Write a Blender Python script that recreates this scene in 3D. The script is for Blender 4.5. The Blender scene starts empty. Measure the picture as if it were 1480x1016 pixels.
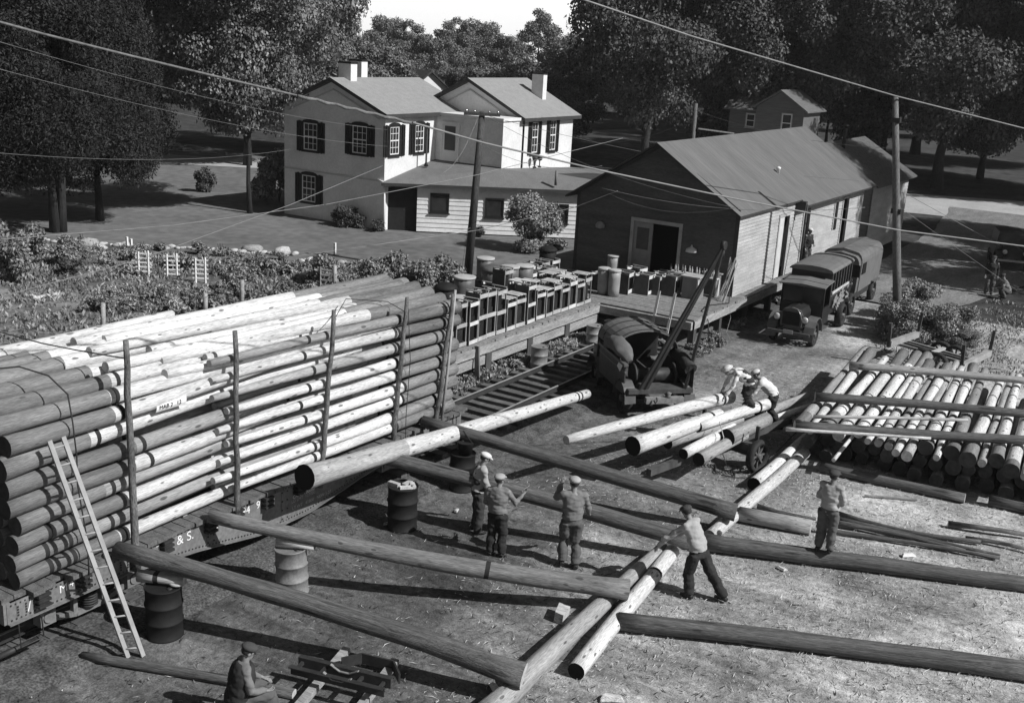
import bpy, math, random
import numpy as np
from mathutils import Vector, Matrix, noise as mnoise
R = math.radians
scene = bpy.context.scene
col = scene.collection

# ---------------------------------------------------------------- camera
FPX, CW, CH, CAMZ = 1600.0, 1480.0, 1016.0, 10.0
PITCH, YAW, ROLL = R(15.7855), R(31.944), R(3.148)
hd = Vector((-math.sin(YAW), math.cos(YAW), 0)); rt = Vector((math.cos(YAW), math.sin(YAW), 0))
fw = hd * math.cos(PITCH) + Vector((0, 0, -math.sin(PITCH)))
up = rt.cross(fw)
CX = rt * math.cos(ROLL) + up * math.sin(ROLL)
CY = up * math.cos(ROLL) - rt * math.sin(ROLL)
CO = Vector((0, 0, CAMZ))
cd = bpy.data.cameras.new("camera"); cam = bpy.data.objects.new("camera", cd); col.objects.link(cam)
m3 = Matrix((CX, CY, -fw)).transposed()
cam.matrix_world = Matrix.Translation(CO) @ m3.to_4x4()
cd.sensor_width = 36; cd.sensor_fit = 'HORIZONTAL'; cd.lens = 36 * FPX / CW
cd.clip_start = .1; cd.clip_end = 3000
scene.camera = cam

# ---------------------------------------------------------------- light
SUN_EL, SUN_AZ = R(41), R(6)          # azimuth measured from +X towards +Y
world = bpy.data.worlds.new("World"); scene.world = world; world.use_nodes = True
wn = world.node_tree; bg = wn.nodes['Background']
sky = wn.nodes.new('ShaderNodeTexSky'); sky.sky_type = 'NISHITA'; sky.sun_disc = False
sky.sun_elevation = SUN_EL; sky.sun_rotation = math.pi / 2 - SUN_AZ
sky.air_density = 1.2; sky.dust_density = 1.5
bw = wn.nodes.new('ShaderNodeSeparateColor')   # the film saw the sky through a deep filter: only its red part
wn.links.new(sky.outputs[0], bw.inputs[0])
# the pale hazy band of sky just above the horizon
wtc = wn.nodes.new('ShaderNodeTexCoord'); wsp = wn.nodes.new('ShaderNodeSeparateXYZ'); wn.links.new(wtc.outputs['Generated'], wsp.inputs[0])
wmr = wn.nodes.new('ShaderNodeMapRange'); wn.links.new(wsp.outputs[2], wmr.inputs[0]); wmr.interpolation_type = 'SMOOTHSTEP'
wmr.inputs[1].default_value = .04; wmr.inputs[2].default_value = .10; wmr.inputs[3].default_value = 19; wmr.inputs[4].default_value = 0.0
wad = wn.nodes.new('ShaderNodeMath'); wad.operation = 'ADD'; wn.links.new(bw.outputs[0], wad.inputs[0]); wn.links.new(wmr.outputs[0], wad.inputs[1])
wn.links.new(wad.outputs[0], bg.inputs[0])
bg.inputs[1].default_value = 0.05
sd = bpy.data.lights.new("sun", 'SUN'); sd.energy = 5.0; sd.angle = R(.5); sd.color = (1, 1, 1)
sun = bpy.data.objects.new("sun", sd); col.objects.link(sun)
sv = Vector((math.cos(SUN_EL) * math.cos(SUN_AZ), math.cos(SUN_EL) * math.sin(SUN_AZ), math.sin(SUN_EL)))
sun.rotation_euler = sv.to_track_quat('Z', 'Y').to_euler(); sun.location = (30, 5, 40)
scene.view_settings.view_transform = 'Standard'; scene.view_settings.look = 'None'
scene.view_settings.exposure = 0.0; scene.view_settings.gamma = 1.0
scene.render.engine = 'CYCLES'
scene.cycles.max_bounces = 5; scene.cycles.diffuse_bounces = 3; scene.cycles.glossy_bounces = 2
scene.cycles.transparent_max_bounces = 4; scene.cycles.use_denoising = True

# ---------------------------------------------------------------- survey helpers: a sight line of the photo meets a real plane
def ray(px, py):
    return (CX * (px - CW / 2) - CY * (py - CH / 2) + fw * FPX)
def G(px, py, z=0.0):
    d = ray(px, py); return CO + d * ((z - CAMZ) / d.z)
def OX(px, py, x):
    d = ray(px, py); return CO + d * (x / d.x)
def OY(px, py, y):
    d = ray(px, py); return CO + d * (y / d.y)
def V(*a): return Vector(a)

# ---------------------------------------------------------------- materials (the photograph is black and white: every colour is a grey)
MATS = {}
def mat(name, val=.2, rough=.85, var=.25, scale=3.0, stretch=(1, 1, 1), bump=.25, bscale=30.0, spec=.25, metal=0.0, objvar=0.0, fine=.0, island=0.0, spots=None, seam=None, detail=6.0):
    if name in MATS: return MATS[name]
    m = bpy.data.materials.new(name); m.use_nodes = True; MATS[name] = m
    t = m.node_tree; N = t.nodes; L = t.links; b = N['Principled BSDF']
    b.inputs['Roughness'].default_value = rough; b.inputs['Specular IOR Level'].default_value = spec; b.inputs['Metallic'].default_value = metal
    tc = N.new('ShaderNodeTexCoord'); oi = N.new('ShaderNodeObjectInfo')
    ad = N.new('ShaderNodeVectorMath'); ad.operation = 'MULTIPLY_ADD'
    cmb = N.new('ShaderNodeCombineXYZ')
    for k in range(3): L.new(oi.outputs['Random'], cmb.inputs[k])
    L.new(cmb.outputs[0], ad.inputs[0]); ad.inputs[1].default_value = (37, 61, 23); L.new(tc.outputs['Object'], ad.inputs[2])
    mp = N.new('ShaderNodeMapping'); mp.inputs['Scale'].default_value = stretch; L.new(ad.outputs[0], mp.inputs[0])
    nz = N.new('ShaderNodeTexNoise'); nz.inputs['Scale'].default_value = scale; nz.inputs['Detail'].default_value = detail; nz.inputs['Roughness'].default_value = .62
    L.new(mp.outputs[0], nz.inputs['Vector'])
    def math_(op, a, b_):
        n = N.new('ShaderNodeMath'); n.operation = op
        for i, x in enumerate((a, b_)):
            if isinstance(x, (int, float)): n.inputs[i].default_value = x
            else: L.new(x, n.inputs[i])
        return n.outputs[0]
    mr = N.new('ShaderNodeMapRange'); mr.inputs[1].default_value = .3; mr.inputs[2].default_value = .7
    mr.inputs[3].default_value = val * (1 - var); mr.inputs[4].default_value = val * (1 + var); L.new(nz.outputs[0], mr.inputs[0])
    c = mr.outputs[0]
    if fine:
        n2 = N.new('ShaderNodeTexNoise'); n2.inputs['Scale'].default_value = scale * 9; n2.inputs['Detail'].default_value = 3
        L.new(mp.outputs[0], n2.inputs['Vector'])
        m2 = N.new('ShaderNodeMapRange'); m2.inputs[1].default_value = .35; m2.inputs[2].default_value = .65; m2.inputs[3].default_value = 1 - fine; m2.inputs[4].default_value = 1 + fine
        L.new(n2.outputs[0], m2.inputs[0]); c = math_('MULTIPLY', c, m2.outputs[0])
    if spots:                                   # (scale, size, darkness): knots, dents, chips
        vo = N.new('ShaderNodeTexVoronoi'); vo.inputs['Scale'].default_value = spots[0]
        mq = N.new('ShaderNodeMapping'); mq.inputs['Scale'].default_value = spots[3] if len(spots) > 3 else (1, 1, 1); L.new(ad.outputs[0], mq.inputs[0]); L.new(mq.outputs[0], vo.inputs['Vector'])
        ms = N.new('ShaderNodeMapRange'); ms.inputs[1].default_value = spots[1]; ms.inputs[2].default_value = spots[1] * 1.5; ms.inputs[3].default_value = spots[2]; ms.inputs[4].default_value = 1
        sr = N.new('ShaderNodeSeparateColor'); L.new(vo.outputs['Color'], sr.inputs[0]); pr_ = math_('MULTIPLY', sr.outputs[0], sr.outputs[0])
        L.new(math_('DIVIDE', vo.outputs['Distance'], math_('ADD', math_('MULTIPLY', pr_, 1.6), .15)), ms.inputs[0]); c = math_('MULTIPLY', c, ms.outputs[0])
    if objvar:
        c = math_('MULTIPLY', c, math_('ADD', math_('MULTIPLY', oi.outputs['Random'], 2 * objvar), 1 - objvar))
    if island:
        ge = N.new('ShaderNodeNewGeometry'); c = math_('MULTIPLY', c, math_('ADD', math_('MULTIPLY', ge.outputs['Random Per Island'], 2 * island), 1 - island))
    L.new(c, b.inputs['Base Color'])
    if bump:
        nb = N.new('ShaderNodeTexNoise'); nb.inputs['Scale'].default_value = bscale; nb.inputs['Detail'].default_value = 4; L.new(mp.outputs[0], nb.inputs['Vector'])
        bp = N.new('ShaderNodeBump'); bp.inputs['Strength'].default_value = bump; bp.inputs['Distance'].default_value = .02
        L.new(nb.outputs[0], bp.inputs['Height']); L.new(bp.outputs[0], b.inputs['Normal'])
    return m

# ---------------------------------------------------------------- mesh builder (all shapes in world metres)
class MB:
    def __init__(s, M=None): s.v = []; s.f = []; s.m = []; s.s = []; s.M = M or Matrix.Identity(4)
    def add(s, vs, fs, mi=0, sm=False):
        o = len(s.v); s.v += [s.M @ Vector(v) for v in vs]
        for f in fs: s.f.append([i + o for i in f]); s.m.append(mi); s.s.append(sm)
        return s
    def box(s, x0, x1, y0, y1, z0, z1, mi=0):
        return s.add([(x0, y0, z0), (x1, y0, z0), (x1, y1, z0), (x0, y1, z0), (x0, y0, z1), (x1, y0, z1), (x1, y1, z1), (x0, y1, z1)],
                     [(0, 3, 2, 1), (4, 5, 6, 7), (0, 1, 5, 4), (1, 2, 6, 5), (2, 3, 7, 6), (3, 0, 4, 7)], mi)
    def beam(s, p0, p1, w, h, mi=0, upv=(0, 0, 1), w1=None, h1=None):
        p0 = Vector(p0); p1 = Vector(p1); d = (p1 - p0).normalized(); u = Vector(upv)
        if abs(d.dot(u)) > .98: u = Vector((1, 0, 0))
        a = d.cross(u).normalized(); b = a.cross(d).normalized()
        w1 = w if w1 is None else w1; h1 = h if h1 is None else h1
        vs = [p0 - a * w / 2 - b * h / 2, p0 + a * w / 2 - b * h / 2, p0 + a * w / 2 + b * h / 2, p0 - a * w / 2 + b * h / 2,
              p1 - a * w1 / 2 - b * h1 / 2, p1 + a * w1 / 2 - b * h1 / 2, p1 + a * w1 / 2 + b * h1 / 2, p1 - a * w1 / 2 + b * h1 / 2]
        return s.add(vs, [(0, 1, 2, 3), (7, 6, 5, 4), (0, 4, 5, 1), (1, 5, 6, 2), (2, 6, 7, 3), (3, 7, 4, 0)], mi)
    def tube(s, pts, rads, n=10, mi=0, cap=True, sm=True, ell=(1, 1), upv=(0, 0, 1), capmi=None):
        pts = [Vector(p) for p in pts]
        if isinstance(rads, (int, float)): rads = [rads] * len(pts)
        vs = []; fs = []
        for i, p in enumerate(pts):
            d = (pts[min(i + 1, len(pts) - 1)] - pts[max(i - 1, 0)]).normalized(); u = Vector(upv)
            if abs(d.dot(u)) > .97: u = Vector((1, 0, 0)) if abs(d.x) < .9 else Vector((0, 1, 0))
            a = d.cross(u).normalized(); b = a.cross(d).normalized()
            for k in range(n):
                t = 2 * math.pi * k / n; vs.append(p + a * (math.cos(t) * rads[i] * ell[0]) + b * (math.sin(t) * rads[i] * ell[1]))
        for i in range(len(pts) - 1):
            for k in range(n):
                k2 = (k + 1) % n; fs.append((i * n + k, (i + 1) * n + k, (i + 1) * n + k2, i * n + k2))
        s.add(vs, fs, mi, sm)
        if cap:
            o = len(s.v) - len(vs); c = mi if capmi is None else capmi
            s.f.append([o + k for k in range(n)]); s.m.append(c); s.s.append(False)
            o2 = o + (len(pts) - 1) * n
            s.f.append([o2 + n - 1 - k for k in range(n)]); s.m.append(c); s.s.append(False)
        return s
    def cyl(s, p0, p1, r, n=14, mi=0, r1=None, sm=True, capmi=None): return s.tube([p0, p1], [r, r if r1 is None else r1], n, mi, True, sm, capmi=capmi)
    def lathe(s, c, prof, n=20, mi=0, sm=True, capmi=None):
        c = Vector(c); vs = []; fs = []
        for r, z in prof:
            for k in range(n):
                t = 2 * math.pi * k / n; vs.append(c + Vector((r * math.cos(t), r * math.sin(t), z)))
        for i in range(len(prof) - 1):
            for k in range(n): k2 = (k + 1) % n; fs.append((i * n + k, i * n + k2, (i + 1) * n + k2, (i + 1) * n + k))
        s.add(vs, fs, mi, sm); o = len(s.v) - len(vs); cm = mi if capmi is None else capmi
        s.f.append([o + n - 1 - k for k in range(n)]); s.m.append(cm); s.s.append(False)
        o2 = o + (len(prof) - 1) * n; s.f.append([o2 + k for k in range(n)]); s.m.append(cm); s.s.append(False)
        return s
    def ball(s, c, r, n=12, mi=0, sc=(1, 1, 1), rot=None):
        c = Vector(c); vs = []; fs = []; mlat = max(4, n // 2)
        for i in range(mlat + 1):
            ph = math.pi * i / mlat
            for k in range(n):
                t = 2 * math.pi * k / n; v = Vector((math.sin(ph) * math.cos(t) * sc[0], math.sin(ph) * math.sin(t) * sc[1], math.cos(ph) * sc[2])) * r
                if rot: v = rot @ v
                vs.append(c + v)
        for i in range(mlat):
            for k in range(n): k2 = (k + 1) % n; fs.append((i * n + k, (i + 1) * n + k, (i + 1) * n + k2, i * n + k2))
        return s.add(vs, fs, mi, True)
    def prism(s, poly, vec, mi=0, capmi=None):
        n = len(poly); poly = [Vector(p) for p in poly]; vec = Vector(vec)
        s.add(poly + [p + vec for p in poly], [(i, (i + 1) % n, n + (i + 1) % n, n + i) for i in range(n)], mi)
        o = len(s.v) - 2 * n; c = mi if capmi is None else capmi
        s.f.append([o + n - 1 - k for k in range(n)]); s.m.append(c); s.s.append(False)
        s.f.append([o + n + k for k in range(n)]); s.m.append(c); s.s.append(False)
        return s
    def mesh(s, name, mats, origin=Vector((0, 0, 0))):
        me = bpy.data.meshes.new(name); me.from_pydata([tuple(v - origin) for v in s.v], [], s.f)
        for mm in (mats if isinstance(mats, (list, tuple)) else [mats]): me.materials.append(mm)
        me.polygons.foreach_set('material_index', s.m); me.polygons.foreach_set('use_smooth', s.s); me.update(); return me
    def build(s, name, mats, parent=None, loc=None):
        if parent is not None: o_ = wloc(parent)
        elif loc is not None: o_ = Vector(loc)
        else:
            a = np.array([tuple(v) for v in s.v]); o_ = Vector(((a[:, 0].min() + a[:, 0].max()) / 2, (a[:, 1].min() + a[:, 1].max()) / 2, a[:, 2].min()))
        ob = bpy.data.objects.new(name, s.mesh(name, mats, o_)); col.objects.link(ob)
        if parent is not None: ob.parent = parent
        else: ob.location = o_
        return ob
def wloc(o):
    v = Vector((0, 0, 0))
    while o is not None: v += o.location; o = o.parent
    return v
def tag(o, label, cat, group=None):
    o['label'] = label; o['category'] = cat
    if group: o['group'] = group
    return o
def thing(name, label, cat, loc, group=None):
    o = bpy.data.objects.new(name, None); o.empty_display_size = .3; col.objects.link(o); o.location = loc
    return tag(o, label, cat, group)
def kind(o, k='structure'):
    o['kind'] = k; return o
KIDS = {}
def children_of(o):
    return [c for c in col.objects if c.parent == o]
def copy_tree(o, kids, loc, rotz=0.0, label=None, scale=None):
    """kids: list of (child, [grandchildren])"""
    r = o.copy(); col.objects.link(r); r.location = loc; r.rotation_euler = (0, 0, rotz)
    if scale: r.scale = scale
    if label: r['label'] = label
    for c, gs in kids:
        cc = c.copy(); col.objects.link(cc); cc.parent = r
        for g in gs: gg = g.copy(); col.objects.link(gg); gg.parent = cc
    return r
def rotm(loc, rz, rx=0, ry=0): return Matrix.Translation(Vector(loc)) @ Matrix.Rotation(rz, 4, 'Z') @ Matrix.Rotation(rx, 4, 'X') @ Matrix.Rotation(ry, 4, 'Y')
def text_mesh(name, body, size, mtx, m, parent):
    cu = bpy.data.curves.new(name, 'FONT'); cu.body = body; cu.size = size; cu.extrude = .001; cu.align_x = 'LEFT'
    to = bpy.data.objects.new(name, cu); col.objects.link(to); bpy.context.view_layer.update()
    dg = bpy.context.evaluated_depsgraph_get(); me = bpy.data.meshes.new_from_object(to.evaluated_get(dg)); bpy.data.objects.remove(to)
    me.transform(Matrix.Translation(-wloc(parent)) @ mtx); me.materials.clear(); me.materials.append(m)
    o = bpy.data.objects.new(name, me); col.objects.link(o); o.parent = parent; return o

# shared materials
M_pale = mat('peeled_pine', .56, .7, .24, 1.6, (.5, 6, 6), .5, 14, objvar=.16, fine=.28, spots=(1.0, .13, .28, (3.4, 10, 10)))
M_grey = mat('weathered_pine', .30, .8, .3, 1.6, (.5, 6, 6), .35, 14, objvar=.2, fine=.25, spots=(1.0, .13, .35, (3.4, 10, 10)))
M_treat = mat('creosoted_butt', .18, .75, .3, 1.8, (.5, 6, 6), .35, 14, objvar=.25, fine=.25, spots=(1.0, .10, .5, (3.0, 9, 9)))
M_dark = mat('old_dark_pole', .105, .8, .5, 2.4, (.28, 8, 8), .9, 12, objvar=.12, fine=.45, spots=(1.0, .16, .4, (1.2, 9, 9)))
M_ring = mat('band_mark', .025, .8, .2)
M_end = mat('cut_end_grain', .06, .85, .35, 9, objvar=.3)
M_endl = mat('fresh_cut_end', .42, .85, .3, 9, objvar=.2)
M_bark = mat('bark', .05, .95, .4, 4, (1, 1, .3), .8, 18)
M_iron = mat('dark_iron', .03, .6, .4, 6, bump=.15, spec=.4)
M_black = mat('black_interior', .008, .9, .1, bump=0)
M_plank = mat('weathered_plank', .23, .85, .3, 2.5, (3, 3, 3), .3, 20, objvar=.1, fine=.2)
M_whitep = mat('white_paint', .74, .6, .06, 2, bump=.08, fine=.04)
# ================================================================ ground, road, tracks
def grid(name, x0, x1, y0, y1, nx, ny, zf, m):
    mb = MB(); vs = [(x0 + (x1 - x0) * i / nx, y0 + (y1 - y0) * j / ny) for j in range(ny + 1) for i in range(nx + 1)]
    mb.v = [Vector((x, y, zf(x, y))) for x, y in vs]
    for j in range(ny):
        for i in range(nx): a = j * (nx + 1) + i; mb.f.append([a, a + 1, a + nx + 2, a + nx + 1]); mb.m.append(0); mb.s.append(True)
    return kind(mb.build(name, m, loc=(0, 0, 0)))
def poly_sheet(name, pts, z, m, rough=.35, seg=1.2):
    """flat sheet with a wandering outline"""
    out = []; n = len(pts)
    for i in range(n):
        a = Vector((*pts[i], 0)); b = Vector((*pts[(i + 1) % n], 0)); k = max(1, int((b - a).length / seg))
        for j in range(k):
            p = a.lerp(b, j / k); q = mnoise.noise_vector(p * .45); out.append(Vector((p.x + q.x * rough * 2, p.y + q.y * rough * 2, z)))
    mb = MB(); mb.add(out, [list(range(len(out)))]); return kind(mb.build(name, m, loc=(0, 0, 0)))

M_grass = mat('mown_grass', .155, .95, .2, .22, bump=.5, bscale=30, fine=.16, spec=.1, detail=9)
gr = mat('rough_field', .06, .95, .4, .12, bump=.6, bscale=4, fine=.3, spec=.1)
kind(MB().add([(-420, -160, -.03), (300, -160, -.03), (300, 420, -.03), (-420, 420, -.03)], [(0, 1, 2, 3)]).build('ground', gr, loc=(0, 0, 0)))
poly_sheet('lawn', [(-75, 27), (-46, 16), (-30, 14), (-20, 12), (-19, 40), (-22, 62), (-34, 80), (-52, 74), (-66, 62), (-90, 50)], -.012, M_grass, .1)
poly_sheet('far_lawn', [(-15, 63), (-2, 56), (25, 60), (40, 90), (40, 130), (-12, 118), (-46, 97), (-40, 82), (-22, 66)], -.012, mat('shade_toned_grass', .07, .95, .35, .3, bump=.6, bscale=6, fine=.3, spec=.1), .3)  # tree shade is put into this darker grass colour

# yard dirt: trampled earth, chips and dry grass
yd = bpy.data.materials.new('yard_dirt'); yd.use_nodes = True; t = yd.node_tree; N = t.nodes; L = t.links; b = N['Principled BSDF']
b.inputs['Roughness'].default_value = .95; b.inputs['Specular IOR Level'].default_value = .1
tc = N.new('ShaderNodeTexCoord')
def nz(scale, detail=6, rough=.6, vec=None, dist=0):
    n = N.new('ShaderNodeTexNoise'); n.inputs['Scale'].default_value = scale; n.inputs['Detail'].default_value = detail; n.inputs['Roughness'].default_value = rough; n.inputs['Distortion'].default_value = dist
    L.new(vec or tc.outputs['Object'], n.inputs['Vector']); return n.outputs[0]
def mrange(x, a, b_, c, d):
    n = N.new('ShaderNodeMapRange'); n.inputs[1].default_value = a; n.inputs[2].default_value = b_; n.inputs[3].default_value = c; n.inputs[4].default_value = d; L.new(x, n.inputs[0]); return n.outputs[0]
def mm(op, a, b_):
    n = N.new('ShaderNodeMath'); n.operation = op
    for i, x in enumerate((a, b_)):
        if isinstance(x, (int, float)): n.inputs[i].default_value = x
        else: L.new(x, n.inputs[i])
    return n.outputs[0]
sep = N.new('ShaderNodeSeparateXYZ'); L.new(tc.outputs['Object'], sep.inputs[0])
dry = mrange(mm('ADD', mm('ADD', sep.outputs[0], mm('MULTIPLY', sep.outputs[1], .22)), mrange(nz(.22, 4), .2, .8, -5, 5)), -8.0, 1.5, 0, 1)   # drier towards the pole yard
base = mm('ADD', .118, mm('MULTIPLY', dry, .30))
c = mm('MULTIPLY', base, mrange(nz(.9, 7), .3, .7, .68, 1.32)); c = mm('MULTIPLY', c, mrange(nz(.33, 3, .5, None, .6), .35, .62, .62, 1.12))
c = mm('MULTIPLY', c, mrange(nz(7, 6, .7), .3, .7, .5, 1.5)); c = mm('MULTIPLY', c, mrange(nz(2.6, 5, .75, None, .8), .56, .68, 1, .5))
c = mm('MULTIPLY', c, mrange(nz(38, 4, .7), .3, .7, .7, 1.3))
mp = N.new('ShaderNodeMapping'); mp.inputs['Rotation'].default_value = (0, 0, R(25)); mp.inputs['Scale'].default_value = (3, 22, 1); L.new(tc.outputs['Object'], mp.inputs[0])
c = mm('MULTIPLY', c, mrange(nz(1.0, 3, .6, mp.outputs[0], 1.5), .58, .72, 1, 1.45))
mp2 = N.new('ShaderNodeMapping'); mp2.inputs['Rotation'].default_value = (0, 0, R(-50)); mp2.inputs['Scale'].default_value = (4, 26, 1); L.new(tc.outputs['Object'], mp2.inputs[0])
c = mm('MULTIPLY', c, mrange(nz(1.0, 3, .6, mp2.outputs[0], 2.5), .6, .72, 1, 1.4))
mp3 = N.new('ShaderNodeMapping'); mp3.inputs['Rotation'].default_value = (0, 0, R(-4)); mp3.inputs['Scale'].default_value = (2.2, .14, 1); L.new(tc.outputs['Object'], mp3.inputs[0])
rut = mrange(nz(1.0, 4, .55, mp3.outputs[0], .3), .36, .64, -.16, .14)
c = mm('MULTIPLY', c, mm('ADD', 1, mm('MULTIPLY', rut, mrange(sep.outputs[1], 25, 31, 0, 1))))
mp4 = N.new('ShaderNodeMapping'); mp4.inputs['Rotation'].default_value = (0, 0, R(62)); mp4.inputs['Scale'].default_value = (.12, 2.4, 1); L.new(tc.outputs['Object'], mp4.inputs[0])
c = mm('MULTIPLY', c, mm('ADD', 1, mm('MULTIPLY', mrange(nz(1.0, 4, .55, mp4.outputs[0], .4), .38, .64, -.22, .26), mrange(sep.outputs[1], 25, 18, 0, 1))))
L.new(c, b.inputs['Base Color'])
bp = N.new('ShaderNodeBump'); bp.inputs['Strength'].default_value = .7; bp.inputs['Distance'].default_value = .06
L.new(mm('ADD', nz(4, 5), mm('MULTIPLY', nz(24, 4), .5)), bp.inputs['Height']); L.new(bp.outputs[0], b.inputs['Normal'])
def zyard(x, y):
    return .02 * mnoise.noise(Vector((x * .5, y * .5, 0))) + .012 * mnoise.noise(Vector((x * 1.7, y * 1.7, 3)))
grid('yard', -21, 16, -2, 47, 148, 196, zyard, yd)
poly_sheet('driveway', [(-14.1, 47.2), (-9, 47.0), (-8.2, 50), (-6.5, 58), (-8, 72), (-11, 84), (-16, 84), (-14.2, 70), (-13.9, 55)], .03, mat('packed_gravel', .20, .95, .25, .8, bump=.4, bscale=20, fine=.18, spec=.1, stretch=(2, .5, 1)), .12)
poly_sheet('road', [(-110, 22), (-63.4, 54.6), (-40.5, 70.5), (-19, 77.5), (-10, 80), (40, 92), (40, 110), (-14, 92.5), (-22, 88.5), (-44, 76), (-67.8, 58.2), (-114, 26)], .01, mat('pale_road', .40, .9, .12, .5, bump=.2, bscale=20, fine=.08, spec=.1), .15)
poly_sheet('garden_bed', [(-60, 24), (-45.5, 29.8), (-42, 32), (-37, 35.5), (-32, 35.6), (-30, 37), (-23, 35), (-22.6, 20), (-22.6, 10), (-30, 5), (-40, 8), (-60, 10)], .004, mat('garden_soil', .15, .95, .5, .5, bump=.8, bscale=10, fine=.4, spec=.1), .4)
poly_sheet('garden_path', [(-47, 19), (-40, 22.5), (-33, 26.4), (-26.5, 28.2), (-24, 27.4), (-27, 25.5), (-33, 24.2), (-40, 20.6), (-47, 16.5)], .010, mat('pale_path', .24, .95, .3, .9, bump=.4, fine=.25, spec=.1), .3)

# railway track
RX = (-16.55, -15.12)
mb = MB()
rs = random.Random(3)
bal = mat('cinder_ballast', .09, .95, .5, 3, bump=1, bscale=14, fine=.5, spec=.1)
kind(MB().add([(-18.0, -5, .01), (-13.7, -5, .01), (-13.9, -5, .10), (-17.6, -5, .10), (-18.0, 34.5, .01), (-13.7, 34.5, .01), (-14.3, 34.5, .09), (-17.3, 34.5, .09)], [(0, 3, 7, 4), (3, 2, 6, 7), (2, 1, 5, 6)]).build('track_bed', bal, loc=(0, 0, 0)))
tie_m = mat('railway_tie', .10, .9, .4, 2, (2, .5, 2), .5, 12, objvar=.25)
tr = thing('railway_track', 'single railway track of two steel rails on wooden ties beside the loading dock', 'railway track', (-15.85, 14, .1))
for x in RX:
    mb = MB(); y0, y1 = -5, 34.3
    for (w, a, c_, mi_) in ((.12, .20, .216, 0), (.018, .216, .305, 0), (.062, .305, .333, 0), (.05, .333, .345, 1)): mb.box(x - w / 2, x + w / 2, y0, y1, a, c_, mi_)
    mb.build('rail', [mat('rail_rust', .04, .7, .3, 3), mat('rail_steel', .30, .4, .25, 3, bump=.1, spec=.5)], tr)
y = 19.0
while y < 34.2:
    w = .22 + rs.uniform(-.02, .02); a = rs.uniform(-.04, .04); l = 1.25 + rs.uniform(-.08, .1)
    MB(Matrix.Translation((-15.85 + rs.uniform(-.05, .05), y, 0)) @ Matrix.Rotation(a, 4, 'Z')).box(-l, l, -w / 2, w / 2, .07, .198 + rs.uniform(-.012, 0)).build('tie', tie_m, tr)
    y += .53 + rs.uniform(-.03, .03)
mb = MB()
y = -4.5
while y < 19: mb.box(-17.1, -14.75, y, y + .22, .0, .112); y += .53
mb.build('tie_row', tie_m, tr)['kind'] = 'stuff'

# chips, straw and twigs trodden into the yard
def slivers(name, label, n, area, lmin, lmax, w, m, seed, dens=None, zf=lambda x, y: zyard(x, y) + .008):
    r = random.Random(seed); vs = []; fs = []
    while len(fs) < n:
        x = r.uniform(area[0], area[1]); y = r.uniform(area[2], area[3])
        if dens and r.random() > dens(x, y): continue
        a = r.uniform(0, math.pi); l = r.uniform(lmin, lmax) * r.random() ** .7 + lmin * .5; ww = w * r.uniform(.5, 1.4)
        z = zf(x, y) + r.uniform(0, .02); dx, dy = math.cos(a) * l / 2, math.sin(a) * l / 2; nx, ny = -math.sin(a) * ww / 2, math.cos(a) * ww / 2
        k = len(vs); t_ = r.uniform(-.02, .03); bend = r.uniform(-.15, .15) * l
        vs += [(x - dx, y - dy, z), (x + nx - math.sin(a) * bend, y + ny + math.cos(a) * bend, z + .008), (x + dx, y + dy, z + t_ + .008), (x - nx - math.sin(a) * bend, y - ny + math.cos(a) * bend, z + .004)]; fs.append((k, k + 1, k + 2, k + 3))
    me = bpy.data.meshes.new(name); me.from_pydata(vs, [], fs); me.materials.append(m); o = bpy.data.objects.new(name, me); col.objects.link(o)
    o['label'] = label; o['category'] = 'debris'; kind(o, 'stuff'); return o
dn = lambda x, y: min(1, max(.06, (x + .22 * y + 9) / 9)) * (.35 + .65 * (mnoise.noise(Vector((x * .6, y * .6, 8))) > -.05))
slivers('straw_litter', 'dry straw and thin pale bark strips strewn over the yard', 20000, (-13, 3, 9, 34), .05, .24, .010, mat('straw', .46, .9, .3, bump=0, island=.4), 5, dn)
slivers('wood_chips', 'pale wood chips scattered over the yard dirt', 3600, (-14, 3, 8, 34), .02, .05, .025, mat('chip', .42, .9, .3, bump=0, island=.5), 6, dn)
slivers('dark_bark_litter', 'dark bark strips trodden into the yard', 5000, (-14, 3, 8, 34), .05, .2, .018, mat('bark_chip', .035, .9, .3, bump=0, island=.4), 7)
# ================================================================ buildings
def clap(mb, o, u, prof, z0, z1, pitch, holes=(), lip=.03, mi=0, nrm=None):
    """clapboards: courses with a projecting lower edge; prof(z)->(a,b) extent along u; holes (a,b,z0,z1)"""
    o = Vector(o); u = Vector(u).normalized(); n = nrm or Vector((u.y, -u.x, 0)); z = z0
    while z < z1 - .001:
        zt = min(z + pitch, z1); a0, b0 = prof(z); a1, b1 = prof(zt)
        a, b_ = a0, b0; cuts = sorted([(max(h[0], a), min(h[1], b_)) for h in holes if h[2] < zt - .01 and h[3] > z + .01 and h[1] > a and h[0] < b_])
        segs = []; p = a
        for c0, c1 in cuts:
            if c0 > p: segs.append((p, c0))
            p = max(p, c1)
        if p < b_: segs.append((p, b_))
        for s0, s1 in segs:
            t0 = max(s0, a1) if s0 == a else s0; t1 = min(s1, b1) if s1 == b_ else s1
            if t1 < t0: t0 = t1 = (t0 + t1) / 2
            P = lambda s, zz, d: o + u * s + n * d + Vector((0, 0, zz - o.z))
            mb.add([P(s0, z, lip), P(s1, z, lip), P(t1, zt, 0), P(t0, zt, 0), P(s0, z, 0), P(s1, z, 0)], [(0, 1, 2, 3), (4, 5, 1, 0)], mi)
        z = zt
    return mb
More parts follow.
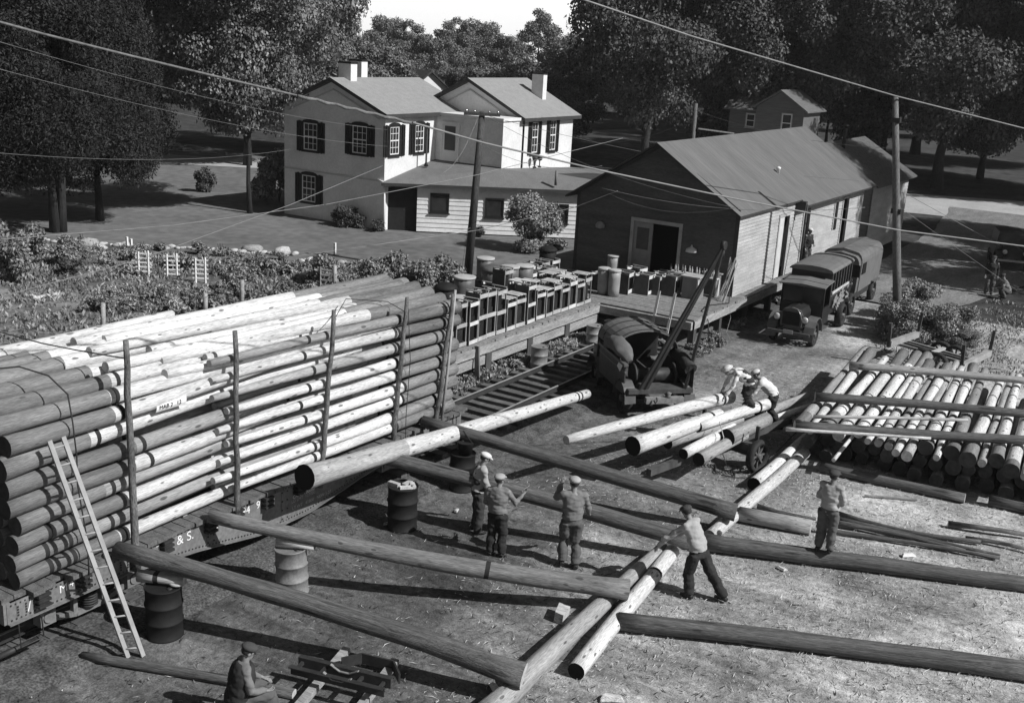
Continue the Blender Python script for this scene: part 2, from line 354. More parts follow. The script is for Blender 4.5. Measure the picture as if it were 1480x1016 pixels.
def roof_slab(mb, a, b_, c, d, th, mi=0, emi=None):
    """a,b along the eave, c,d along the ridge (world points of the top face)"""
    dn_ = Vector((0, 0, -th)); mb.add([a, b_, c, d], [(0, 1, 2, 3)], mi)
    mb.add([a, b_, c, d, a + dn_, b_ + dn_, c + dn_, d + dn_], [(7, 6, 5, 4), (0, 4, 5, 1), (1, 5, 6, 2), (2, 6, 7, 3), (3, 7, 4, 0)], mi if emi is None else emi)
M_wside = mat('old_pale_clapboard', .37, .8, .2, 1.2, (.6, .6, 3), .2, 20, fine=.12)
M_wfront = mat('shade_grey_clapboard', .10, .85, .25, 1.2, (.6, .6, 3), .2, 20, fine=.15)  # gable and rear walls: their shade is put into this darker grey
M_wroof = mat('rolled_roofing', .135, .85, .11, 1.1, (.12, 1, .12), .3, 18, fine=.12, spec=.2)
M_trim = mat('dark_trim', .05, .7, .2)
M_ltrim = mat('worn_light_trim', .38, .8, .2)

# ---- the long warehouse
wh = thing('warehouse', 'long clapboard freight warehouse with a dark gable end behind the dock', 'warehouse', (-18.05, 47, 0))
WX0, WX1, WY0, WY1, WZ0, WE, WRX, WR = -21.5, -14.65, 38.8, 55.3, 1.1, 4.25, -18.05, 6.45
FL = (WX1 - WX0)
def gprof(z): 
    if z <= WE: return (0, FL)
    k = (z - WE) / (WR - WE); return (FL / 2 * k, FL - FL / 2 * k)
doorx0, doorx1, doorz = 2.60, 4.52, 3.42
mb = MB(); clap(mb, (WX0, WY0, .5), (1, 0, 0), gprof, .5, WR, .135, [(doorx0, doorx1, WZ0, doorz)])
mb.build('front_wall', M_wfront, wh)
mb = MB(); LW = WY1 - WY0
SD = [(4.45, 5.55, 1.1, 3.62), (7.45, 8.25, 1.1, 3.7), (11.85, 12.3, 2.3, 3.55), (13.1, 13.95, 1.1, 3.6)]
clap(mb, (WX1, WY0, .5), (0, 1, 0), lambda z: (0, LW), .5, WE, .135, SD, nrm=Vector((1, 0, 0)))
mb.build('side_wall', M_wside, wh)
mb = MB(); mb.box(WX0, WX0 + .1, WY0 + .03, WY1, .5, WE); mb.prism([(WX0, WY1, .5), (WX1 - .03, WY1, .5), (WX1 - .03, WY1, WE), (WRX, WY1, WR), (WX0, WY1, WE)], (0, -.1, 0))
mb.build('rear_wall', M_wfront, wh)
MB().box(WX0 + .12, WX1 - .9, WY0 + 1.2, WY1 - .3, 1.0, 1.06).build('floor_boards', M_plank, wh)
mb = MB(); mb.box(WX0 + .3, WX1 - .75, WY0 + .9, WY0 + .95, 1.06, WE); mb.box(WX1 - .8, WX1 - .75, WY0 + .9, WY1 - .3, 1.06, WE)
mb.build('dark_backing', M_black, wh)  # black panels whose colour stands in for the unlit interior
mb = MB(); mb.box(WX0, WX0 + .14, WY0 - .035, WY0 + .02, .5, WE - .02); mb.box(WX1 - .12, WX1 + .035, WY0 - .035, WY0 - .0, .5, WE - .02)
mb.beam((WX0, WY0 - .03, WE + .02), (WRX, WY0 - .03, WR - .06), .05, .16); mb.beam((WX1, WY0 - .03, WE + .02), (WRX, WY0 - .03, WR - .06), .05, .16)
mb.build('corner_boards', M_trim, wh)
mb = MB(); o = .34; sl = (WR - WE) / (WRX - WX0)
yn, yf = WY0 - .42, WY1 + .25; ym = 45.2; T = .07
ez = WE - sl * o + T
roof_slab(mb, V(WX0 - o, yf, ez), V(WX0 - o, yn, ez), V(WRX, yn, WR + T), V(WRX, yf, WR + T), T, 0, 1)
roof_slab(mb, V(WX1 + .2, yn, WE - sl * .2 + T), V(WX1 + .2, ym, WE - sl * .2 + T), V(WRX, ym, WR + T), V(WRX, yn, WR + T), T, 0, 1)
roof_slab(mb, V(WX1 + .5, ym, WE - sl * .5 + T), V(WX1 + .5, yf, WE - sl * .5 + T), V(WRX, yf, WR + T), V(WRX, ym, WR + T), T, 0, 1)
rf = mb.build('roof', [M_wroof, M_trim], wh)
MB().box(WX1 + .02, WX1 + .45, ym - .2, ym + .0, WE - .55, WE - .1).build('eave_box', M_trim, wh)
# front door: frame, light door leaf half open, dark gap
fr = MB(); a, b_ = WX0 + doorx0, WX0 + doorx1
fr.box(a - .13, a, WY0 - .06, WY0 + .1, WZ0, doorz + .14); fr.box(b_, b_ + .13, WY0 - .06, WY0 + .1, WZ0, doorz + .14); fr.box(a, b_, WY0 - .06, WY0 + .1, doorz, doorz + .14)
dfr = fr.build('door', M_ltrim, wh)
d = MB(); d.box(a + .01, a + .80, WY0 + .0, WY0 + .05, WZ0 + .03, doorz - .02); d.build('door_leaf', mat('faded_door', .27, .8, .2), dfr)
d = MB(); d.box(a + .15, a + .66, WY0 - .012, WY0 - .004, 2.35, 3.2); d.build('pane', mat('dusty_glass', .05, .25, .3, spec=.5, bump=0), dfr)
# side doors
for (s0, s1, z0, z1), leaf in zip(SD, (1, 0, 2, 0)):
    y0, y1 = WY0 + s0, WY0 + s1; f = MB()
    f.box(WX1 - .05, WX1 + .055, y0 - .1, y0, z0, z1 + .1); f.box(WX1 - .05, WX1 + .055, y1, y1 + .1, z0, z1 + .1); f.box(WX1 - .05, WX1 + .055, y0, y1, z1, z1 + .1)
    nm = 'window' if leaf == 2 else 'door'
    dd = f.build(nm, M_ltrim, wh)
    if leaf == 1: MB().box(WX1 - .03, WX1 + .03, y0 + .01, y0 + .55, z0 + .02, z1 - .02).build('door_leaf', mat('pale_door', .55, .8, .12), dd)
    if leaf == 2: MB().box(WX1 - .04, WX1 - .02, y0 + .01, y1 - .01, z0 + .02, z1 - .02).build('pane', M_black, dd)
tag(MB().tube([(-14.02, 44.6, 1.12), (-14.18, 45.15, 4.02)], [.05, .045], 8).build('prop_pole', M_iron), 'thin dark pole propped under the notch in the warehouse eave', 'pole')
tag(MB().lathe((WRX + 2.2, 45.9, 5.03), [(.07, 0), (.07, .22), (.1, .24), (.1, .3), (.02, .34)], 10).build('roof_vent', M_whitep), 'small pale vent cap on the slope of the warehouse roof', 'vent')
tag(MB().lathe((-20.3, 38.62, 2.93), [(.0, 0), (.17, .05), (.19, .16), (.12, .26), (.02, .3)], 12).build('wall_lamp', mat('enamel', .25, .4, .1)), 'round enamel lamp on the upper left of the dark gable wall', 'lamp')
tag(MB().lathe((-16.35, 38.62, 2.55), [(.0, 0), (.22, .03), (.2, .14), (.05, .22), (.02, .3)], 12).build('wall_lamp', mat('enamel_w', .55, .4, .1)), 'white dish lamp beside the warehouse front door', 'lamp')

# ---- shed at the far end
sh = thing('shed', 'small shed with a shingled gable roof at the far end of the warehouse', 'shed', (-17.3, 60, 0))
mb = MB(); clap(mb, (-14.6, 56.7, .4), (0, 1, 0), lambda z: (0, 7.2), .4, 4.0, .16, nrm=Vector((1, 0, 0))); mb.box(-20.2, -14.64, 63.8, 63.9, .4, 4.0); mb.box(-20.2, -20.1, 56.7, 63.9, .4, 4)
mb.prism([(-20.1, 56.8, .4), (-14.64, 56.8, .4), (-14.64, 56.8, 4), (-17.4, 56.8, 5.6), (-20.1, 56.8, 4)], (0, .08, 0)); mb.build('wall', M_wside, sh)
mb = MB(); roof_slab(mb, V(-14.25, 56.3, 3.85), V(-14.25, 64.3, 3.85), V(-17.4, 64.3, 5.72), V(-17.4, 56.3, 5.72), .08); roof_slab(mb, V(-20.5, 64.3, 3.85), V(-20.5, 56.3, 3.85), V(-17.4, 56.3, 5.72), V(-17.4, 64.3, 5.72), .08)
mb.build('roof', mat('dark_shingle', .10, .9, .35, 6, bump=.5, fine=.3), sh)
mb = MB(); mb.cyl((-16.9, 58.6, 5.2), (-16.9, 58.6, 6.5), .1); mb.cyl((-16.9, 58.6, 6.5), (-16.9, 58.6, 6.58), .17); mb.build('stovepipe', M_iron, sh)
mb = MB(); mb.box(-20.4, -15.05, 55.45, 56.6, .4, 3.6); mb.build('gap_shade_block', mat('gap_shade', .03, .9, .2), sh)  # dark block filling the gap; its colour stands in for the shade there

# ---- loading dock
dock = thing('loading_dock', 'raised plank loading dock running beside the track to the warehouse front', 'loading dock', (-19, 30, 0))
DZ = 1.1; rs = random.Random(11)
mb = MB()
def planks(mb, x0, x1, y0, y1, along, z=DZ, th=.06, w=.2):
    if along == 'x':
        y = y0
        while y < y1 - .02: ww = min(w, y1 - y); j = rs.uniform(-.015, .03); mb.box(x0 - j, x1 + j, y, y + ww - .012, z - th, z + rs.uniform(-.006, .004)); y += w
    else:
        x = x0
        while x < x1 - .02: ww = min(w, x1 - x); mb.box(x, x + ww - .012, y0, y1 + rs.uniform(-.03, .03), z - th, z + rs.uniform(-.006, .004)); x += w
planks(mb, -22.3, -17.78, 19.5, 34.3, 'x'); planks(mb, -22.3, -14.2, 34.32, 38.76, 'x'); planks(mb, -14.6, -14.2, 38.78, 46.2, 'x')
mb.build('deck', M_plank, dock)
mb = MB(); mb.box(-17.9, -17.72, 19.5, 34.2, .78, 1.03); mb.box(-17.94, -17.78, 19.5, 34.2, .42, .70)
mb.box(-17.78, -14.2, 34.16, 34.3, .76, 1.03); mb.box(-14.33, -14.17, 34.4, 46.2, .76, 1.03)
mb.build('edge_beam', mat('pale_timber', .30, .85, .3, 1.5, (2, .6, 4), .3, 20, fine=.25), dock)
pm = mat('dark_timber', .07, .9, .4, 2, (2, 2, .6), .4)
for yy in (19.8, 22.2, 24.6, 27.0, 29.4, 31.8): MB().box(-18.1, -17.74, yy, yy + .3, 0, .76).build('post', pm, dock); MB().box(-21.9, -21.68, yy, yy + .22, 0, 1.0).build('post', pm, dock)
for xx in (-17.2, -15.9, -14.4): MB().box(xx, xx + .22, 34.4, 34.62, 0, 1.03).build('post', pm, dock)
for yy in (37, 39.6, 42.2, 44.8): MB().box(-14.52, -14.3, yy, yy + .2, 0, .76).build('post', pm, dock)
for yy in (40.4, 43.2, 46, 49, 52, 55): MB().box(-14.95, -14.72, yy, yy + .25, 0, .5).build('foundation_post', pm, wh)
MB().beam((-17.55, 26.3, .0), (-17.7, 26.4, 1.12), .16, .06, upv=(0, 1, 0)).build('brace_board', mat('grey_board', .14, .85, .3), dock)
st = thing('dock_steps', 'short open wooden stepladder standing against the dock front', 'ladder', (-15.6, 34.1, 0))
p0, p1 = G(946, 478, .3), G(970, 478, .3)
for px in (951, 974):
    a = G(px, 490, .0); t_ = OY(px + 3, 415, 34.12); a.y = 33.5
    MB().beam((t_.x, 33.55, 0), (t_.x, 34.10, 1.95), .09, .05).build('rail', M_ltrim, st)
xa, xb = OY(954, 415, 34.1).x, OY(977, 415, 34.1).x
for z in (.35, .75, 1.1): MB().box(xa, xb, 33.55 + z * .28 - .06, 33.55 + z * .28 + .07, z, z + .04).build('rung', M_ltrim, st)

# ---- windows of the white house
M_wall = mat('white_stucco', .70, .85, .11, .9, bump=.25, bscale=25, fine=.05, spots=None)
M_hroof = mat('grey_asphalt_shingle', .27, .9, .1, 3, bump=.4, bscale=30, fine=.12, spec=.1)
M_shut = mat('black_shutter', .015, .6, .2, spec=.3)
M_glass = mat('window_glass', .03, .12, .3, bump=0, spec=.6)
def window(parent, o, u, w, h, shutters=True, cols=3, rows=4, arch=True, fm=None, double=True, sw=None, sash=None):
    """o = bottom centre on the wall face, u = unit vector along the wall; parts: window > pane, muntins, shutter, sill"""
    u = Vector(u); n = Vector((u.y, -u.x, 0)); o = Vector(o); M = Matrix((( u.x, n.x, 0, o.x), (u.y, n.y, 0, o.y), (0, 0, 1, o.z), (0, 0, 0, 1)))
    fm = fm or M_shut
    f = MB(M); t = .07
    f.box(-w / 2 - t, -w / 2, 0, .06, -t, h); f.box(w / 2, w / 2 + t, 0, .06, -t, h); f.box(-w / 2, w / 2, 0, .06, -t, 0)
    if arch:
        k = 6; top = [(-w / 2 - t, 0, h)] + [(-(w / 2 + t) * math.cos(math.pi * i / k), 0, h + .07 + .13 * math.sin(math.pi * i / k)) for i in range(k + 1)] + [(w / 2 + t, 0, h)]
        f.prism(top, (0, .07, 0))
    else: f.box(-w / 2 - t, w / 2 + t, 0, .065, h, h + t)
    win = f.build('window', fm, parent)
    MB(M).box(-w / 2, w / 2, 0, .012, 0, h).build('pane', M_glass, win)
    q = MB(M); g = .055
    q.box(-w / 2, -w / 2 + g, .012, .035, 0, h); q.box(w / 2 - g, w / 2, .012, .035, 0, h); q.box(-w / 2, w / 2, .013, .036, 0, g); q.box(-w / 2, w / 2, .013, .036, h - g, h); 
    if double: q.box(-w / 2, w / 2, .014, .038, h / 2 - .03, h / 2 + .03)
    for i in range(1, cols): x = -w / 2 + w * i / cols; q.box(x - .012, x + .012, .012, .028, 0, h)
    for j in range(1, rows): z = h * j / rows; q.box(-w / 2, w / 2, .012, .027, z - .012, z + .012)
    q.build('sash', sash or M_whitep, win)
    if shutters:
        sw = sw or w * .46
        for s in (-1, 1):
            x0 = s * (w / 2 + t + .01); x1 = x0 + s * sw; a, b_ = min(x0, x1), max(x0, x1); q = MB(M)
            q.box(a, a + .07, 0, .05, -.1, h + .06); q.box(b_ - .07, b_, 0, .05, -.1, h + .06); q.box((a + b_) / 2 - .03, (a + b_) / 2 + .03, 0, .07, -.12, h + .1)
            for z in (-.1, h * .45, h): q.box(a + .07, b_ - .07, .0, .045, z, z + .07)
            q.box(a + .07, b_ - .07, 0, .02, -.03, h + .0)
            q.build('shutter', M_shut, win)
    MB(M).box(-w / 2 - .12, w / 2 + .12, 0, .11, -t - .05, -t).build('sill', fm, win)
    return win
hs = thing('white_house', 'two storey white stuccoed house with black shutters, low gables and white chimneys', 'house', (-37, 50, 0))
AX0, AX1, AY0, AY1, AE, ARX, AR = -43.25, -36.25, 44.8, 52.2, 6.0, -39.75, 7.45
mb = MB(); mb.prism([(AX0, AY0, 0), (AX1, AY0, 0), (AX1, AY0, AE), (ARX, AY0, AR - .06), (AX0, AY0, AE)], (0, AY1 - AY0, 0))
mb.box(-36.3, -31.9, 49.1, 51.2, 3.0, 5.78); mb.prism([(-38.9, 51.0, 0), (-31.9, 51.0, 0), (-31.9, 51.0, 6.0), (-35.4, 51.0, 7.68), (-38.9, 51.0, 6.0)], (0, 5.4, 0))
mb.build('wall', M_wall, hs)
mb = MB(); T = .09; o = .32
def gable_roof(mb, x0, x1, rx, e, r, yn, yf, o, T, emi=1):
    sl = (r - e) / (rx - x0)
    roof_slab(mb, V(x1 + o, yn, e - sl * o + T), V(x1 + o, yf, e - sl * o + T), V(rx, yf, r + T), V(rx, yn, r + T), T + .1, 0, emi)
    roof_slab(mb, V(x0 - o, yf, e - sl * o + T), V(x0 - o, yn, e - sl * o + T), V(rx, yn, r + T), V(rx, yf, r + T), T + .1, 0, emi)
gable_roof(mb, AX0, AX1, ARX, AE, AR, AY0 - .3, AY1 - .1, o, T)
r1 = mb.build('roof', [M_hroof, M_trim], hs)
mb = MB(); gable_roof(mb, -38.9, -31.9, -35.4, 6.0, 7.7, 50.7, 56.8, o, T); r2 = mb.build('roof', [M_hroof, M_trim], hs)
mb = MB(); roof_slab(mb, V(-35.4, 50.9, 5.95), V(-38.0, 52.5, 6.2), V(-39.6, 56.5, 7.3), V(-36.4, 56.5, 7.3), .06); mb.build('connecting_roof', M_hroof, hs)
mb = MB(); mb.box(-36.3, -31.82, 48.98, 51.2, 5.80, 5.95); mb.build('porch_roof', M_whitep, hs)
mb = MB()
for (cx_, cy_, z1, w_, l_) in ((-39.75, 45.65, 8.25, .85, .5), (-40.4, 47.3, 8.35, .8, .5)): 
    mb = MB(); mb.box(cx_ - w_ / 2, cx_ + w_ / 2, cy_, cy_ + l_, 6.9, z1); c_ = mb.build('chimney', M_wall, r1); MB().box(cx_ - w_ / 2 - .03, cx_ + w_ / 2 + .03, cy_ - .03, cy_ + l_ + .03, z1, z1 + .09).build('chimney_cap', M_shut, r1)
MB().box(-33.95, -33.2, 55.0, 55.4, 6.6, 8.1).build('chimney', M_wall, r2); MB().box(-33.98, -33.17, 54.97, 55.43, 8.1, 8.17).build('chimney_cap', M_shut, r2)
# mouldings: gable line, string course, cornice boards
mb = MB(); gm = mat('grey_mould', .5, .8, .1)
for (x0, x1, rx, e, r, y) in ((AX0, AX1, ARX, AE, AR, AY0), (-38.9, -31.9, -35.4, 6.0, 7.68, 51.0)):
    for x_ in (x0, x1): mb.beam((x_ + (.35 if x_ < rx else -.35), y - .02, e - .35), (rx, y - .02, r - .52), .05, .07)
    mb.build('gable_moulding', gm, hs); mb = MB()
MB().box(AX0 - .02, AX1 + .02, AY0 - .05, AY0, 2.50, 2.57).build('string_course', gm, hs)
mb = MB(); mb.cyl((AX1 + .1, AY0 - .08, .1), (AX1 + .1, AY0 - .08, 2.5), .045); mb.tube([(AX1 + .1, AY0 - .08, 2.5), (AX1 - .4, AY0 - .07, 2.62)], .04, 8); mb.build('downpipe', M_whitep, hs)
for (px0, px1, py0, py1) in ((440, 459, 176, 216), (511, 530, 180, 221), (437, 457, 252, 290)):
    a = OY(px0, py1, AY0); b_ = OY(px1, py0, AY0); window(hs, ((a.x + b_.x) / 2, AY0, a.z), (1, 0, 0), .98, 1.42, sw=.42)
for (px, pyb, pyt) in ((569, 225, 184), (605, 221, 181)):
    a = OX(px, pyb, AX1); t_ = OX(px, pyt, AX1); window(hs, (AX1, a.y, a.z + .05), (0, -1, 0), .75, 1.42, sw=.4) if False else window(hs, (AX1, a.y, a.z + .05), (0, 1, 0), .75, 1.42, sw=.42)
for (px, pyb) in ((771, 221), (797, 217)):
    a = OX(px, pyb, -31.9); window(hs, (-31.9, a.y, a.z), (0, 1, 0), .62, 1.65, sw=.28, cols=2)
a = OX(746, 160, -31.9); 
# porch door
pd = MB(); pd.box(-35.85, -35.75, 49.04, 49.1, 3.4, 5.5); pd.box(-34.75, -34.65, 49.04, 49.1, 3.4, 5.5); pd.box(-35.75, -34.75, 49.04, 49.1, 5.4, 5.5); pd_ = pd.build('door', M_whitep, hs)
MB().box(-35.75, -34.75, 49.06, 49.1, 3.42, 5.4).build('door_leaf', M_whitep, pd_); MB().box(-35.6, -34.9, 49.045, 49.06, 4.0, 5.28).build('pane', mat('screen', .09, .7, .1, bump=0), pd_)
MB().box(-36.2, -31.87, 49.02, 49.08, 3.28, 3.42).build('flashing', M_trim, hs)
# low wing
F0, F1 = V(-36.25, 44.75, 0), V(-25.6, 52.3, 0); du = (F1 - F0).normalized(); dnv = Vector((du.y, -du.x, 0)); WL = (F1 - F0).length
wg = mb = MB()
clap(mb, F0 + V(0, 0, .05), du, lambda z: (0, WL), .05, 2.5, .235, [(0.12, 1.75, 0, 2.2)], lip=.03)
mb.add([F0, F1, F1 + V(0, 6, 0), V(-36.25, 51, 0), F0 + V(0, 0, 2.5), F1 + V(0, 0, 2.5), F1 + V(0, 6, 2.5), V(-36.25, 51, 2.5)], [(1, 2, 6, 5), (2, 3, 7, 6)])
mb.build('wing_wall', M_wall, hs)
E0 = F0 - du * .1 + dnv * .35; E1 = F1 + du * .8 + dnv * .35
pts = [E0 + V(0, 0, 2.52), E1 + V(0, 0, 2.62), V(-26.4, 58.5, 2.95), V(-31.9, 56.4, 2.98), V(-31.9, 49.08, 3.38), V(-36.25, 49.08, 3.42)]
mb = MB(); n_ = len(pts); low = [p - V(0, 0, .16) for p in pts]
mb.add(pts, [(0, 1, 4), (0, 4, 5), (1, 2, 3), (1, 3, 4)], 0); mb.add(pts + low, [(i, i + n_, (i + 1) % n_ + n_, (i + 1) % n_) for i in range(n_)] + [(n_, n_ + 5, n_ + 4, n_ + 3, n_ + 2, n_ + 1)], 1)
mb.build('wing_roof', [mat('wing_roofing', .16, .9, .12, 2, bump=.3, fine=.12), M_trim], hs)
q = MB(); q.beam(F0 + du * .14 + dnv * -.35 + V(0, 0, 1.1), F0 + du * 1.73 + dnv * -.35 + V(0, 0, 1.1), .05, 2.2); q.build('door', mat('recess_shade_door', .02, .8, .3), hs)  # set-back panel; the dark of the recess is in its colour
for (px, py) in ((635, 306), (714, 313), (807, 321)):
    d_ = ray(px, py); k_ = (F0 - CO).dot(dnv) / d_.dot(dnv); q_ = CO + d_ * k_
    window(hs, q_ + dnv * .02, du, .85, .88, shutters=False, cols=1, rows=1, arch=False, double=False, sash=M_shut)
# pole, vents and pots about the house
tag(MB().tube([(-35.7, 47.6, 3.2), (-35.7, 47.6, 3.4), (-35.7, 47.6, 5.15)], [.14, .05, .04], 8).build('flue_pipe', M_iron), 'thin dark flue pipe rising from the wing roof beside the shuttered windows', 'pipe')
a = G(803, 268, 2.8); tag(MB().cyl(a, a + V(0, 0, .75), .07).build('vent_pipe', mat('galv', .16, .6, .2)), 'short grey vent pipe on the wing roof near its right end', 'pipe')
for i, (px, py) in enumerate(((730, 236), (772, 243))):
    a = G(px, py, 3.25); a.x = max(a.x, -31.6)
    tag(MB().lathe(a + V(0, 0, .0), [(.09, 0), (.12, .05), (.03, .1), (.03, .35), (.12, .4), (.17, .62), (.15, .62)], 12).build('flower_urn', M_iron), ('dark flower urn against the bright house wall, nearer the pole', 'dark flower urn against the bright house wall, below the shuttered windows')[i], 'urn')
# ================================================================ logs
def log(name, label, cat, p0, p1, r0, r1, body=M_pale, treat=0.0, ring=0.0, rings=(), group=None, parent=None, seed=0, end=None, n=14, bend=.02, tip=None, rough=.03, tm=None):
    """peeled pole from butt p0 to tip p1; treat = length of dark butt treatment; rings = distances of painted/banded marks from the butt"""
    p0 = Vector(p0); p1 = Vector(p1); L_ = (p1 - p0).length; rr = random.Random(seed * 7 + int(abs(p0.x * 13 + p0.y * 17 + p0.z * 31) * 10)); ax = (p1 - p0).normalized()
    zax = Vector((0, 0, 1)) if abs(ax.z) < .9 else Vector((1, 0, 0)); ya = zax.cross(ax).normalized(); za = ax.cross(ya)
    cuts = sorted(set([0.0, L_] + [c for c in ([treat] if treat else []) if c < L_] + [c for x in rings for c in (x, x + .085) if 0 < c < L_]))
    st = list(cuts)
    for i in range(len(cuts) - 1):
        k = int((cuts[i + 1] - cuts[i]) / .55)
        st += [cuts[i] + (cuts[i + 1] - cuts[i]) * j / (k + 1) for j in range(1, k + 1)]
    st = sorted(st); ph, ph2 = rr.uniform(0, 6.28), rr.uniform(0, 6.28); B1 = bend * L_ * .12 * rr.uniform(.3, 1); vs = []; fs = []; ms = []
    for i, s in enumerate(st):
        t_ = s / L_; r = r0 + (r1 - r0) * t_; fl = 1 + .12 * max(0, 1 - s / .5) if r0 > r1 else 1
        oy = B1 * math.sin(math.pi * t_) * math.cos(ph); oz = B1 * math.sin(math.pi * t_) * math.sin(ph) * .5
        oy += .008 * math.sin(s * 1.7 + ph2); 
        for k in range(n):
            a = 2 * math.pi * k / n; w = 1 + rough * 2 * mnoise.noise(Vector((s * .9, math.cos(a) * 1.3 + ph * 5, math.sin(a) * 1.3 + ph2)))
            vs.append((s, oy + math.cos(a) * r * w * fl, oz + math.sin(a) * r * w * fl))
    for i in range(len(st) - 1):
        mid = (st[i] + st[i + 1]) / 2; mi = 0
        if mid < treat: mi = 1
        for x in rings:
            if x < mid < x + .085: mi = 2
        for k in range(n): k2 = (k + 1) % n; fs.append((i * n + k, i * n + k2, (i + 1) * n + k2, (i + 1) * n + k)); ms.append(mi)
    fs.append([n - 1 - k for k in range(n)]); ms.append(3); o = (len(st) - 1) * n; fs.append([o + k for k in range(n)]); ms.append(4)
    me = bpy.data.meshes.new(name); me.from_pydata(vs, [], fs)
    for m_ in (body, tm or M_treat, M_ring, end or (M_end if treat else M_endl), tip or M_endl): me.materials.append(m_)
    me.polygons.foreach_set('material_index', ms); me.polygons.foreach_set('use_smooth', [True] * (len(fs) - 2) + [False, False]); me.update()
    ob = bpy.data.objects.new(name, me); col.objects.link(ob)
    ob.matrix_world = Matrix.Translation(p0) @ Matrix((ax, ya, za)).transposed().to_4x4()
    if parent is None: tag(ob, label, cat, group)
    return ob

M_mid = mat('weathered_dark_pine', .17, .8, .35, 1.8, (.4, 6, 6), .5, 12, fine=.35, spots=(1.0, .13, .4, (3.4, 10, 10)))
M_greyer = mat('grey_treated_butt', .34, .8, .3, 1.6, (.5, 6, 6), .35, 14, fine=.25, spots=(1.0, .12, .35, (3.4, 10, 10)))  # grey tone of the hoisted pole's treated butt
# ================================================================ the flat car
CXR, CXL, CY0, CY1, DK = -14.42, -17.28, 8.85, 21.0, 1.30
car = thing('flatcar', 'riveted steel railroad flatcar with white lettering loaded high with poles', 'railroad car', (-15.85, 14.9, .3))
steel = mat('car_steel', .17, .6, .25, 1.5, bump=.15, bscale=10, fine=.15, spec=.4, spots=(3.0, .12, .75))
mb = MB(); rs = random.Random(4); y = CY0
while y < CY1 - .02:
    j = rs.uniform(-.02, .05); j2 = .12 if rs.random() < .12 else 0; mb.box(CXL - j, CXR + .06 + j - j2, y, y + .205, DK - .07, DK + rs.uniform(-.008, .01)); y += .22
mb.build('deck', mat('deck_plank', .12, .9, .35, 2.5, (3, 3, 3), .4, 20, fine=.3), car)
def sill_depth(y):
    k = min(abs(y - (CY0 + 1.95)), 9); a = CY0 + 2.3; b_ = CY1 - 2.3; 
    if y < a or y > b_: return .34
    t_ = min((y - a), (b_ - y)); return .34 + min(1, t_ / 1.5) * .16 + min(1, max(0, t_ - 1.5) / 1.6) * .26
for sx, nm in ((CXR, 1), (CXL, -1)):
    mb = MB(); ys = [CY0 + .05 + i * (CY1 - CY0 - .1) / 48 for i in range(49)]; zt = DK - .075
    for i in range(48):
        a, b_ = ys[i], ys[i + 1]; da, db = zt - sill_depth(a), zt - sill_depth(b_)
        mb.add([(sx - .02 * nm, a, da), (sx - .02 * nm, b_, db), (sx - .02 * nm, b_, zt), (sx - .02 * nm, a, zt)], [(0, 1, 2, 3) if nm > 0 else (3, 2, 1, 0)])
        mb.add([(sx + .05 * nm, a, da), (sx + .05 * nm, b_, db), (sx - .05 * nm, b_, db), (sx - .05 * nm, a, da), (sx + .05 * nm, a, da - .018), (sx + .05 * nm, b_, db - .018), (sx - .05 * nm, b_, db - .018), (sx - .05 * nm, a, da - .018)], [(0, 1, 2, 3), (7, 6, 5, 4), (0, 4, 5, 1), (3, 2, 6, 7)])
    for i in range(7): yy = CY0 + .3 + i * (CY1 - CY0 - .6) / 6; mb.box(sx - .02 * nm - .006, sx - .02 * nm + .008 * nm + .0, yy - .09, yy + .09, zt - sill_depth(yy) + .03, zt)
    mb.build('side_sill', steel, car)
mb = MB()
for i in range(150):
    yy = CY0 + .12 + i * (CY1 - CY0 - .24) / 149
    for zz in (DK - .12,) + ((DK - .075 - sill_depth(yy) + .04,)): mb.box(CXR - .02, CXR - .006, yy - .012, yy + .012, zz - .012, zz + .012)
for i in range(7):
    yy = CY0 + .3 + i * (CY1 - CY0 - .6) / 6
    for dx in (-.07, .07):
        for j in range(4): zz = DK - .18 - j * (sill_depth(yy) - .2) / 3; mb.box(CXR - .012, CXR + .004, yy + dx - .012, yy + dx + .012, zz - .012, zz + .012)
rv = mb.build('rivets', M_iron, car); rv['kind'] = 'stuff'
mb = MB(); mb.box(-16.3, -15.4, CY0 + .4, CY1 - .4, .62, DK - .08); mb.build('center_sill', M_iron, car)
for yy in (CY0, CY1 - .12): MB().box(CXL + .03, CXR - .03, yy, yy + .12, DK - .42, DK - .07).build('end_sill', steel, car)
# stake pockets
for yy in [OX(px_, py_, -14.38).y for px_, py_ in ((60, 852), (120, 826), (198, 798), (240, 776), (304, 752), (343, 736), (386, 716), (432, 698), (466, 678), (516, 660), (567, 640), (628, 617))]:
    mb = MB()
    for z in (DK - .10, DK - .19, DK - .28): mb.box(CXR - .02, CXR + .13, yy - .11, yy + .11, z - .028, z + .015)
    mb.box(CXR - .02, CXR + .10, yy - .085, yy + .085, DK - .33, DK - .1); mb.build('stake_pocket', M_iron, car)
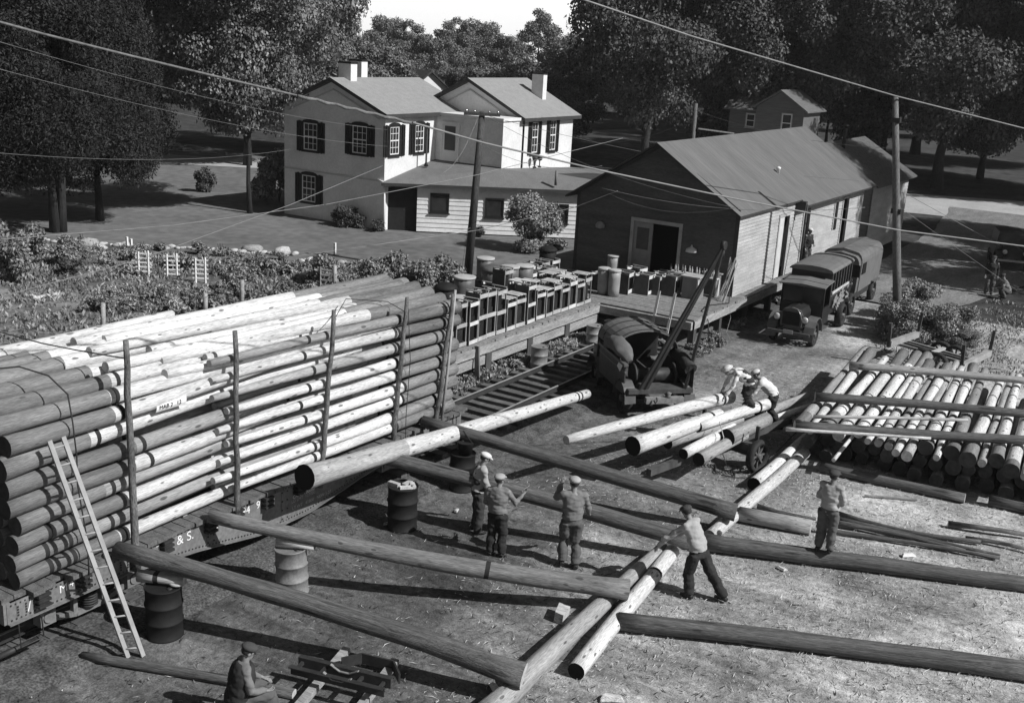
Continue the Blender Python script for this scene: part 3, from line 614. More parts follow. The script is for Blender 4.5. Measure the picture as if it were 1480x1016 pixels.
# trucks (bogies)
for yc in (CY0 + 1.75, CY1 - 1.75):
    for sx in (-14.92, -16.78):
        mb = MB(); s = 1 if sx > -15.85 else -1; X = sx + .12 * s
        mb.beam((X, yc - 1.05, .68), (X, yc + 1.05, .68), .1, .12); mb.beam((X, yc - .95, .5), (X, yc - .25, .33), .09, .09); mb.beam((X, yc - .25, .33), (X, yc + .25, .33), .09, .09); mb.beam((X, yc + .25, .33), (X, yc + .95, .5), .09, .09)
        mb.beam((X, yc - .28, .33), (X, yc - .28, .7), .08, .1); mb.beam((X, yc + .28, .33), (X, yc + .28, .7), .08, .1)
        for w in (-.85, .85): mb.box(X - .08, X + .13, yc + w - .14, yc + w + .14, .42, .74); mb.cyl((X + .13 * s, yc + w, .56), (X + .16 * s, yc + w, .56), .09)
        tk = mb.build('truck_frame', steel, car)
        mb = MB()
        for k in range(6): mb.lathe((X + .02, yc, .40 + k * .045), [(.13, 0), (.15, .012), (.13, .03)], 12)
        mb.build('spring', M_iron, tk)
        for w in (-.85, .85):
            mb = MB(); mb.tube([(sx - .13 * s, yc + w, .76), (sx - .12 * s, yc + w, .76)], .44, 24); mb.tube([(sx - .12 * s, yc + w, .76), (sx + .0, yc + w, .76)], .415, 24); mb.build('wheel', M_iron, car)
    MB().box(-16.8, -14.95, yc - .15, yc + .15, .6, .85).build('bolster', M_iron, car)
mb = MB(); mb.tube([(CXR + .02, CY0 + .2, .88), (CXR + .05, CY0 + .2, .45), (CXR + .05, CY0 + .6, .45), (CXR + .02, CY0 + .6, .88)], .015, 6, sm=False); mb.build('step', M_iron, car)
mb = MB(); mb.box(-16.0, -15.7, CY0 - .45, CY0, .75, 1.0); mb.box(-16.1, -15.6, CY0 - .62, CY0 - .45, .72, 1.04); mb.build('coupler', M_iron, car)
mb = MB(); mb.cyl((CXR - .12, CY0 + .6, .35), (CXR - .12, CY0 - .1, .35), .05); mb.build('brake_pipe', M_iron, car)
# lettering on the side sill
wl = mat('white_stencil', .78, .8, .12, 12, bump=0); wf = mat('worn_stencil', .42, .8, .3, 12, bump=0)
def side_text(name, body, px, py, size, m=wl):
    p = OX(px, py, CXR + .0); M = Matrix.Translation((CXR - .014, p.y, p.z - size * .36 - (.05 if size > .15 else 0))) @ Matrix(((0, 0, 1, 0), (1, 0, 0, 0), (0, 1, 0, 0), (0, 0, 0, 1)))
    text_mesh(name, body, size, M, m, car)
side_text('lettering', 'A', 204, 797, .30); side_text('lettering', 'T.', 226, 792, .24, wf); side_text('lettering', '& S.', 256, 778, .25); side_text('lettering', 'F.', 307, 757, .22)
side_text('lettering', '94', 350, 737, .22); side_text('lettering', '9', 371, 727, .22); side_text('lettering', '1', 394, 722, .24)
side_text('stencil', 'CAPY  100000', 424, 719, .105); side_text('stencil', 'LD LMT  127000', 422, 725.5, .10, wf); side_text('stencil', 'LT WT   41800   NEW 3-27', 423, 735, .10, wf)
for i, (px, py, b_, s) in enumerate(((40, 872, '/', .26), (56, 864, 'X', .24), (86, 848, 'M', .20), (101, 840, '4 ctdn', .16))): side_text('chalk_mark', b_, px, py, s)

# ---- the load
ORD = ['first', 'second', 'third', 'fourth', 'fifth', 'sixth', 'seventh', 'eighth', 'ninth', 'tenth']
gA = 'poles stacked on the flatcar with their butts at the near end'; gB = 'poles stacked on the flatcar with their butts at the far end'
rs = random.Random(21)
rows = [1.47, 1.77, 2.075, 2.385, 2.70, 3.02, 3.345, 3.68]
for j in range(3):
    for i, z in enumerate(rows):
        xo = -14.60 - j * .42 + rs.uniform(-.03, .015)
        tl = rs.uniform(1.55, 2.15) + (.35 if i in (4, 5) else 0)
        y0 = 9.12 + rs.uniform(-.08, .13); 
        rr0 = .150 if i < 6 else .165
        yt = 17.2 + rs.uniform(-.4, .6)
        big = .135 if (i == 0) else rr0 + rs.uniform(-.012, .012)
        rg = [tl + .12] if rs.random() < .75 else [tl + .3]
        if i in (0, 1, 2): rg += [.55, 1.0] if j == 0 else []
        log('stacked_pole', (ORD[i] + ' pole up from the deck in the load face, its butt at the ladder end', 'peeled pole inside the flatcar load showing its round butt at the near end', 'peeled pole deep inside the flatcar load, near end butt')[j], 'pole', (xo, y0, z + rs.uniform(-.01, .01)), (xo - .15 + rs.uniform(-.05, .03), yt, z + .10 + rs.uniform(-.05, .05)), big, .085, M_pale if rs.random() < .8 else M_grey, treat=tl, rings=rg, group=gA + (', outer face', ', second file', ', third file')[j], seed=i * 9 + j, bend=.13)
rowsB = [1.45, 1.74, 2.03, 2.33, 2.63, 2.93, 3.23, 3.53, 3.83]
for j in range(3):
    for i, z in enumerate(rowsB):
        xo = -14.60 - j * .42 + rs.uniform(-.02, .015); y1 = 20.75 + rs.uniform(-.2, .12); tl = rs.uniform(2.0, 2.35)
        k = min(i, 7); zt = (rows[k] + (rows[k + 1] if k < 7 else rows[k] + .33)) / 2 + (0 if i < 8 else .33)
        yt = 13.35 + rs.uniform(-.25, .3)
        log('stacked_pole', (ORD[i] + ' pole up from the deck in the load face, its butt at the dock end', 'peeled pole in the second file of the flatcar load, butt at the dock end', 'peeled pole deep inside the flatcar load, butt at the dock end')[j], 'pole', (xo, y1, z + rs.uniform(-.01, .01)), (-14.50 - j * .34, yt, zt - .02), .146 + rs.uniform(-.014, .01), .068, M_pale if rs.random() < .85 else M_grey, treat=tl, rings=[.62 + rs.uniform(-.05, .05), tl + .0, 5.0 + rs.uniform(-.3, .3)], group=gB + (', outer face', ', second file', ', third file')[j], seed=100 + i * 9 + j, end=M_end, bend=.13)
# top courses, crowned towards the middle of the car
gT = 'bright poles laid along the crown of the flatcar load'
tops = [(-14.72, 3.99, .15), (-15.05, 4.12, .16), (-15.39, 4.24, .17), (-15.73, 4.34, .17), (-16.08, 4.38, .17), (-16.42, 4.33, .17), (-16.75, 4.22, .16), (-17.06, 4.06, .16)]
for i, (x, z, r) in enumerate(tops):
    tl = rs.uniform(1.5, 2.3) if i > 0 else 2.2
    log('stacked_pole', ORD[i] + ' pole from the yard side on the load crown, its butt at the ladder end', 'pole', (x, 8.95 + rs.uniform(-.1, .4), z), (x + .05, 17.8 + rs.uniform(-.5, .5), z - .10), r, .11, M_pale, treat=tl, rings=[tl + .1] if i < 2 else [], group=gT + ', near end', seed=300 + i, bend=.08)
    log('stacked_pole', ORD[i] + ' pole from the yard side on the load crown, its butt at the dock end', 'pole', (x + .1, 20.7 + rs.uniform(-.3, .1), z - .10 - .22 * (z - 3.9)), (x + .0, 12.4 + rs.uniform(-.5, .5), z + .10), r, .09, M_pale, treat=rs.uniform(2.2, 3.4), rings=[], group=gT + ', dock end', seed=320 + i, bend=.08, end=M_end)
for i, (x, z) in enumerate(((-15.2, 4.25), (-15.75, 4.38), (-16.3, 4.42), (-16.85, 4.22))):
    log('stacked_pole', ['uppermost peeled pole of the load on the side nearest the yard', 'uppermost peeled pole on the crown of the load with a dark far butt', 'uppermost peeled pole along the very top of the load', 'bright peeled pole along the far upper edge of the load by the garden side'][i], 'pole', (x, 20.0 + i * .12, z - .13), (x + .1, 11.4 + i * .1, z + .10), .15, .09, M_pale, treat=2.6 + i * .3, rings=[], seed=340 + i, bend=.08)
log('stacked_pole', 'single bright pole lying loose along the garden edge of the load', 'pole', (-16.75, 8.3, 4.45), (-16.35, 13.9, 4.58), .15, .09, M_pale, seed=350, bend=.1)
# hidden underside of the load: bearers between the files
for yy in (9.7, 12.6, 15.6, 18.6, 20.3):
    tag(MB().box(-17.1, -14.7, yy, yy + .1, DK + .012, DK + .075).build('bearer', M_plank), 'flat wooden bearer under the pole load on the flatcar deck', 'timber', 'flat bearers under the pole load')
for x in (-15.75, -16.2, -16.65, -17.05):
    for z in (1.6, 2.1, 2.6, 3.1, 3.6): 
        log('stacked_pole', 'thick pole at the far side of the flatcar load, seen only by its butt', 'pole', (x + rs.uniform(-.03, .03), 9.15 + rs.uniform(-.1, .2), z), (x, 20.5, z + .02), .215, .2, M_grey, treat=2.0, group='thick poles on the far side of the flatcar load', seed=int(x * 10 + z * 100), n=12)
# stakes
M_stake = mat('stake_bark', .12, .95, .5, 3, (2, 2, .6), .9, 14, fine=.4)
stk = [((197, 800), (180, 492)), ((343, 733), (340, 478)), ((463, 672), (483, 448)), ((567, 640), (588, 430)), ((628, 615), (655, 425))]
lab = ['crooked bark covered stake nearest the ladder', 'bark covered stake above the riveted sill lettering, second from the near end', 'slim bark covered stake at the middle of the load, third along', 'knotty bark covered stake fourth along the load', 'pale split stake at the dock end of the load']
for i, (a, b_) in enumerate(stk):
    A = OX(*a, -14.36); B_ = OX(*b_, -14.33); A.z = DK - .38; rs2 = random.Random(i); k = 9
    pts = [A.lerp(B_, t_ / k) + V(rs2.uniform(-.008, .012), rs2.uniform(-.02, .02), 0) for t_ in range(k + 1)]; pts[0] = A
    rad = [.055, .06, .056, .056, .052, .053, .049, .05, .046, .043] if i else [.07, .068, .066, .062, .06, .06, .055, .055, .05, .045]
    tag(MB().tube(pts, rad, 8).build('stake', M_stake, loc=A), lab[i], 'stake', 'upright stakes along the flatcar side')
A = OX(638, 560, -14.3); 
tag(MB().tube([(-14.37, 20.05, 1.0), (-14.34, 20.22, 2.6), (-14.36, 20.42, 4.35)], [.04, .035, .03], 7).build('stake', mat('pale_stake', .3, .9, .3)), 'thin second stake tied beside the last stake at the dock end', 'stake')
# binding wire and ropes over the load
M_rope = mat('tarred_rope', .035, .9, .3)
a = OX(100, 572, -14.38); tag(MB().tube([(-16.7, 7.8, 4.85), (-15.8, 8.5, 4.72), OX(28, 530, -15.1), OX(70, 543, -14.7), OX(98, 570, -14.4), OX(105, 610, -14.36), OX(111, 660, -14.36), OX(112, 700, -14.36), OX(126, 780, -14.34), OX(130, 850, -14.3)], .013, 6).build('rope', M_rope), 'tarred rope hanging over the near end of the load beside the ladder', 'rope')
tag(MB().tube([(-17.1, 8.2, 4.75), OX(0, 480, -16.4), OX(60, 496, -15.8), OX(110, 506, -15.3), OX(180, 518, -14.36)], .011, 6).build('rope', M_rope), 'thin line stretched over the crown of the load to the first stake', 'rope')
tag(MB().tube([OX(483, 462, -14.33), OX(500, 432, -15.2), OX(560, 436, -14.9), OX(588, 452, -14.34)], .009, 6).build('rope', M_rope), 'thin wire looped over the load between the third and fourth stakes', 'rope')
tag(MB().tube([OX(590, 445, -14.32), OX(593, 520, -14.32), OX(587, 600, -14.3), OX(585, 660, -14.2)], .008, 6).build('rope', M_rope), 'wire hanging down the dark butts beside the fourth stake', 'rope')
# paper card wrapped on a pole
P0 = OX(228, 590, -14.43); P1 = OX(271, 577, -14.43)
cx_, cz_ = -14.61, (P0.z + P1.z) / 2; mb = MB(); vs = []; rr = .155
for yy, zz in ((P0.y, P0.z), (P1.y, P1.z)):
    for k in range(9): a = R(-38) + R(90) * k / 8; vs.append((cx_ + math.cos(a) * rr, yy, zz + math.sin(a) * rr))
mb.add(vs, [(k, k + 9, k + 10, k + 1) for k in range(8)], 0, True); card = mb.build('paper_card', mat('white_paper', .85, .7, .04, bump=.05)); tag(card, 'white printed paper card tacked on a pole beside the first stake', 'card')
M = Matrix.Translation((cx_ + rr + .012, P0.y + .05, P0.z - .045)) @ Matrix(((0, 0, 1, 0), (1, 0, 0, 0), (0, 1, 0, 0), (0, 0, 0, 1)))
text_mesh('printing', 'MAB 2 . 12', .105, M, M_iron, card)
# long ladder
ld = thing('ladder', 'long pale wooden ladder leaning against the near end of the load', 'ladder', (-13.4, 10.4, 0))
A0, A1 = G(185, 950, .02), G(207, 948, .02); B0, B1 = OX(71, 637, -14.25), OX(91, 631, -14.25); M_lad = mat('ladder_wood', .33, .8, .2, 3)
for a, b_ in ((A0, B0), (A1, B1)): MB().beam(a, b_, .035, .075, upv=(0, 1, 0)).build('rail', M_lad, ld)
for i in range(13):
    t_ = (i + .55) / 13; MB().cyl(A0.lerp(B0, t_), A1.lerp(B1, t_), .016, 6).build('rung', M_lad, ld)

# ================================================================ skid logs and poles drawn off the car
log('unloading_pole', 'dark pole in the foreground sloping from the car deck beside the ladder to the skid', 'pole', G(757, 976, .50), (-14.32, 10.85, 1.46), .19, .145, M_dark, seed=401, end=M_endl, bend=.35, rough=.09)
log('unloading_pole', 'cracked grey pole from the car to the skid logs, passing over an oil drum', 'pole', G(908, 853, .46), (-14.30, 12.85, 1.375), .185, .125, M_mid, seed=402, rings=[2.55], end=M_endl, bend=.3, rough=.08)
log('unloading_pole', 'dark pole which three workmen are rolling, from the car to the skid logs', 'pole', G(1000, 782, .5), (-14.0, 17.0, 1.42), .175, .15, M_dark, seed=403, bend=.1, rough=.04)
log('unloading_pole', 'long dark pole from the dock end of the car ending split on the skid', 'pole', G(1064, 741, .48), (-14.35, 19.3, 1.45), .18, .14, M_dark, seed=404, bend=.08, rough=.05, end=M_end)
log('skid_log', 'thick skid log on the ground running up from the bottom edge under the pole ends', 'log', G(700, 1035, .17), G(958, 792, .17), .2, .13, M_grey, seed=405, end=M_end, treat=0, bend=.05)
log('skid_log', 'slim pale skid log with a dark cut end just right of the thick one', 'log', G(832, 970, .15), G(972, 797, .15), .15, .155, M_pale, seed=406, rings=[3.9], end=M_black, bend=.03)
log('skid_log', 'pale skid log leading from the split pole end up to the pole pile', 'log', G(1025, 775, .13), G(1163, 655, .16), .14, .15, M_pale, seed=407, bend=.04)
log('skid_log', 'short pale skid log with a black end at the left corner of the pole pile', 'log', G(1090, 700, .17), G(1175, 625, .2), .15, .14, M_pale, seed=408, end=M_black)
log('ground_pole', 'long dark pole on the ground with a workman standing on it', 'pole', G(1010, 782, .2), G(1500, 846, .16), .18, .15, M_dark, seed=409, bend=.1, rough=.05)
log('ground_pole', 'long dark pole on the ground lowest in the yard, running off to the right', 'pole', G(893, 897, .18), G(1500, 972, .17), .16, .17, M_dark, seed=410, bend=.12, rough=.04)
log('ground_pole', 'stubby grey pole with a cut end behind the split pole end', 'pole', G(1172, 762, .17), G(1068, 742, .17), .165, .17, M_grey, seed=411, end=M_endl)
thin = [((1095, 731), (1180, 750), .06), ((1200, 748), (1445, 803), .065), ((1190, 752), (1395, 796), .06), ((1210, 742), (1418, 783), .06), ((1180, 765), (1445, 806), .055), ((1205, 758), (1380, 790), .05), ((1370, 757), (1485, 773), .075), ((1395, 778), (1490, 795), .055)]
for i, (a, b_, r) in enumerate(thin):
    log('thin_pole', ['thin dark pole lying from the split pole end towards the standing man', 'longest thin pole of the loose bundle right of the standing man', 'crooked thin pole in the loose bundle right of the standing man', 'upper thin pole of the loose bundle right of the standing man', 'lowest straight thin pole of the loose bundle', 'shortest thin pole of the loose bundle', 'thin pole at the right edge below the pole pile', 'thin pole at the right edge beyond the loose bundle'][i], 'pole', G(*a, r + .02), G(*b_, r + .04), r, r * .7, M_dark, seed=420 + i, bend=.5, n=8, rough=.12)
log('ground_pole', 'thin dark pole on the ground from the ladder foot towards the seated man', 'pole', G(118, 948, .07), G(425, 1003, .07), .075, .085, M_dark, seed=430, bend=.2, rough=.08)
log('hoisted_pole', 'long pale pole with a dark butt slung above the yard beside the flatcar', 'pole', G(436, 691, 1.75), G(846, 570, 1.55), .22, .12, M_pale, treat=2.0, rings=[10.6], seed=431, end=M_black, bend=.02) if False else None
hp0 = OX(440, 690, -13.45); hp1 = OX(848, 569, -13.75)
log('hoisted_pole', 'long pale pole with a darker butt slung level above the yard beside the flatcar', 'pole', hp0, hp1, .225, .13, M_pale, treat=3.1, tm=M_greyer, rings=[(hp1 - hp0).length - .75, (hp1 - hp0).length - .55], seed=431, end=M_black, bend=.02)
# split pale chunk on the ground
tag(MB().prism([G(800, 898, 0), G(812, 903, 0), G(822, 890, 0), G(806, 884, 0)], (.02, 0, .2)).build('wood_chunk', M_pale), 'pale split chunk of wood on the ground left of the skid logs', 'wood chunk')
for i, (px, py, s) in enumerate(((716, 994, .16), (885, 1010, .2), (1130, 822, .12), (875, 1012, .1), (1313, 803, .16), (660, 738, .1), (735, 700, .12), (560, 757, .1))):
    p = G(px, py, .03); rr_ = random.Random(i); mb = MB(rotm(p, rr_.uniform(0, 3))); mb.add([(-s, -s * .4, 0), (s, -s * .3, 0), (s * .8, s * .4, 0), (-s * .7, s * .5, 0), (-s * .8, -s * .2, s * .35), (s * .7, -s * .2, s * .3), (s * .6, s * .2, s * .32), (-s * .6, s * .3, s * .3)], [(0, 3, 2, 1), (4, 5, 6, 7), (0, 1, 5, 4), (1, 2, 6, 5), (2, 3, 7, 6), (3, 0, 4, 7)])
    tag(mb.build('wood_chunk', M_pale if i not in (4,) else M_whitep), ['small pale offcut tucked under the end of the foreground pole', 'pale offcut at the bottom edge right of the skid', 'small offcut right of the leaning workman', 'tiny offcut at the bottom edge beside the skid', 'white slab of wood on the ground beside the loose thin poles', 'small pale offcut by the shaded drum', 'small pale offcut behind the three workmen', 'small offcut left of the shaded drum'][i], 'wood chunk')

# ================================================================ the pole pile on the right
rs = random.Random(77); gP = 'poles in the pile across the right of the yard'
def P3(t, s, z): # t along the butt line, s along the poles
    return V(-8.0, 26.6, 0) + V(.995, .09, 0).normalized() * t + V(-.085, 1, 0).normalized() * s + V(0, 0, z)
x = 0.0; i = 0; ct = 0
NUM = ORD + ['eleventh', 'twelfth', 'thirteenth', 'fourteenth', 'fifteenth', 'sixteenth', 'seventeenth', 'eighteenth', 'nineteenth', 'twentieth'] + ['right-hand'] * 30
while x < 11:
    r0 = rs.choice([.17, .18, .155, .10, .165, .12]); w = r0 * 2 + .03; x += w / 2
    thin_ = r0 < .13
    a = P3(x, rs.uniform(-.45, .25) - (.0 if not thin_ else .3), .80 + r0); b_ = P3(x + rs.uniform(-.12, .12), 8.4 + rs.uniform(-.7, .5), .86 + .11)
    if rs.random() < .55 or thin_ is False and rs.random() < .5:
        log('piled_pole', NUM[i] + (' pole from the left in the pile top layer, thick butt in front' if not thin_ else ' pole from the left in the pile top layer, slim tip in front'), 'pole', a, b_, r0, .11 if not thin_ else .1, M_pale if rs.random() < .45 else M_grey, treat=0 if thin_ else rs.uniform(.4, 1.3), rings=[1.15] if thin_ else [rs.uniform(1.2, 2), 5.6 + rs.uniform(-.4, .4)], group=gP + (', top layer tips' if thin_ else ', top layer butts'), seed=500 + i, end=M_endl if thin_ else M_end)
    else:
        log('piled_pole', NUM[i] + ' pole from the left in the pile top layer, butt away', 'pole', b_ + V(0, .2, .05), a, .16, r0 * .8, M_pale, treat=rs.uniform(1.6, 2.4), rings=[2.6, 5.5], group=gP + ', top layer far butts', seed=500 + i)
    x += w / 2; i += 1
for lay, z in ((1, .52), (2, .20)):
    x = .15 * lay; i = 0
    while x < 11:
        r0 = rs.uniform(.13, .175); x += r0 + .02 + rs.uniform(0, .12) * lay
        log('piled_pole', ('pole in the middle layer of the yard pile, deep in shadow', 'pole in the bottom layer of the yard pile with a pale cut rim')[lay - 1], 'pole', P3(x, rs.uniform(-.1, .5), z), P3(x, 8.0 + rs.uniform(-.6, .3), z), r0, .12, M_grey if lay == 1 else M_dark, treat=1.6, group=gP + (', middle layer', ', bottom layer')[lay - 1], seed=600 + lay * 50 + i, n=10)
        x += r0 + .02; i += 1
log('ground_pole', 'dark bearer log under the near edge of the pole pile', 'log', P3(.9, -.55, .12), P3(4.3, -.55, .12), .13, .12, M_dark, seed=700)
log('ground_pole', 'dark bearer log under the right of the pole pile', 'log', P3(4.8, -.35, .12), P3(10, -.3, .12), .13, .12, M_dark, seed=701)
tag(MB().beam(G(1250, 716, .05), G(1325, 722, .05), .07, .03).build('lath', M_grey), 'thin lath lying on the ground in front of the pole pile', 'lath')
cross = [((1228, 528), (1500, 552), .115, M_grey, 1.28), ((1178, 573), (1500, 600), .12, M_dark, 1.28), ((1148, 615), (1500, 637), .12, M_dark, 1.28), ((1176, 602), (1398, 607), .045, M_grey, 1.24), ((1136, 620), (1345, 633), .05, M_pale, 1.22)]
for i, (a, b_, r, m_, z) in enumerate(cross):
    log('cross_pole', ['pole laid across the far end of the pile', 'dark pole laid across the middle of the pile', 'dark pole laid across the near end of the pile', 'thin pale rod laid across the middle of the pile', 'thin pale rod laid across the near end of the pile'][i], 'pole', G(*a, z), G(*b_, z), r, r * .95, m_, seed=710 + i, bend=.1, rough=.05, n=12 if r > .1 else 8)
for a, b_ in (((1150, 655), (1262, 528)),):
    log('cross_pole', 'sloping board like pole at the left corner of the pile', 'pole', G(1205, 665, .5), G(1252, 605, 1.0), .05, .04, M_pale, seed=720, n=8)

# ================================================================ iron cradle at the bottom edge
cr = thing('iron_cradle', 'dark channel iron cradle bolted across two timbers at the bottom edge', 'cradle', G(490, 990, 0))
p0, p1 = G(426, 961, .42), G(560, 994, .42); d = (p1 - p0).normalized(); nn = V(-d.y, d.x, 0)
for s in (-.12, .12):
    mb = MB(); mb.beam(p0 + nn * s, p1 + nn * s, .02, .16); mb.beam(p0 + nn * (s + .04 * (1 if s > 0 else -1)) + V(0, 0, .075), p1 + nn * (s + .04 * (1 if s > 0 else -1)) + V(0, 0, .075), .09, .015); mb.build('channel_beam', M_iron, cr)
L_ = (p1 - p0).length
for t_ in (.05, .3, .7, .93): MB().beam(p0 + d * L_ * t_ - nn * .12, p0 + d * L_ * t_ + nn * .12, .05, .05).build('spacer', M_iron, cr)
mb = MB(); q = [p0 + d * L_ * t_ + V(0, 0, zz) + nn * .0 for t_, zz in ((.36, .1), (.46, .02), (.56, .02), (.66, .1))]
for s in (-.14, .1):
    for k in range(3): mb.beam(q[k] + nn * s, q[k + 1] + nn * s, .05, .015)
mb.build('saddle', mat('worn_iron', .3, .35, .3, spec=.6, metal=.3), cr)
mb = MB(); q = [p0 + d * L_ * .35 + nn * .5, p0 + d * L_ * .5 + nn * .75, p0 + d * L_ * .85 + nn * .75, p0 + d * L_ * 1.0 + nn * .45]
for k in range(3): mb.beam(q[k] - V(0, 0, .1), q[k + 1] - V(0, 0, .1), .03, .18)
mb.build('guard_plate', M_iron, cr)
for t_ in (.25, .8):
    a = p0 + d * L_ * t_; MB().beam(a + nn * 1.0 - V(0, 0, .18), a - nn * 2.2 - V(0, 0, .36), .13, .1).build('timber', M_grey, cr)
# ================================================================ vegetation
M_leaf = mat('maple_leaves', .135, .5, .55, .7, bump=0, island=.55, spec=.35)
M_leafd = mat('dark_leaves', .07, .6, .6, .7, bump=0, island=.55, spec=.25)
M_ced = mat('cedar_foliage', .032, .8, .3, .5, bump=0, island=.5, spec=.15)
M_shrub = mat('shrub_leaves', .20, .6, .3, 1, bump=0, island=.6, spec=.3)
M_trunk = mat('tree_bark', .03, .95, .4, 3, (1, 1, .3), 1.0, 10, fine=.3)
def leaf_mesh(name, m, seed, n, size, lobes, asp=1.6, droop=0.0, flat=.5, shell=.72):
    """lobes: (cx,cy,cz, rx,ry,rz); leaves spread over and inside each lobe, so crowns keep gaps and clumps"""
    g = np.random.default_rng(seed); lobes = np.array(lobes, float)
    wgt = (lobes[:, 3] * lobes[:, 4] * lobes[:, 5]) ** (2 / 3); wgt /= wgt.sum(); idx = g.choice(len(lobes), n, p=wgt); Lb = lobes[idx]
    d = g.normal(size=(n, 3)); d /= np.linalg.norm(d, axis=1)[:, None]; r = shell + (1.12 - shell) * g.random(n) ** 1.3; r = np.where(g.random(n) < .15, g.random(n), r)
    c = Lb[:, :3] + d * Lb[:, 3:] * r[:, None] + g.normal(size=(n, 3)) * size * .6
    nrm = d * .7 + g.normal(size=(n, 3)) * flat + np.array([0, 0, .25]); nrm /= np.linalg.norm(nrm, axis=1)[:, None]
    t = g.normal(size=(n, 3)) + np.array([0, 0, -droop]); t -= (t * nrm).sum(1)[:, None] * nrm; t /= np.linalg.norm(t, axis=1)[:, None]
    b = np.cross(nrm, t); s = size * (.55 + .9 * g.random(n))[:, None]
    fold = nrm * s * .18
    v = np.stack([c - t * s * asp * .5, c + b * s * .5 - fold, c + t * s * asp * .5, c - b * s * .5 - fold], 1).reshape(-1, 3)
    me = bpy.data.meshes.new(name); me.vertices.add(4 * n); me.vertices.foreach_set('co', v.ravel()); me.loops.add(4 * n); me.loops.foreach_set('vertex_index', np.arange(4 * n))
    me.polygons.add(n); me.polygons.foreach_set('loop_start', np.arange(0, 4 * n, 4)); me.polygons.foreach_set('loop_total', np.full(n, 4)); me.update(calc_edges=True); me.materials.append(m); return me
def broad_lobes(seed, rad, h, z0, n, lr=(.16, .30)):
    g = np.random.default_rng(seed); out = []
    while len(out) < n:
        p = g.uniform(-1, 1, 3); q = np.array([p[0], p[1], p[2]])
        if np.linalg.norm(q) > 1: continue
        if np.linalg.norm(q) < .45 and g.random() < .7: continue
        w = 1 - .25 * max(0, p[2]); a = g.uniform(*lr) * rad
        out.append((p[0] * rad * w, p[1] * rad * w, z0 + h / 2 + p[2] * h / 2, a * 1.2, a * 1.2, a * .8))
    return out
def cone_lobes(seed, rad, h, z0, n):
    g = np.random.default_rng(seed); out = []
    for i in range(n):
        t = g.random() ** 1.15; rr = rad * (1 - t) ** .75 * (.9 if t > .05 else .7); a = g.uniform(0, 6.28); q = rr * math.sqrt(g.random() * .6 + .4)
        s = (.16 + .2 * (1 - t)) * rad * g.uniform(.7, 1.1); out.append((math.cos(a) * q, math.sin(a) * q, z0 + h * t, s, s, s * 1.0))
    return out
def trunk_mesh(name, seed, h, r, limbs=7, spread=.6, fork=0, lean=0):
    rr = random.Random(seed); mb = MB()
    def stem(p, top, r, r1):
        k = 7; pts = [p.lerp(top, i / k) + V(rr.uniform(-1, 1), rr.uniform(-1, 1), 0) * (r * .5 if 0 < i else 0) for i in range(k + 1)]
        mb.tube(pts, [r * (1.35 if i == 0 else 1) * (1 - i / k) + r1 * i / k for i in range(k + 1)], 9); return pts
    tops = []
    if fork:
        for i in range(fork): a = i * 6.28 / fork + .5; tops.append(stem(V(math.cos(a) * r * .5, math.sin(a) * r * .5, -.1), V(math.cos(a) * h * .07, math.sin(a) * h * .07, h * .85), r * .62, r * .15))
    else: tops.append(stem(V(0, 0, -.1), V(lean, 0, h * .9), r, r * .25))
    for i in range(limbs):
        pts = rr.choice(tops); t_ = rr.uniform(.35, .85); k = int(t_ * 7); p = pts[k]; a = rr.uniform(0, 6.28); L_ = h * spread * .5 * rr.uniform(.5, 1) * (1.2 - t_)
        mb.tube([p, p + V(math.cos(a), math.sin(a), .55) * L_ * .5, p + V(math.cos(a), math.sin(a), .8) * L_], [r * .35, r * .22, r * .08], 6)
    return mb.mesh(name, M_trunk)
def tree(label, x, y, crown, trunk, s=1.0, rz=0.0, sz=None, group=None, nm='broadleaf_tree', z=0.0):
    t_ = thing(nm, label, 'tree', (x, y, z), group)
    for n_, me in (('trunk', trunk), ('crown', crown)):
        o = bpy.data.objects.new(n_, me); col.objects.link(o); o.parent = t_; o.rotation_euler = (0, 0, rz); o.scale = (s, s, sz or s)
    return t_
# crowns are modelled about 12 m tall and scaled
CR_A = leaf_mesh('maple_crown', M_leaf, 1, 88000, .115, broad_lobes(1, 4.9, 11.5, 2.0, 62), 1.5, .4, .45)
CR_B = leaf_mesh('oak_crown', M_leafd, 2, 76000, .125, broad_lobes(2, 5.2, 11.0, 2.6, 56), 1.4, .2, .5)
CR_C = leaf_mesh('elm_crown', M_leafd, 3, 60000, .13, broad_lobes(3, 4.4, 12.5, 1.2, 58), 1.5, .5, .5)
CR_D = leaf_mesh('cedar_crown', M_ced, 4, 170000, .047, cone_lobes(4, 3.6, 12.5, 2.6, 95), 3.0, .6, .7)
CR_F = leaf_mesh('far_crown', M_leaf, 6, 26000, .21, broad_lobes(6, 4.9, 10.5, 1.2, 46), 1.3, .2, .5)
CR_G = leaf_mesh('far_crown_slim', M_leaf, 7, 22000, .21, broad_lobes(7, 4.0, 12.0, 1.0, 40), 1.3, .2, .5)
TR_A = trunk_mesh('maple_trunk', 1, 12, .2, 9); TR_B = trunk_mesh('oak_trunk', 2, 12, .28, 9); TR_D = trunk_mesh('cedar_trunk', 3, 13, .30, 5, .3, fork=3); TR_E = trunk_mesh('cedar_stem', 5, 13, .17, 4, .3)
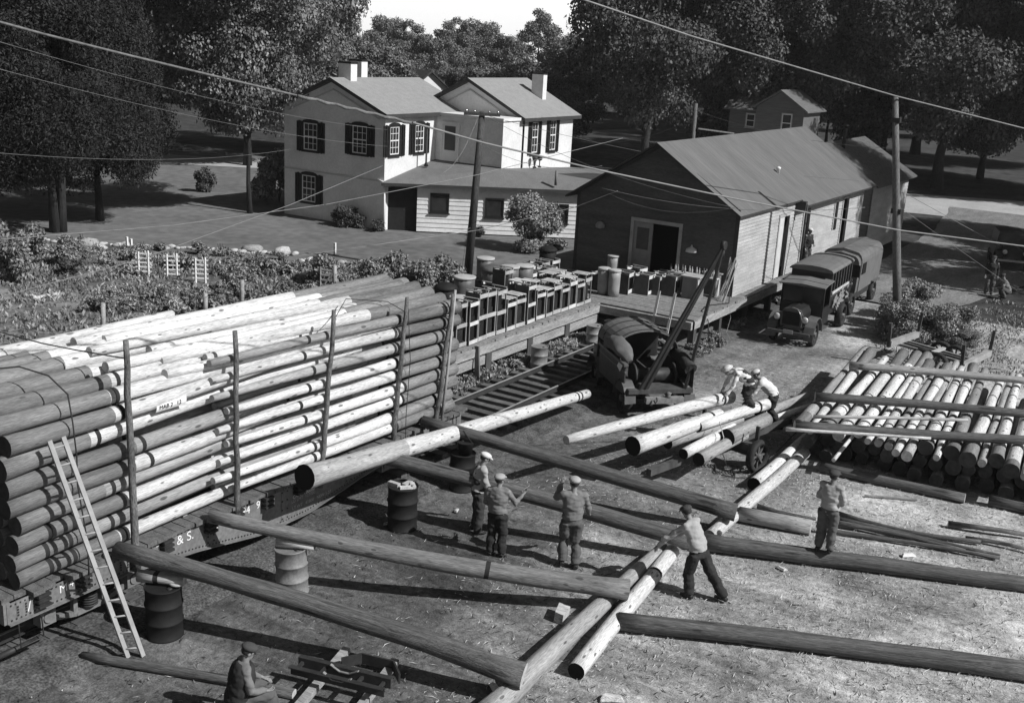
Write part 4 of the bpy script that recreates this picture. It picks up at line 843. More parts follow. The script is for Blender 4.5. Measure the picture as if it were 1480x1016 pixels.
# left: dark cedars over the lawn
tree('great dark cedar with a forked trunk at the left edge of the lawn', -46.1, 32.5, CR_D, TR_D, 1.12, .3, 1.25, nm='cedar_tree')
tree('dark cedar with a single thin trunk just behind the forked cedar', -47.4, 35.9, CR_D, TR_E, 1.0, 2.0, 1.2, nm='cedar_tree')
tree('dark cedar at the far left edge of the lawn behind the garden shrubs', -52.5, 30.5, CR_D, TR_E, 1.25, 4.0, 1.3, nm='cedar_tree')
tree('tall dark tree filling the top left corner behind the cedars', -62, 36, CR_B, TR_B, 1.5, 1.0, 1.6)
tree('dark tree left of the road behind the cedars', -66, 47, CR_C, TR_B, 1.3, 2.2, 1.4)
tree('large leafy maple beyond the road left of the house', -60.2, 58.5, CR_A, TR_A, 1.35, .6, 1.75)
tree('second leafy maple behind the left gable of the house', -65.5, 70, CR_A, TR_A, .92, 2.6, 1.6)
tree('shaded tree across the road between cedars and maple', -73.5, 62, CR_B, TR_B, 1.3, 3.3, 1.35)
tt = tree('slender tree with a tall bare trunk on the lawn left of the house', -44.5, 43.4, CR_A, trunk_mesh('slender_trunk', 9, 12, .15, 5, .3), .86, 1.9, 1.15)
[setattr(c_, 'location', (0, 0, 2.9)) for c_ in children_of(tt) if c_.name.startswith('crown')]
# middle dark mass behind the warehouse
tree('huge dark tree behind the right end of the white house', -39.2, 81.5, CR_B, TR_B, 1.3, .5, 1.75)
tree('dark tree rising above the warehouse ridge left half', -37.5, 97, CR_C, TR_B, 1.7, 1.7, 1.75)
tree('broad dark tree above the middle of the warehouse roof', -31.5, 90, CR_B, TR_B, 1.25, 2.9, 1.62)
tree('leafy tree catching light left of the clapboard house', -39.5, 104, CR_A, TR_A, 1.35, 4.2, 1.6)
tree('tall tree behind the clapboard house roof', -34, 121, CR_C, TR_B, 1.7, 5.2, 1.75)
# right: shade trees over the road
tree('large shade tree beside the road with its dark trunk in view', -19.3, 94.5, CR_B, TR_B, 1.5, .2, 1.75)
tree('shade tree behind the small shed chimney', -26.5, 104, CR_C, TR_A, 1.55, 1.2, 1.7)
tree('shade tree above the tall right utility pole', -18.5, 108, CR_A, TR_A, 1.4, 2.2, 1.75)
tree('shade tree at the right edge beyond the road', -9.5, 103, CR_B, TR_B, 1.6, 3.2, 1.8)
tree('shade tree at the upper right corner over the parked car', -1.5, 98, CR_C, TR_B, 1.6, 4.2, 1.75)
tree('dark tree beyond the shade trees on the right', -14, 125, CR_C, TR_B, 1.9, 5.0, 1.85)
tree('dark tree far behind the shed roof', -29, 128, CR_B, TR_B, 1.7, .9, 1.8)
# just out of frame on the right: they shade the drive and the shed
tree('tree standing beside the drive right of the picture', 1.5, 61.5, CR_B, TR_B, 1.15, 1.1, 1.5)
tree('tree standing beside the drive beyond the first', 1.0, 73.5, CR_C, TR_B, 1.15, 2.1, 1.2)
tree('tall tree beyond the right of the drive', 14, 72, CR_B, TR_B, 1.5, 3.9, 1.5)
# the distant belt of trees
fr_ = random.Random(9); gF = 'distant belt of trees along the skyline'
for i in range(58):
    a = fr_.uniform(-30, 60); 
    px = -120 + i * 30 + fr_.uniform(-14, 14); dist = fr_.uniform(135, 215) + (20 if 520 < px < 820 else 0)
    d = ray(px, 60); d.z = 0; d.normalize(); p = d * dist
    s = fr_.uniform(.95, 1.45); hmax = 1.0
    if 430 < px <= 490: s = fr_.uniform(.7, .85)
    if 490 < px < 600: s = fr_.uniform(.72, .84)
    elif 600 <= px < 690: s = fr_.uniform(.76, .88)
    elif 690 <= px < 920: s = fr_.uniform(.8, .9)
    tree('leafy tree in the distant belt along the skyline', p.x, p.y, CR_F if i % 2 else CR_G, TR_A, s * (dist / 170), fr_.uniform(0, 6), s * (dist / 170) * (1.0 if 430 < px < 920 else 1.25), gF)
# mid distance small trees seen over the house roofs
for i, (px, dist, s) in enumerate(((520, 95, .62), (545, 112, .75), (578, 130, .62), (655, 125, .55), (700, 118, .6), (735, 100, .62), (775, 98, .66), (470, 92, .75), (815, 112, .8))):
    d = ray(px, 80); d.z = 0; d.normalize(); p = d * dist
    tree('small leafy tree standing behind the roofs of the white house', p.x, p.y, CR_F, TR_A, s * 1.1, i, s * 1.0, 'small trees behind the white house roofs')

# shrubs
def bush_mesh(name, m, seed, n, size, rad, h, k=14, asp=1.8):
    return leaf_mesh(name, m, seed, n, size, [(l[0], l[1], max(l[2], .12), l[3], l[4], l[5]) for l in broad_lobes(seed, rad, h, .02, k, (.25, .45))], asp, -.6, .6, .4)
B1 = bush_mesh('bush_foliage', M_shrub, 21, 7000, .075, .8, 1.5); B2 = bush_mesh('bush_foliage_dark', M_leafd, 22, 4500, .065, .6, .9); B3 = bush_mesh('weed_foliage', M_shrub, 23, 1500, .055, .36, .5, 9, 2.8)
B4 = bush_mesh('big_bush_foliage', M_shrub, 24, 34000, .07, 1.5, 2.6, 26); B5 = bush_mesh('low_plant_foliage', M_shrub, 25, 1100, .055, .38, .32, 8, 2.4)
M_shl = mat('pale_leaves', .25, .6, .3, 1, bump=0, island=.5, spec=.3); B6 = bush_mesh('pale_weed_foliage', M_shl, 26, 1300, .05, .36, .42, 9, 3.0); B4b = bush_mesh('big_pale_foliage', M_shl, 27, 24000, .065, 1.2, 2.3, 22)
def stem_mesh(h, n=5, r=.02):
    mb = MB(); rr = random.Random(n)
    for i in range(n): a = rr.uniform(0, 6.28); mb.tube([(0, 0, 0), (math.cos(a) * h * .12, math.sin(a) * h * .12, h * .5), (math.cos(a) * h * .3, math.sin(a) * h * .3, h)], [r, r * .8, r * .4], 5)
    return mb.mesh('stems', M_bark)
ST = stem_mesh(.5); ST2 = stem_mesh(2.0, 8, .045)
def shrub(label, x, y, me, s=1, sz=None, rz=0, z=0, cat='shrub', group=None, nm='shrub', stem=None):
    t_ = thing(nm, label, cat, (x, y, z), group)
    for n_, mesh_ in (('stem', stem or ST), ('foliage', me)):
        o = bpy.data.objects.new(n_, mesh_); col.objects.link(o); o.parent = t_; o.rotation_euler = (0, 0, rz); o.scale = (s, s, sz or s)
    return t_
p = G(765, 362); shrub('big loose leafy lilac bush on the lawn in front of the low wing', p.x, p.y, B4b, 1.05, 1.15, 0, stem=ST2, cat='bush', nm='bush')
p = G(800, 362); shrub('low pale plant beside the warehouse corner on the lawn', p.x, p.y, B3, 1.5, 1.1, 1)
p = G(295, 278); shrub('small dark conifer on the lawn near the road', p.x, p.y, B2, .9, 1.5, 1)
for i, (px, py, s) in enumerate(((425, 300, .9), (446, 306, .8), (463, 311, .8), (500, 325, 1.0), (516, 327, .7), (545, 332, .6), (690, 340, .5))):
    p = G(px, py + 2); shrub('dark foundation shrub against the shaded gable wall of the house', p.x, p.y, B2, s, s * 1.1, i, group='foundation shrubs along the house')
p = G(395, 300); shrub('tall dark shrub at the left corner of the house', p.x - 1.0, p.y + 1.5, B1, 1.5, 1.9, 1)
for i, (px, py, s) in enumerate(((1288, 500, .9), (1335, 505, .95), (1362, 500, .8), (1310, 470, 1.0), (1385, 512, .4), (1278, 480, .8))):
    p = G(px, py) + V(0, 1.2, 0); shrub(['dense bush at the foot of the right utility pole', 'leafy bush behind the log wagon', 'bush behind the wagon reach', 'bush just beyond the right utility pole', 'low bush at the right of the wagon', 'bush on the drive side of the right utility pole'][i], p.x, p.y, B4 if i % 2 == 0 else B4b, s * .72, s * .66, i * 1.3, stem=ST2, nm='bush', cat='bush')
# weeds under the dock and along the track
wr = random.Random(31); gW = 'weeds growing along the dock and track'
for i in range(46):
    x, y = (wr.uniform(-17.7, -17.2), wr.uniform(22.5, 34)) if i < 30 else ((wr.uniform(-14.6, -13.9), wr.uniform(35, 54)) if i < 40 else (wr.uniform(-17, -14.3), wr.uniform(34.4, 36)))
    if i >= 40: x, y = wr.uniform(-14.4, -13.6), wr.uniform(33.6, 37.0)
    shrub('scrubby weeds growing at the foot of the loading dock', x, y, wr.choice([B3, B6, B6]), wr.uniform(.4, .9), wr.uniform(.35, .8), wr.uniform(0, 6), 0, 'weed', gW, 'weed_clump')
for i in range(14):
    x, y = wr.uniform(-19.5, -17.4), wr.uniform(22, 30); shrub('leafy weeds in the shade under the loading dock', x, y, B3, wr.uniform(.6, 1.1), wr.uniform(.6, .9), wr.uniform(0, 6), 0, 'weed', 'weeds under the dock', 'weed_clump')
AW_ = Vector((hd.x, hd.y, 0))
# the kitchen garden
gr_ = random.Random(41)
def gpos(u, v):   # u along the picture, v from the far stones (0) to the near edge (1)
    a = G(20 + u * 580, 352 + u * 36); b_ = G(-60 + u * 640, 492 - 40 * u); return a.lerp(b_, v)
rows_ = [(.04, 0, .97, B5, .9, 34, 'low dark plants along the stone edging', .10), (.16, .0, .5, B6, .9, 16, 'pale flowering plants behind the trellises', .10), (.2, .52, .98, B5, 1.0, 18, 'low leafy rows near the stone edging', .14), (.42, .02, .36, B2, 1.0, 22, 'tall dark bean plants in the left garden rows', .10), (.36, .4, .97, B3, 1.0, 26, 'green vegetable plants around the trellises', .18), (.56, .3, .97, B6, .9, 38, 'pale leafy vegetables in the middle garden rows', .2), (.76, .27, .6, B3, 1.05, 24, 'leafy plants near the fence posts', .16), (.68, .6, .95, B3, 1.0, 24, 'garden plants behind the pole load', .2)]
for v, u0, u1, me, s, n, lab_, dv in rows_:
    for i in range(int(n * .6)):
        p = gpos(u0 + (u1 - u0) * (i + .5) / int(n * .6) + gr_.uniform(-.01, .01), v + gr_.uniform(-dv, dv) * .7)
        if p.x > -22.9: continue
        q_ = G(246, 408); 
        if abs(p.x - q_.x) < 4.2 and abs((p - q_).dot(AW_)) < 1.7 and (p - q_).dot(AW_) < .35: continue
        k = s * gr_.uniform(.7, 1.25); shrub(lab_[:-1] if False else lab_, p.x, p.y, me if gr_.random() < .7 else gr_.choice([B3, B5, B6]), k, k * gr_.uniform(.7, 1.15), gr_.uniform(0, 6), 0, 'plant', 'garden: ' + lab_, 'garden_plant')
for i, (px, py, s) in enumerate(((20, 398, 1.3), (45, 372, 1.2), (-20, 380, 1.6), (100, 372, .9), (540, 425, 1.2), (572, 412, 1.2), (606, 420, 1.1), (632, 412, 1.1), (652, 418, 1.0), (345, 415, .9), (470, 405, 1.0))):
    p = G(px, py + 12); shrub(['bushy shrub at the left end of the garden', 'leafy shrub below the forked cedar', 'large shrub cut by the left edge', 'small shrub among the stones', 'tall leafy plant behind the load, leftmost of the row', 'leafy plant behind the load next to the first', 'leafy plant behind the dark butts of the load', 'leafy plant beside the dock goods', 'low leafy plant by the barrels on the dock', 'round bush in front of the middle trellis plants', 'bush right of the leaning gate'][i], p.x, p.y, B1, s * .75, s * .85, i, 0)
# thick ground cover between the plants
def cover(name, lab_, n, m, seed, hh, quad, z0=0):
    g = np.random.default_rng(seed); u = g.random(n); v = g.random(n); A, B_, C_, D_ = [np.array(q[:2]) for q in quad]
    P = (A * (1 - u)[:, None] + B_ * u[:, None]) * (1 - v)[:, None] + (D_ * (1 - u)[:, None] + C_ * u[:, None]) * v[:, None]
    keep = np.array([mnoise.noise(Vector((p_[0] * .55, p_[1] * .55, seed))) > -.12 for p_ in P]); P = P[keep]; n = len(P)
    a = g.uniform(0, 6.28, n); h = hh * (.4 + g.random(n)); w = h * .22; lean = g.normal(size=(n, 2)) * h[:, None] * .45
    z = np.full(n, z0); base = np.c_[P, z]; s_ = np.c_[np.cos(a) * w, np.sin(a) * w, np.zeros(n)]; tip = base + np.c_[lean, h]; mid = base + np.c_[lean * .35, h * .6]
    v_ = np.stack([base - s_ * .4, mid - s_, tip, mid + s_], 1).reshape(-1, 3)
    me = bpy.data.meshes.new(name); me.vertices.add(4 * n); me.vertices.foreach_set('co', v_.ravel()); me.loops.add(4 * n); me.loops.foreach_set('vertex_index', np.arange(4 * n)); me.polygons.add(n); me.polygons.foreach_set('loop_start', np.arange(0, 4 * n, 4)); me.polygons.foreach_set('loop_total', np.full(n, 4)); me.update(calc_edges=True); me.materials.append(m)
    o = bpy.data.objects.new(name, me); col.objects.link(o); o['label'] = lab_; o['category'] = 'ground cover'; return kind(o, 'stuff')
gq = [(-52, 25), (-30.5, 36.6), (-23, 27), (-40, 11)]
cover('garden_greens', 'low leafy growth covering the garden beds', 20000, M_shrub, 51, .16, gq); cover('garden_greens_pale', 'pale grassy growth among the garden beds', 12000, M_shl, 52, .15, gq)
cover('dock_grass', 'tufts of pale grass along the foot of the dock', 5000, M_shl, 53, .22, [(-18.2, 20), (-17.2, 20), (-17.2, 34), (-18.2, 34)]); 
cover('verge_grass', 'rough grass on the verge right of the drive', 16000, mat('verge_blades', .26, .8, .3, 1, bump=0, island=.5), 54, .10, [(-9.5, 39), (2, 36), (4, 50), (-7.5, 52)])
cover('far_verge', 'rough grass at the edge of the lawn by the dock', 7000, M_shrub, 55, .18, [(-30, 37), (-22.5, 38.5), (-22.5, 30), (-28, 33)])
# stones edging the garden
M_stone = mat('field_stone', .42, .9, .35, 5, bump=.5, objvar=.35); gs = 'field stones edging the garden'
sr_ = random.Random(61)
def stone(p, s, lab_, grp):
    me_i = sr_.randrange(4); o = bpy.data.objects.new('stone', STN[me_i]); col.objects.link(o); o.location = p; o.rotation_euler = (0, 0, sr_.uniform(0, 6)); o.scale = (s, s * sr_.uniform(.7, 1), s * sr_.uniform(.6, .9)); return tag(o, lab_, 'stone', grp)
STN = []
for k in range(4):
    mb = MB(); rr_ = random.Random(k); mb.ball((0, 0, .3), 1, 8, sc=(1, .8, .6)); mb.v = [v * (1 + .25 * mnoise.noise(v * 1.3 + V(k * 5, 0, 0))) for v in mb.v]; STN.append(mb.mesh('stone', M_stone))
for i in range(84):
    u = i / 83; px = 58 + u * 530; py = 345 + 12 * u ** .8 + (px - 58) * .032 + (8 if px > 430 else 0) * 1.0
    p = G(px + sr_.uniform(-2, 2), py + 3 + sr_.uniform(-1.5, 1.5)); stone(p, sr_.uniform(.12, .26), 'pale rough field stone in the edging between garden and lawn', gs)
for px, py, s in ((108, 353, .4), (128, 356, .55), (142, 362, .5), (118, 350, .35), (365, 363, .55), (408, 368, .5)): stone(G(px, py, 0), s, 'large pale boulder among the edging stones', 'large boulders in the stone edging')
for i in range(13): stone(G(46 + i * 3.6, 428 + sr_.uniform(-2, 9), 0), .2, 'whitish stone in the little rockery on the pale path', 'whitish stones of the little rockery')
# white trellises, gate, posts
for i, (px, py) in enumerate(((201, 399), (242, 403), (283, 409))):
    p = G(px, py); tr_ = thing('trellis', ['white slatted garden trellis, leftmost of the three', 'white slatted garden trellis in the middle of the three', 'white slatted garden trellis, rightmost of the three'][i], 'trellis', p, 'white garden trellises')
    q = G(px + 14, py + .6); e_ = (q - p).normalized()
    MB().beam(p, p + V(0, 0, 1.0), .06, .06).build('post', M_whitep, tr_); MB().beam(q, q + V(0, 0, 1.05), .06, .06).build('post', M_whitep, tr_)
    for k in range(5): MB().beam(p - e_ * .12 + V(0, 0, .2 + k * .18), q + e_ * .12 + V(0, 0, .2 + k * .18), .03, .055).build('slat', M_whitep, tr_)
    MB().beam(q + V(0, 0, .7), p.lerp(q, .7) + V(0, 0, 1.05), .04, .04).build('brace', M_whitep, tr_)
p = G(463, 424); q = G(482, 426); gt = thing('garden_gate', 'small weathered slatted gate leaning on a post at the garden edge', 'gate', p)
for a in (p, q): MB().beam(a, a + V(0, 0, 1.05), .05, .05).build('stile', M_ltrim, gt)
for k in range(5): MB().beam(p + V(0, 0, .15 + k * .2), q + V(0, 0, .15 + k * .2), .03, .06).build('slat', M_ltrim, gt)
MB().beam(p + V(0, 0, .1), q + V(0, 0, .95), .03, .05).build('brace', M_ltrim, gt)
for i, (px, pb, pt) in enumerate(((148, 485, 438), (296, 455, 424), (349, 447, 405), (483, 430, 384))):
    p = G(px, pb); t_ = OY(px + 1, pt, p.y); tag(MB().tube([p - V(0, 0, .1), p.lerp(t_, .5) + V(.02, 0, 0), t_], [.085, .08, .07], 8).build('fence_post', M_grey, loc=p), ['thick weathered post behind the first stake', 'weathered post below the trellises', 'short dark post near the middle of the garden', 'dark post holding the little gate'][i], 'post')
for i, (px, py) in enumerate(((184, 360), (190, 363), (484, 368), (466, 396))):
    p = G(px, py); tag(MB().box(p.x - .05, p.x + .05, p.y - .04, p.y + .04, 0, .55).build('marker_stake', M_whitep), ['short white stake among the garden stones', 'second short white stake among the garden stones', 'white stake at the right end of the stones', 'white stake left of the little gate'][i], 'stake')
# unseen trees added behind the camera to block low sky light
for i in range(14):
    a_ = R(195 + i * 13); rr_ = 62 + 14 * ((i * 7) % 3)
    tree('added unseen tree behind the camera, blocking low sky light', math.cos(a_) * rr_, math.sin(a_) * rr_, CR_F, TR_A, 1.5, i, 1.6, 'added unseen trees behind the camera')
# ================================================================ oil drums
M_drum = mat('dull_drum_paint', .20, .5, .25, 2.5, bump=.1, bscale=8, fine=.12, spec=.45, spots=(4.0, .14, .7)); M_drumd = mat('black_drum_paint', .016, .7, .4, 2.5, bump=.1, spec=.2); M_lid = mat('pale_lid', .42, .7, .15, 4)
def drum(label, p, m=M_drum, s=1.0, tiltx=0, tilty=0, lid=None, rz=0, hollow=True):
    t_ = thing('oil_drum', label, 'drum', p); M = Matrix.Translation(p) @ Matrix.Rotation(rz, 4, 'Z') @ Matrix.Rotation(tiltx, 4, 'X') @ Matrix.Rotation(tilty, 4, 'Y') @ Matrix.Scale(s, 4)
    pr_ = [(.285, 0), (.30, .012), (.30, .03), (.287, .04), (.287, .27), (.305, .285), (.305, .305), (.287, .32), (.287, .56), (.305, .575), (.305, .595), (.287, .61), (.287, .855), (.30, .865), (.30, .885), (.285, .885)]
    if hollow: pr_ += [(.28, .86)]
    MB(M).lathe((0, 0, 0), pr_, 24).build('body', m, t_)
    MB(M).lathe((0, 0, .84 if hollow else .862), [(.279, 0), (.279, .012)], 24).build('lid', lid or m, t_)
    if hollow: MB(M).lathe((.15, 0, .852), [(.04, 0), (.045, .015), (.03, .03)], 10).build('bung', M_iron, t_)
    return t_
d1 = G(423, 855); drum('dented oil drum standing in the open yard with a short log on top', d1, tilty=-.05, s=1.0)
log('short_log', 'short pale log with a dark end lying on top of the dented drum', 'log', d1 + V(-.28, -.1, .985), d1 + V(.36, .2, .97), .095, .085, M_pale, seed=801, end=M_black)
d2 = V(-13.55, 11.15, 0); drum('dark oil drum half hidden behind the foot of the ladder', d2, M_drumd, 1.05)
log('short_log', 'short log lying across the drum behind the ladder', 'log', d2 + V(-.42, -.15, 1.03), d2 + V(.3, .2, 1.03), .1, .09, M_grey, seed=802, end=M_black, rings=[.28])
tag(MB(Matrix.Translation(d2 + V(.17, .16, .94))).lathe((0, 0, 0), [(.13, 0), (.15, .03), (.13, .05)], 14).build('basin', M_lid), 'shallow white basin on the drum behind the ladder', 'basin')
d3 = G(581, 762); drum('black oil drum in the shade beside the car with pale scraps on its lid', d3, M_drumd, 1.08)
for i in range(4): tag(MB(rotm(d3 + V([-.16, .12, .0, .16][i], [-.1, -.05, .14, .12][i], .93), i * .8)).box(-.13, .13, -.05, .05, 0, .05 + .03 * (i == 0)).build('wood_scrap', M_lid if i % 2 == 0 else M_pale), ['white block at the left of the black drum lid', 'pale scrap at the front of the black drum lid', 'white scrap at the back of the black drum lid', 'pale chip at the right of the black drum lid'][i], 'wood scrap')
d4 = G(667, 706); drum('black drum in front of the white capped workman with tools and a bucket on it', d4, M_drumd, 1.0)
bk = thing('bucket', 'dark flared bucket sitting on the drum by the white capped workman', 'bucket', d4 + V(.05, 0, .88)); MB().lathe(d4 + V(.08, -.02, .885), [(.14, 0), (.19, .28), (.2, .29), (.185, .28)], 16).build('body', M_drumd, bk); MB().tube([d4 + V(-.1, -.02, 1.15), d4 + V(0, -.02, 1.42), d4 + V(.26, -.02, 1.17)], .008, 5).build('handle', M_iron, bk)
for i in range(3): tag(MB().beam(d4 + V(-.2 + i * .1, .1 - i * .08, .89), d4 + V(-.25 + i * .12, .15 - .08 * i, 1.3 - i * .06), .03, .05).build('tool_handle', M_plank), ['worn tool handle upright on the shaded drum, leftmost', 'worn tool handle in the middle of the shaded drum', 'worn tool handle leaning to the right on the shaded drum'][i], 'tool')
for i, (px, py, m, l) in enumerate(((778, 536, M_drum, None), (857, 503, mat('lighter_drum', .24, .5, .2, 3, spec=.4), None), (882, 497, M_drumd, None), (906, 500, M_drumd, M_lid), (893, 520, M_drum, None), (868, 530, M_drum, None))):
    drum(['ribbed drum standing alone under the dock edge in the weeds', 'light ribbed drum where the dock turns the corner', 'dark drum under the corner of the dock behind the light one', 'drum with a bright white lid behind the canvas roof', 'drum between the dock corner and the crane truck', 'drum beside the crane truck front'][i], G(px, py), m, .92, lid=l, hollow=l is None)

# ================================================================ crated goods on the dock
M_slat = mat('new_crate_slat', .50, .8, .25, 3, objvar=.3); M_body = mat('dark_enamel', .02, .45, .4, 3, spec=.45, objvar=.3); M_slatd = mat('darker_crate_board', .22, .85, .25, 3, objvar=.25)  # slats are pale; posts, legs and open tops use a darker board
def crate_proto(nm, lab_, w, d, h, rails, lid):
    t_ = thing(nm, lab_, 'crate', (0, 0, 0)); k = []
    mb = MB(); q = .035
    for x in (-w / 2 + q / 2, w / 2 - q / 2):
        for y in (-d / 2 + q / 2, d / 2 - q / 2): mb.box(x - q / 2, x + q / 2, y - q / 2, y + q / 2, 0, h)
    k.append((mb.build('post', M_slatd, t_), []))
    mb = MB()
    for z in rails:
        mb.box(w / 2, w / 2 + .014, -d / 2, d / 2, z, z + .12); mb.box(-w / 2 - .014, -w / 2, -d / 2, d / 2, z, z + .12); mb.box(-w / 2, w / 2, d / 2, d / 2 + .012, z, z + .10)
    k.append((mb.build('slat', M_slat, t_), []))
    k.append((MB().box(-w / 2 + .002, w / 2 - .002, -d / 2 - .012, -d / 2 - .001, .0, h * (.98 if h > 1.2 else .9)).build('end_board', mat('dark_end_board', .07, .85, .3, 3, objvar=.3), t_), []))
    mb = MB(); 
    for i in range(3 if lid else 2): yy = -d / 2 + i * d / (3 if lid else 1.25) + .01; mb.box(-w / 2 - .02, w / 2 + .02, yy, yy + d * (.26 if lid else .16), h, h + .02)
    k.append((mb.build('top_board', M_slat if lid else M_slatd, t_), []))
    mb = MB(); mb.box(-w * .34, w * .34, -d * .34, d * .34, .1, h * .62); mb.box(-w * .28, w * .28, -d * .3, d * .3, h * .62, h * .9); mb.cyl((0, 0, h * .88), (0, 0, h * .97), w * .12, 10)
    k.append((mb.build('contents', M_body, t_), [])); return t_, k
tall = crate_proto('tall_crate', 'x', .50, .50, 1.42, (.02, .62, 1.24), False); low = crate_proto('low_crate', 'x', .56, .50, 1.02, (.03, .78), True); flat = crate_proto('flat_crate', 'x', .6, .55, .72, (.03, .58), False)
used = set(); rq = random.Random(12)
def put(proto, x, y, rz, label, z=DZ + .006, group=None):
    t_, k = proto; key = t_.name
    if key not in used:
        used.add(key); t_.location = (x, y, z); t_.rotation_euler = (0, 0, rz); t_['label'] = label; o = t_
    else: o = copy_tree(t_, k, (x, y, z), rz, label, scale=(1, 1, rq.uniform(.88, 1.12)))
    if group: o['group'] = group
    return o
rs = random.Random(88)
def row(proto, x, ys, label, grp):
    for y in ys: put(proto, x + rs.uniform(-.04, .04), y + rs.uniform(-.02, .02), rs.uniform(-.06, .06), label, group=grp)
row(low, -18.25, [21.4, 22.0, 22.6, 23.2, 23.8], 'low slatted crate at the near end of the dock edge row, beside the pole butts', 'low crates at the near end of the dock edge')
row(tall, -18.22, [24.5, 25.05], 'tall open crate in the pair standing nearest the pole load on the dock edge', 'pair of tall crates on the dock edge')
row(tall, -18.24, [26.0, 26.53, 27.06, 27.6, 28.12], 'tall open slatted crate in the long middle run of the dock edge row', 'tall crates in the middle of the dock edge')
row(low, -18.25, [28.7, 29.25], 'low crate between two tall ones in the dock edge row', 'low crates between tall ones on the dock edge')
put(tall, -18.28, 29.95, .05, 'single tall crate right of the low pair on the dock edge')
row(low, -18.3, [30.6 + .52 * i for i in range(7)], 'low crate with a pale top in the neat run towards the dock corner', 'low crates towards the dock corner')
row(flat, -19.0, [22.0, 22.8, 23.6, 26.2, 26.9, 27.6], 'flat topped crate in the second row of the dock, behind the tall crates', 'flat crates in the second row')
row(low, -19.05, [30.8, 31.4, 32.0, 32.6, 33.2, 33.8], 'low crate in the second row towards the dock corner', 'low crates of the second row')
row(flat, -20.6, [31.6, 32.3, 33.0, 33.7, 34.4, 35.1], 'flat pale topped crate in the back row of the dock near the lawn', 'flat crates in the back row'); row(flat, -21.4, [31.9, 32.7, 33.5, 34.3, 35.1, 35.9, 36.7], 'flat pale topped crate in the rearmost row of the dock', 'flat crates in the rearmost row')
row(tall, -19.9, [31.1], 'dark tall crate behind the barrels', 'x'); [o.__delitem__('group') for o in col.objects if o.get('group') == 'x']
# barrels with lids
M_barrel = mat('barrel_steel', .14, .5, .2, 3, spec=.4, objvar=.25)
def barrel(label, x, y, r=.3, h=.95, m=M_barrel, dome=False, z=DZ + .006, group=None, lid=None):
    t_ = thing('barrel', label, 'barrel', (x, y, z), group)
    MB().lathe((x, y, z), [(r * .94, 0), (r * .98, h * .3), (r, h * .7), (r, h)], 18).build('body', m, t_)
    MB().lathe((x, y, z + h), [(r * 1.08, -.03), (r * 1.1, .03)] + ([(r * .9, .1), (r * .5, .17), (.04, .19)] if dome else [(r * .98, .04), (.03, .045)]), 18).build('lid', lid or (M_lid if not dome else m), t_)
rsb = random.Random(5)
for i, (px, py, r, h, dome) in enumerate(((643, 455, .36, .9, True), (670, 440, .36, .95, False), (712, 432, .42, 1.05, True), (700, 412, .32, 1.0, False), (735, 430, .32, 1.1, False), (756, 428, .32, 1.1, False), (722, 408, .3, 1.0, False), (742, 404, .3, 1.0, False), (790, 398, .34, 1.0, True), (682, 425, .3, 1.0, False), (662, 470, .3, .9, False), (690, 455, .3, .8, False))):
    p = G(px, py, DZ)
    if i in (6, 7, 9, 11): continue
    barrel(['domed dark barrel behind the last stakes of the car', 'round barrel with a pale lid behind the domed one', 'large domed barrel in the middle of the dock', 'lidded barrel at the left back of the barrel group', 'light ribbed barrel in front of the barrel group', 'bright barrel at the right end of the barrel group', 'lidded barrel at the back of the group', 'lidded barrel behind the bright one', 'domed barrel alone in front of the lawn', 'barrel between the domed barrel and the lawn', 'dark barrel just above the dark pole butts', 'squat barrel between dark barrel and tall crates'][i], p.x, p.y, r, h, M_barrel if i not in (0, 8, 10) else M_drumd, dome)
# goods before the warehouse front
for i, (px, py) in enumerate(((868, 418), (884, 421), (900, 423), (918, 416), (930, 424), (944, 424), (958, 419), (968, 426))):
    p = G(px, py, DZ); put(flat, p.x, p.y, .1 * (i % 3 - 1), ['leftmost crate of the group before the warehouse door', 'crate with white edges second from the left before the door', 'crate third from the left before the warehouse door', 'crate under the sill of the warehouse door', 'crate with a bright frame in the middle before the door', 'crate just left of the dock steps', 'crate between the dock steps and the big stove box', 'crate right behind the dock steps'][i])
M_tall2 = [(884, 405, 'grey upright tank left of the warehouse door'), (871, 425, 'pale upright can at the dock corner'), (886, 428, 'grey cylinder standing at the inner corner of the dock')]
for px, py, lab_ in M_tall2: p = G(px, py, DZ); barrel(lab_, p.x, p.y, .22, .95, m=mat('tank_grey', .28, .5, .2, spec=.4))
for i, (px, py) in enumerate(((1000, 430), (1030, 424), (992, 408))):
    p = G(px, py, DZ); t_ = thing('stove_box', ['grey square box with a white corner before the warehouse', 'grey square box nearest the warehouse corner', 'grey box behind the other two near the door'][i], 'box', p)
    MB().box(p.x - .32, p.x + .32, p.y - .28, p.y + .28, p.z, p.z + .8).build('case', mat('grey_box', .20, .8, .2), t_); MB().box(p.x - .38, p.x + .38, p.y - .34, p.y + .34, p.z + .8, p.z + .84).build('top', M_slat, t_); MB().box(p.x + .28, p.x + .335, p.y - .33, p.y - .27, p.z, p.z + .8).build('corner_strip', M_whitep, t_)
tb = thing('bottle_shelf', 'low shelf of bottles against the dark front wall', 'shelf', (-16.0, 38.3, DZ)); MB().box(-17.0, -15.0, 38.1, 38.5, DZ + .68, DZ + .72).build('shelf_board', M_slat, tb)
for x in (-16.95, -15.1): MB().box(x, x + .05, 38.15, 38.45, DZ, DZ + .68).build('leg', M_slatd, tb)
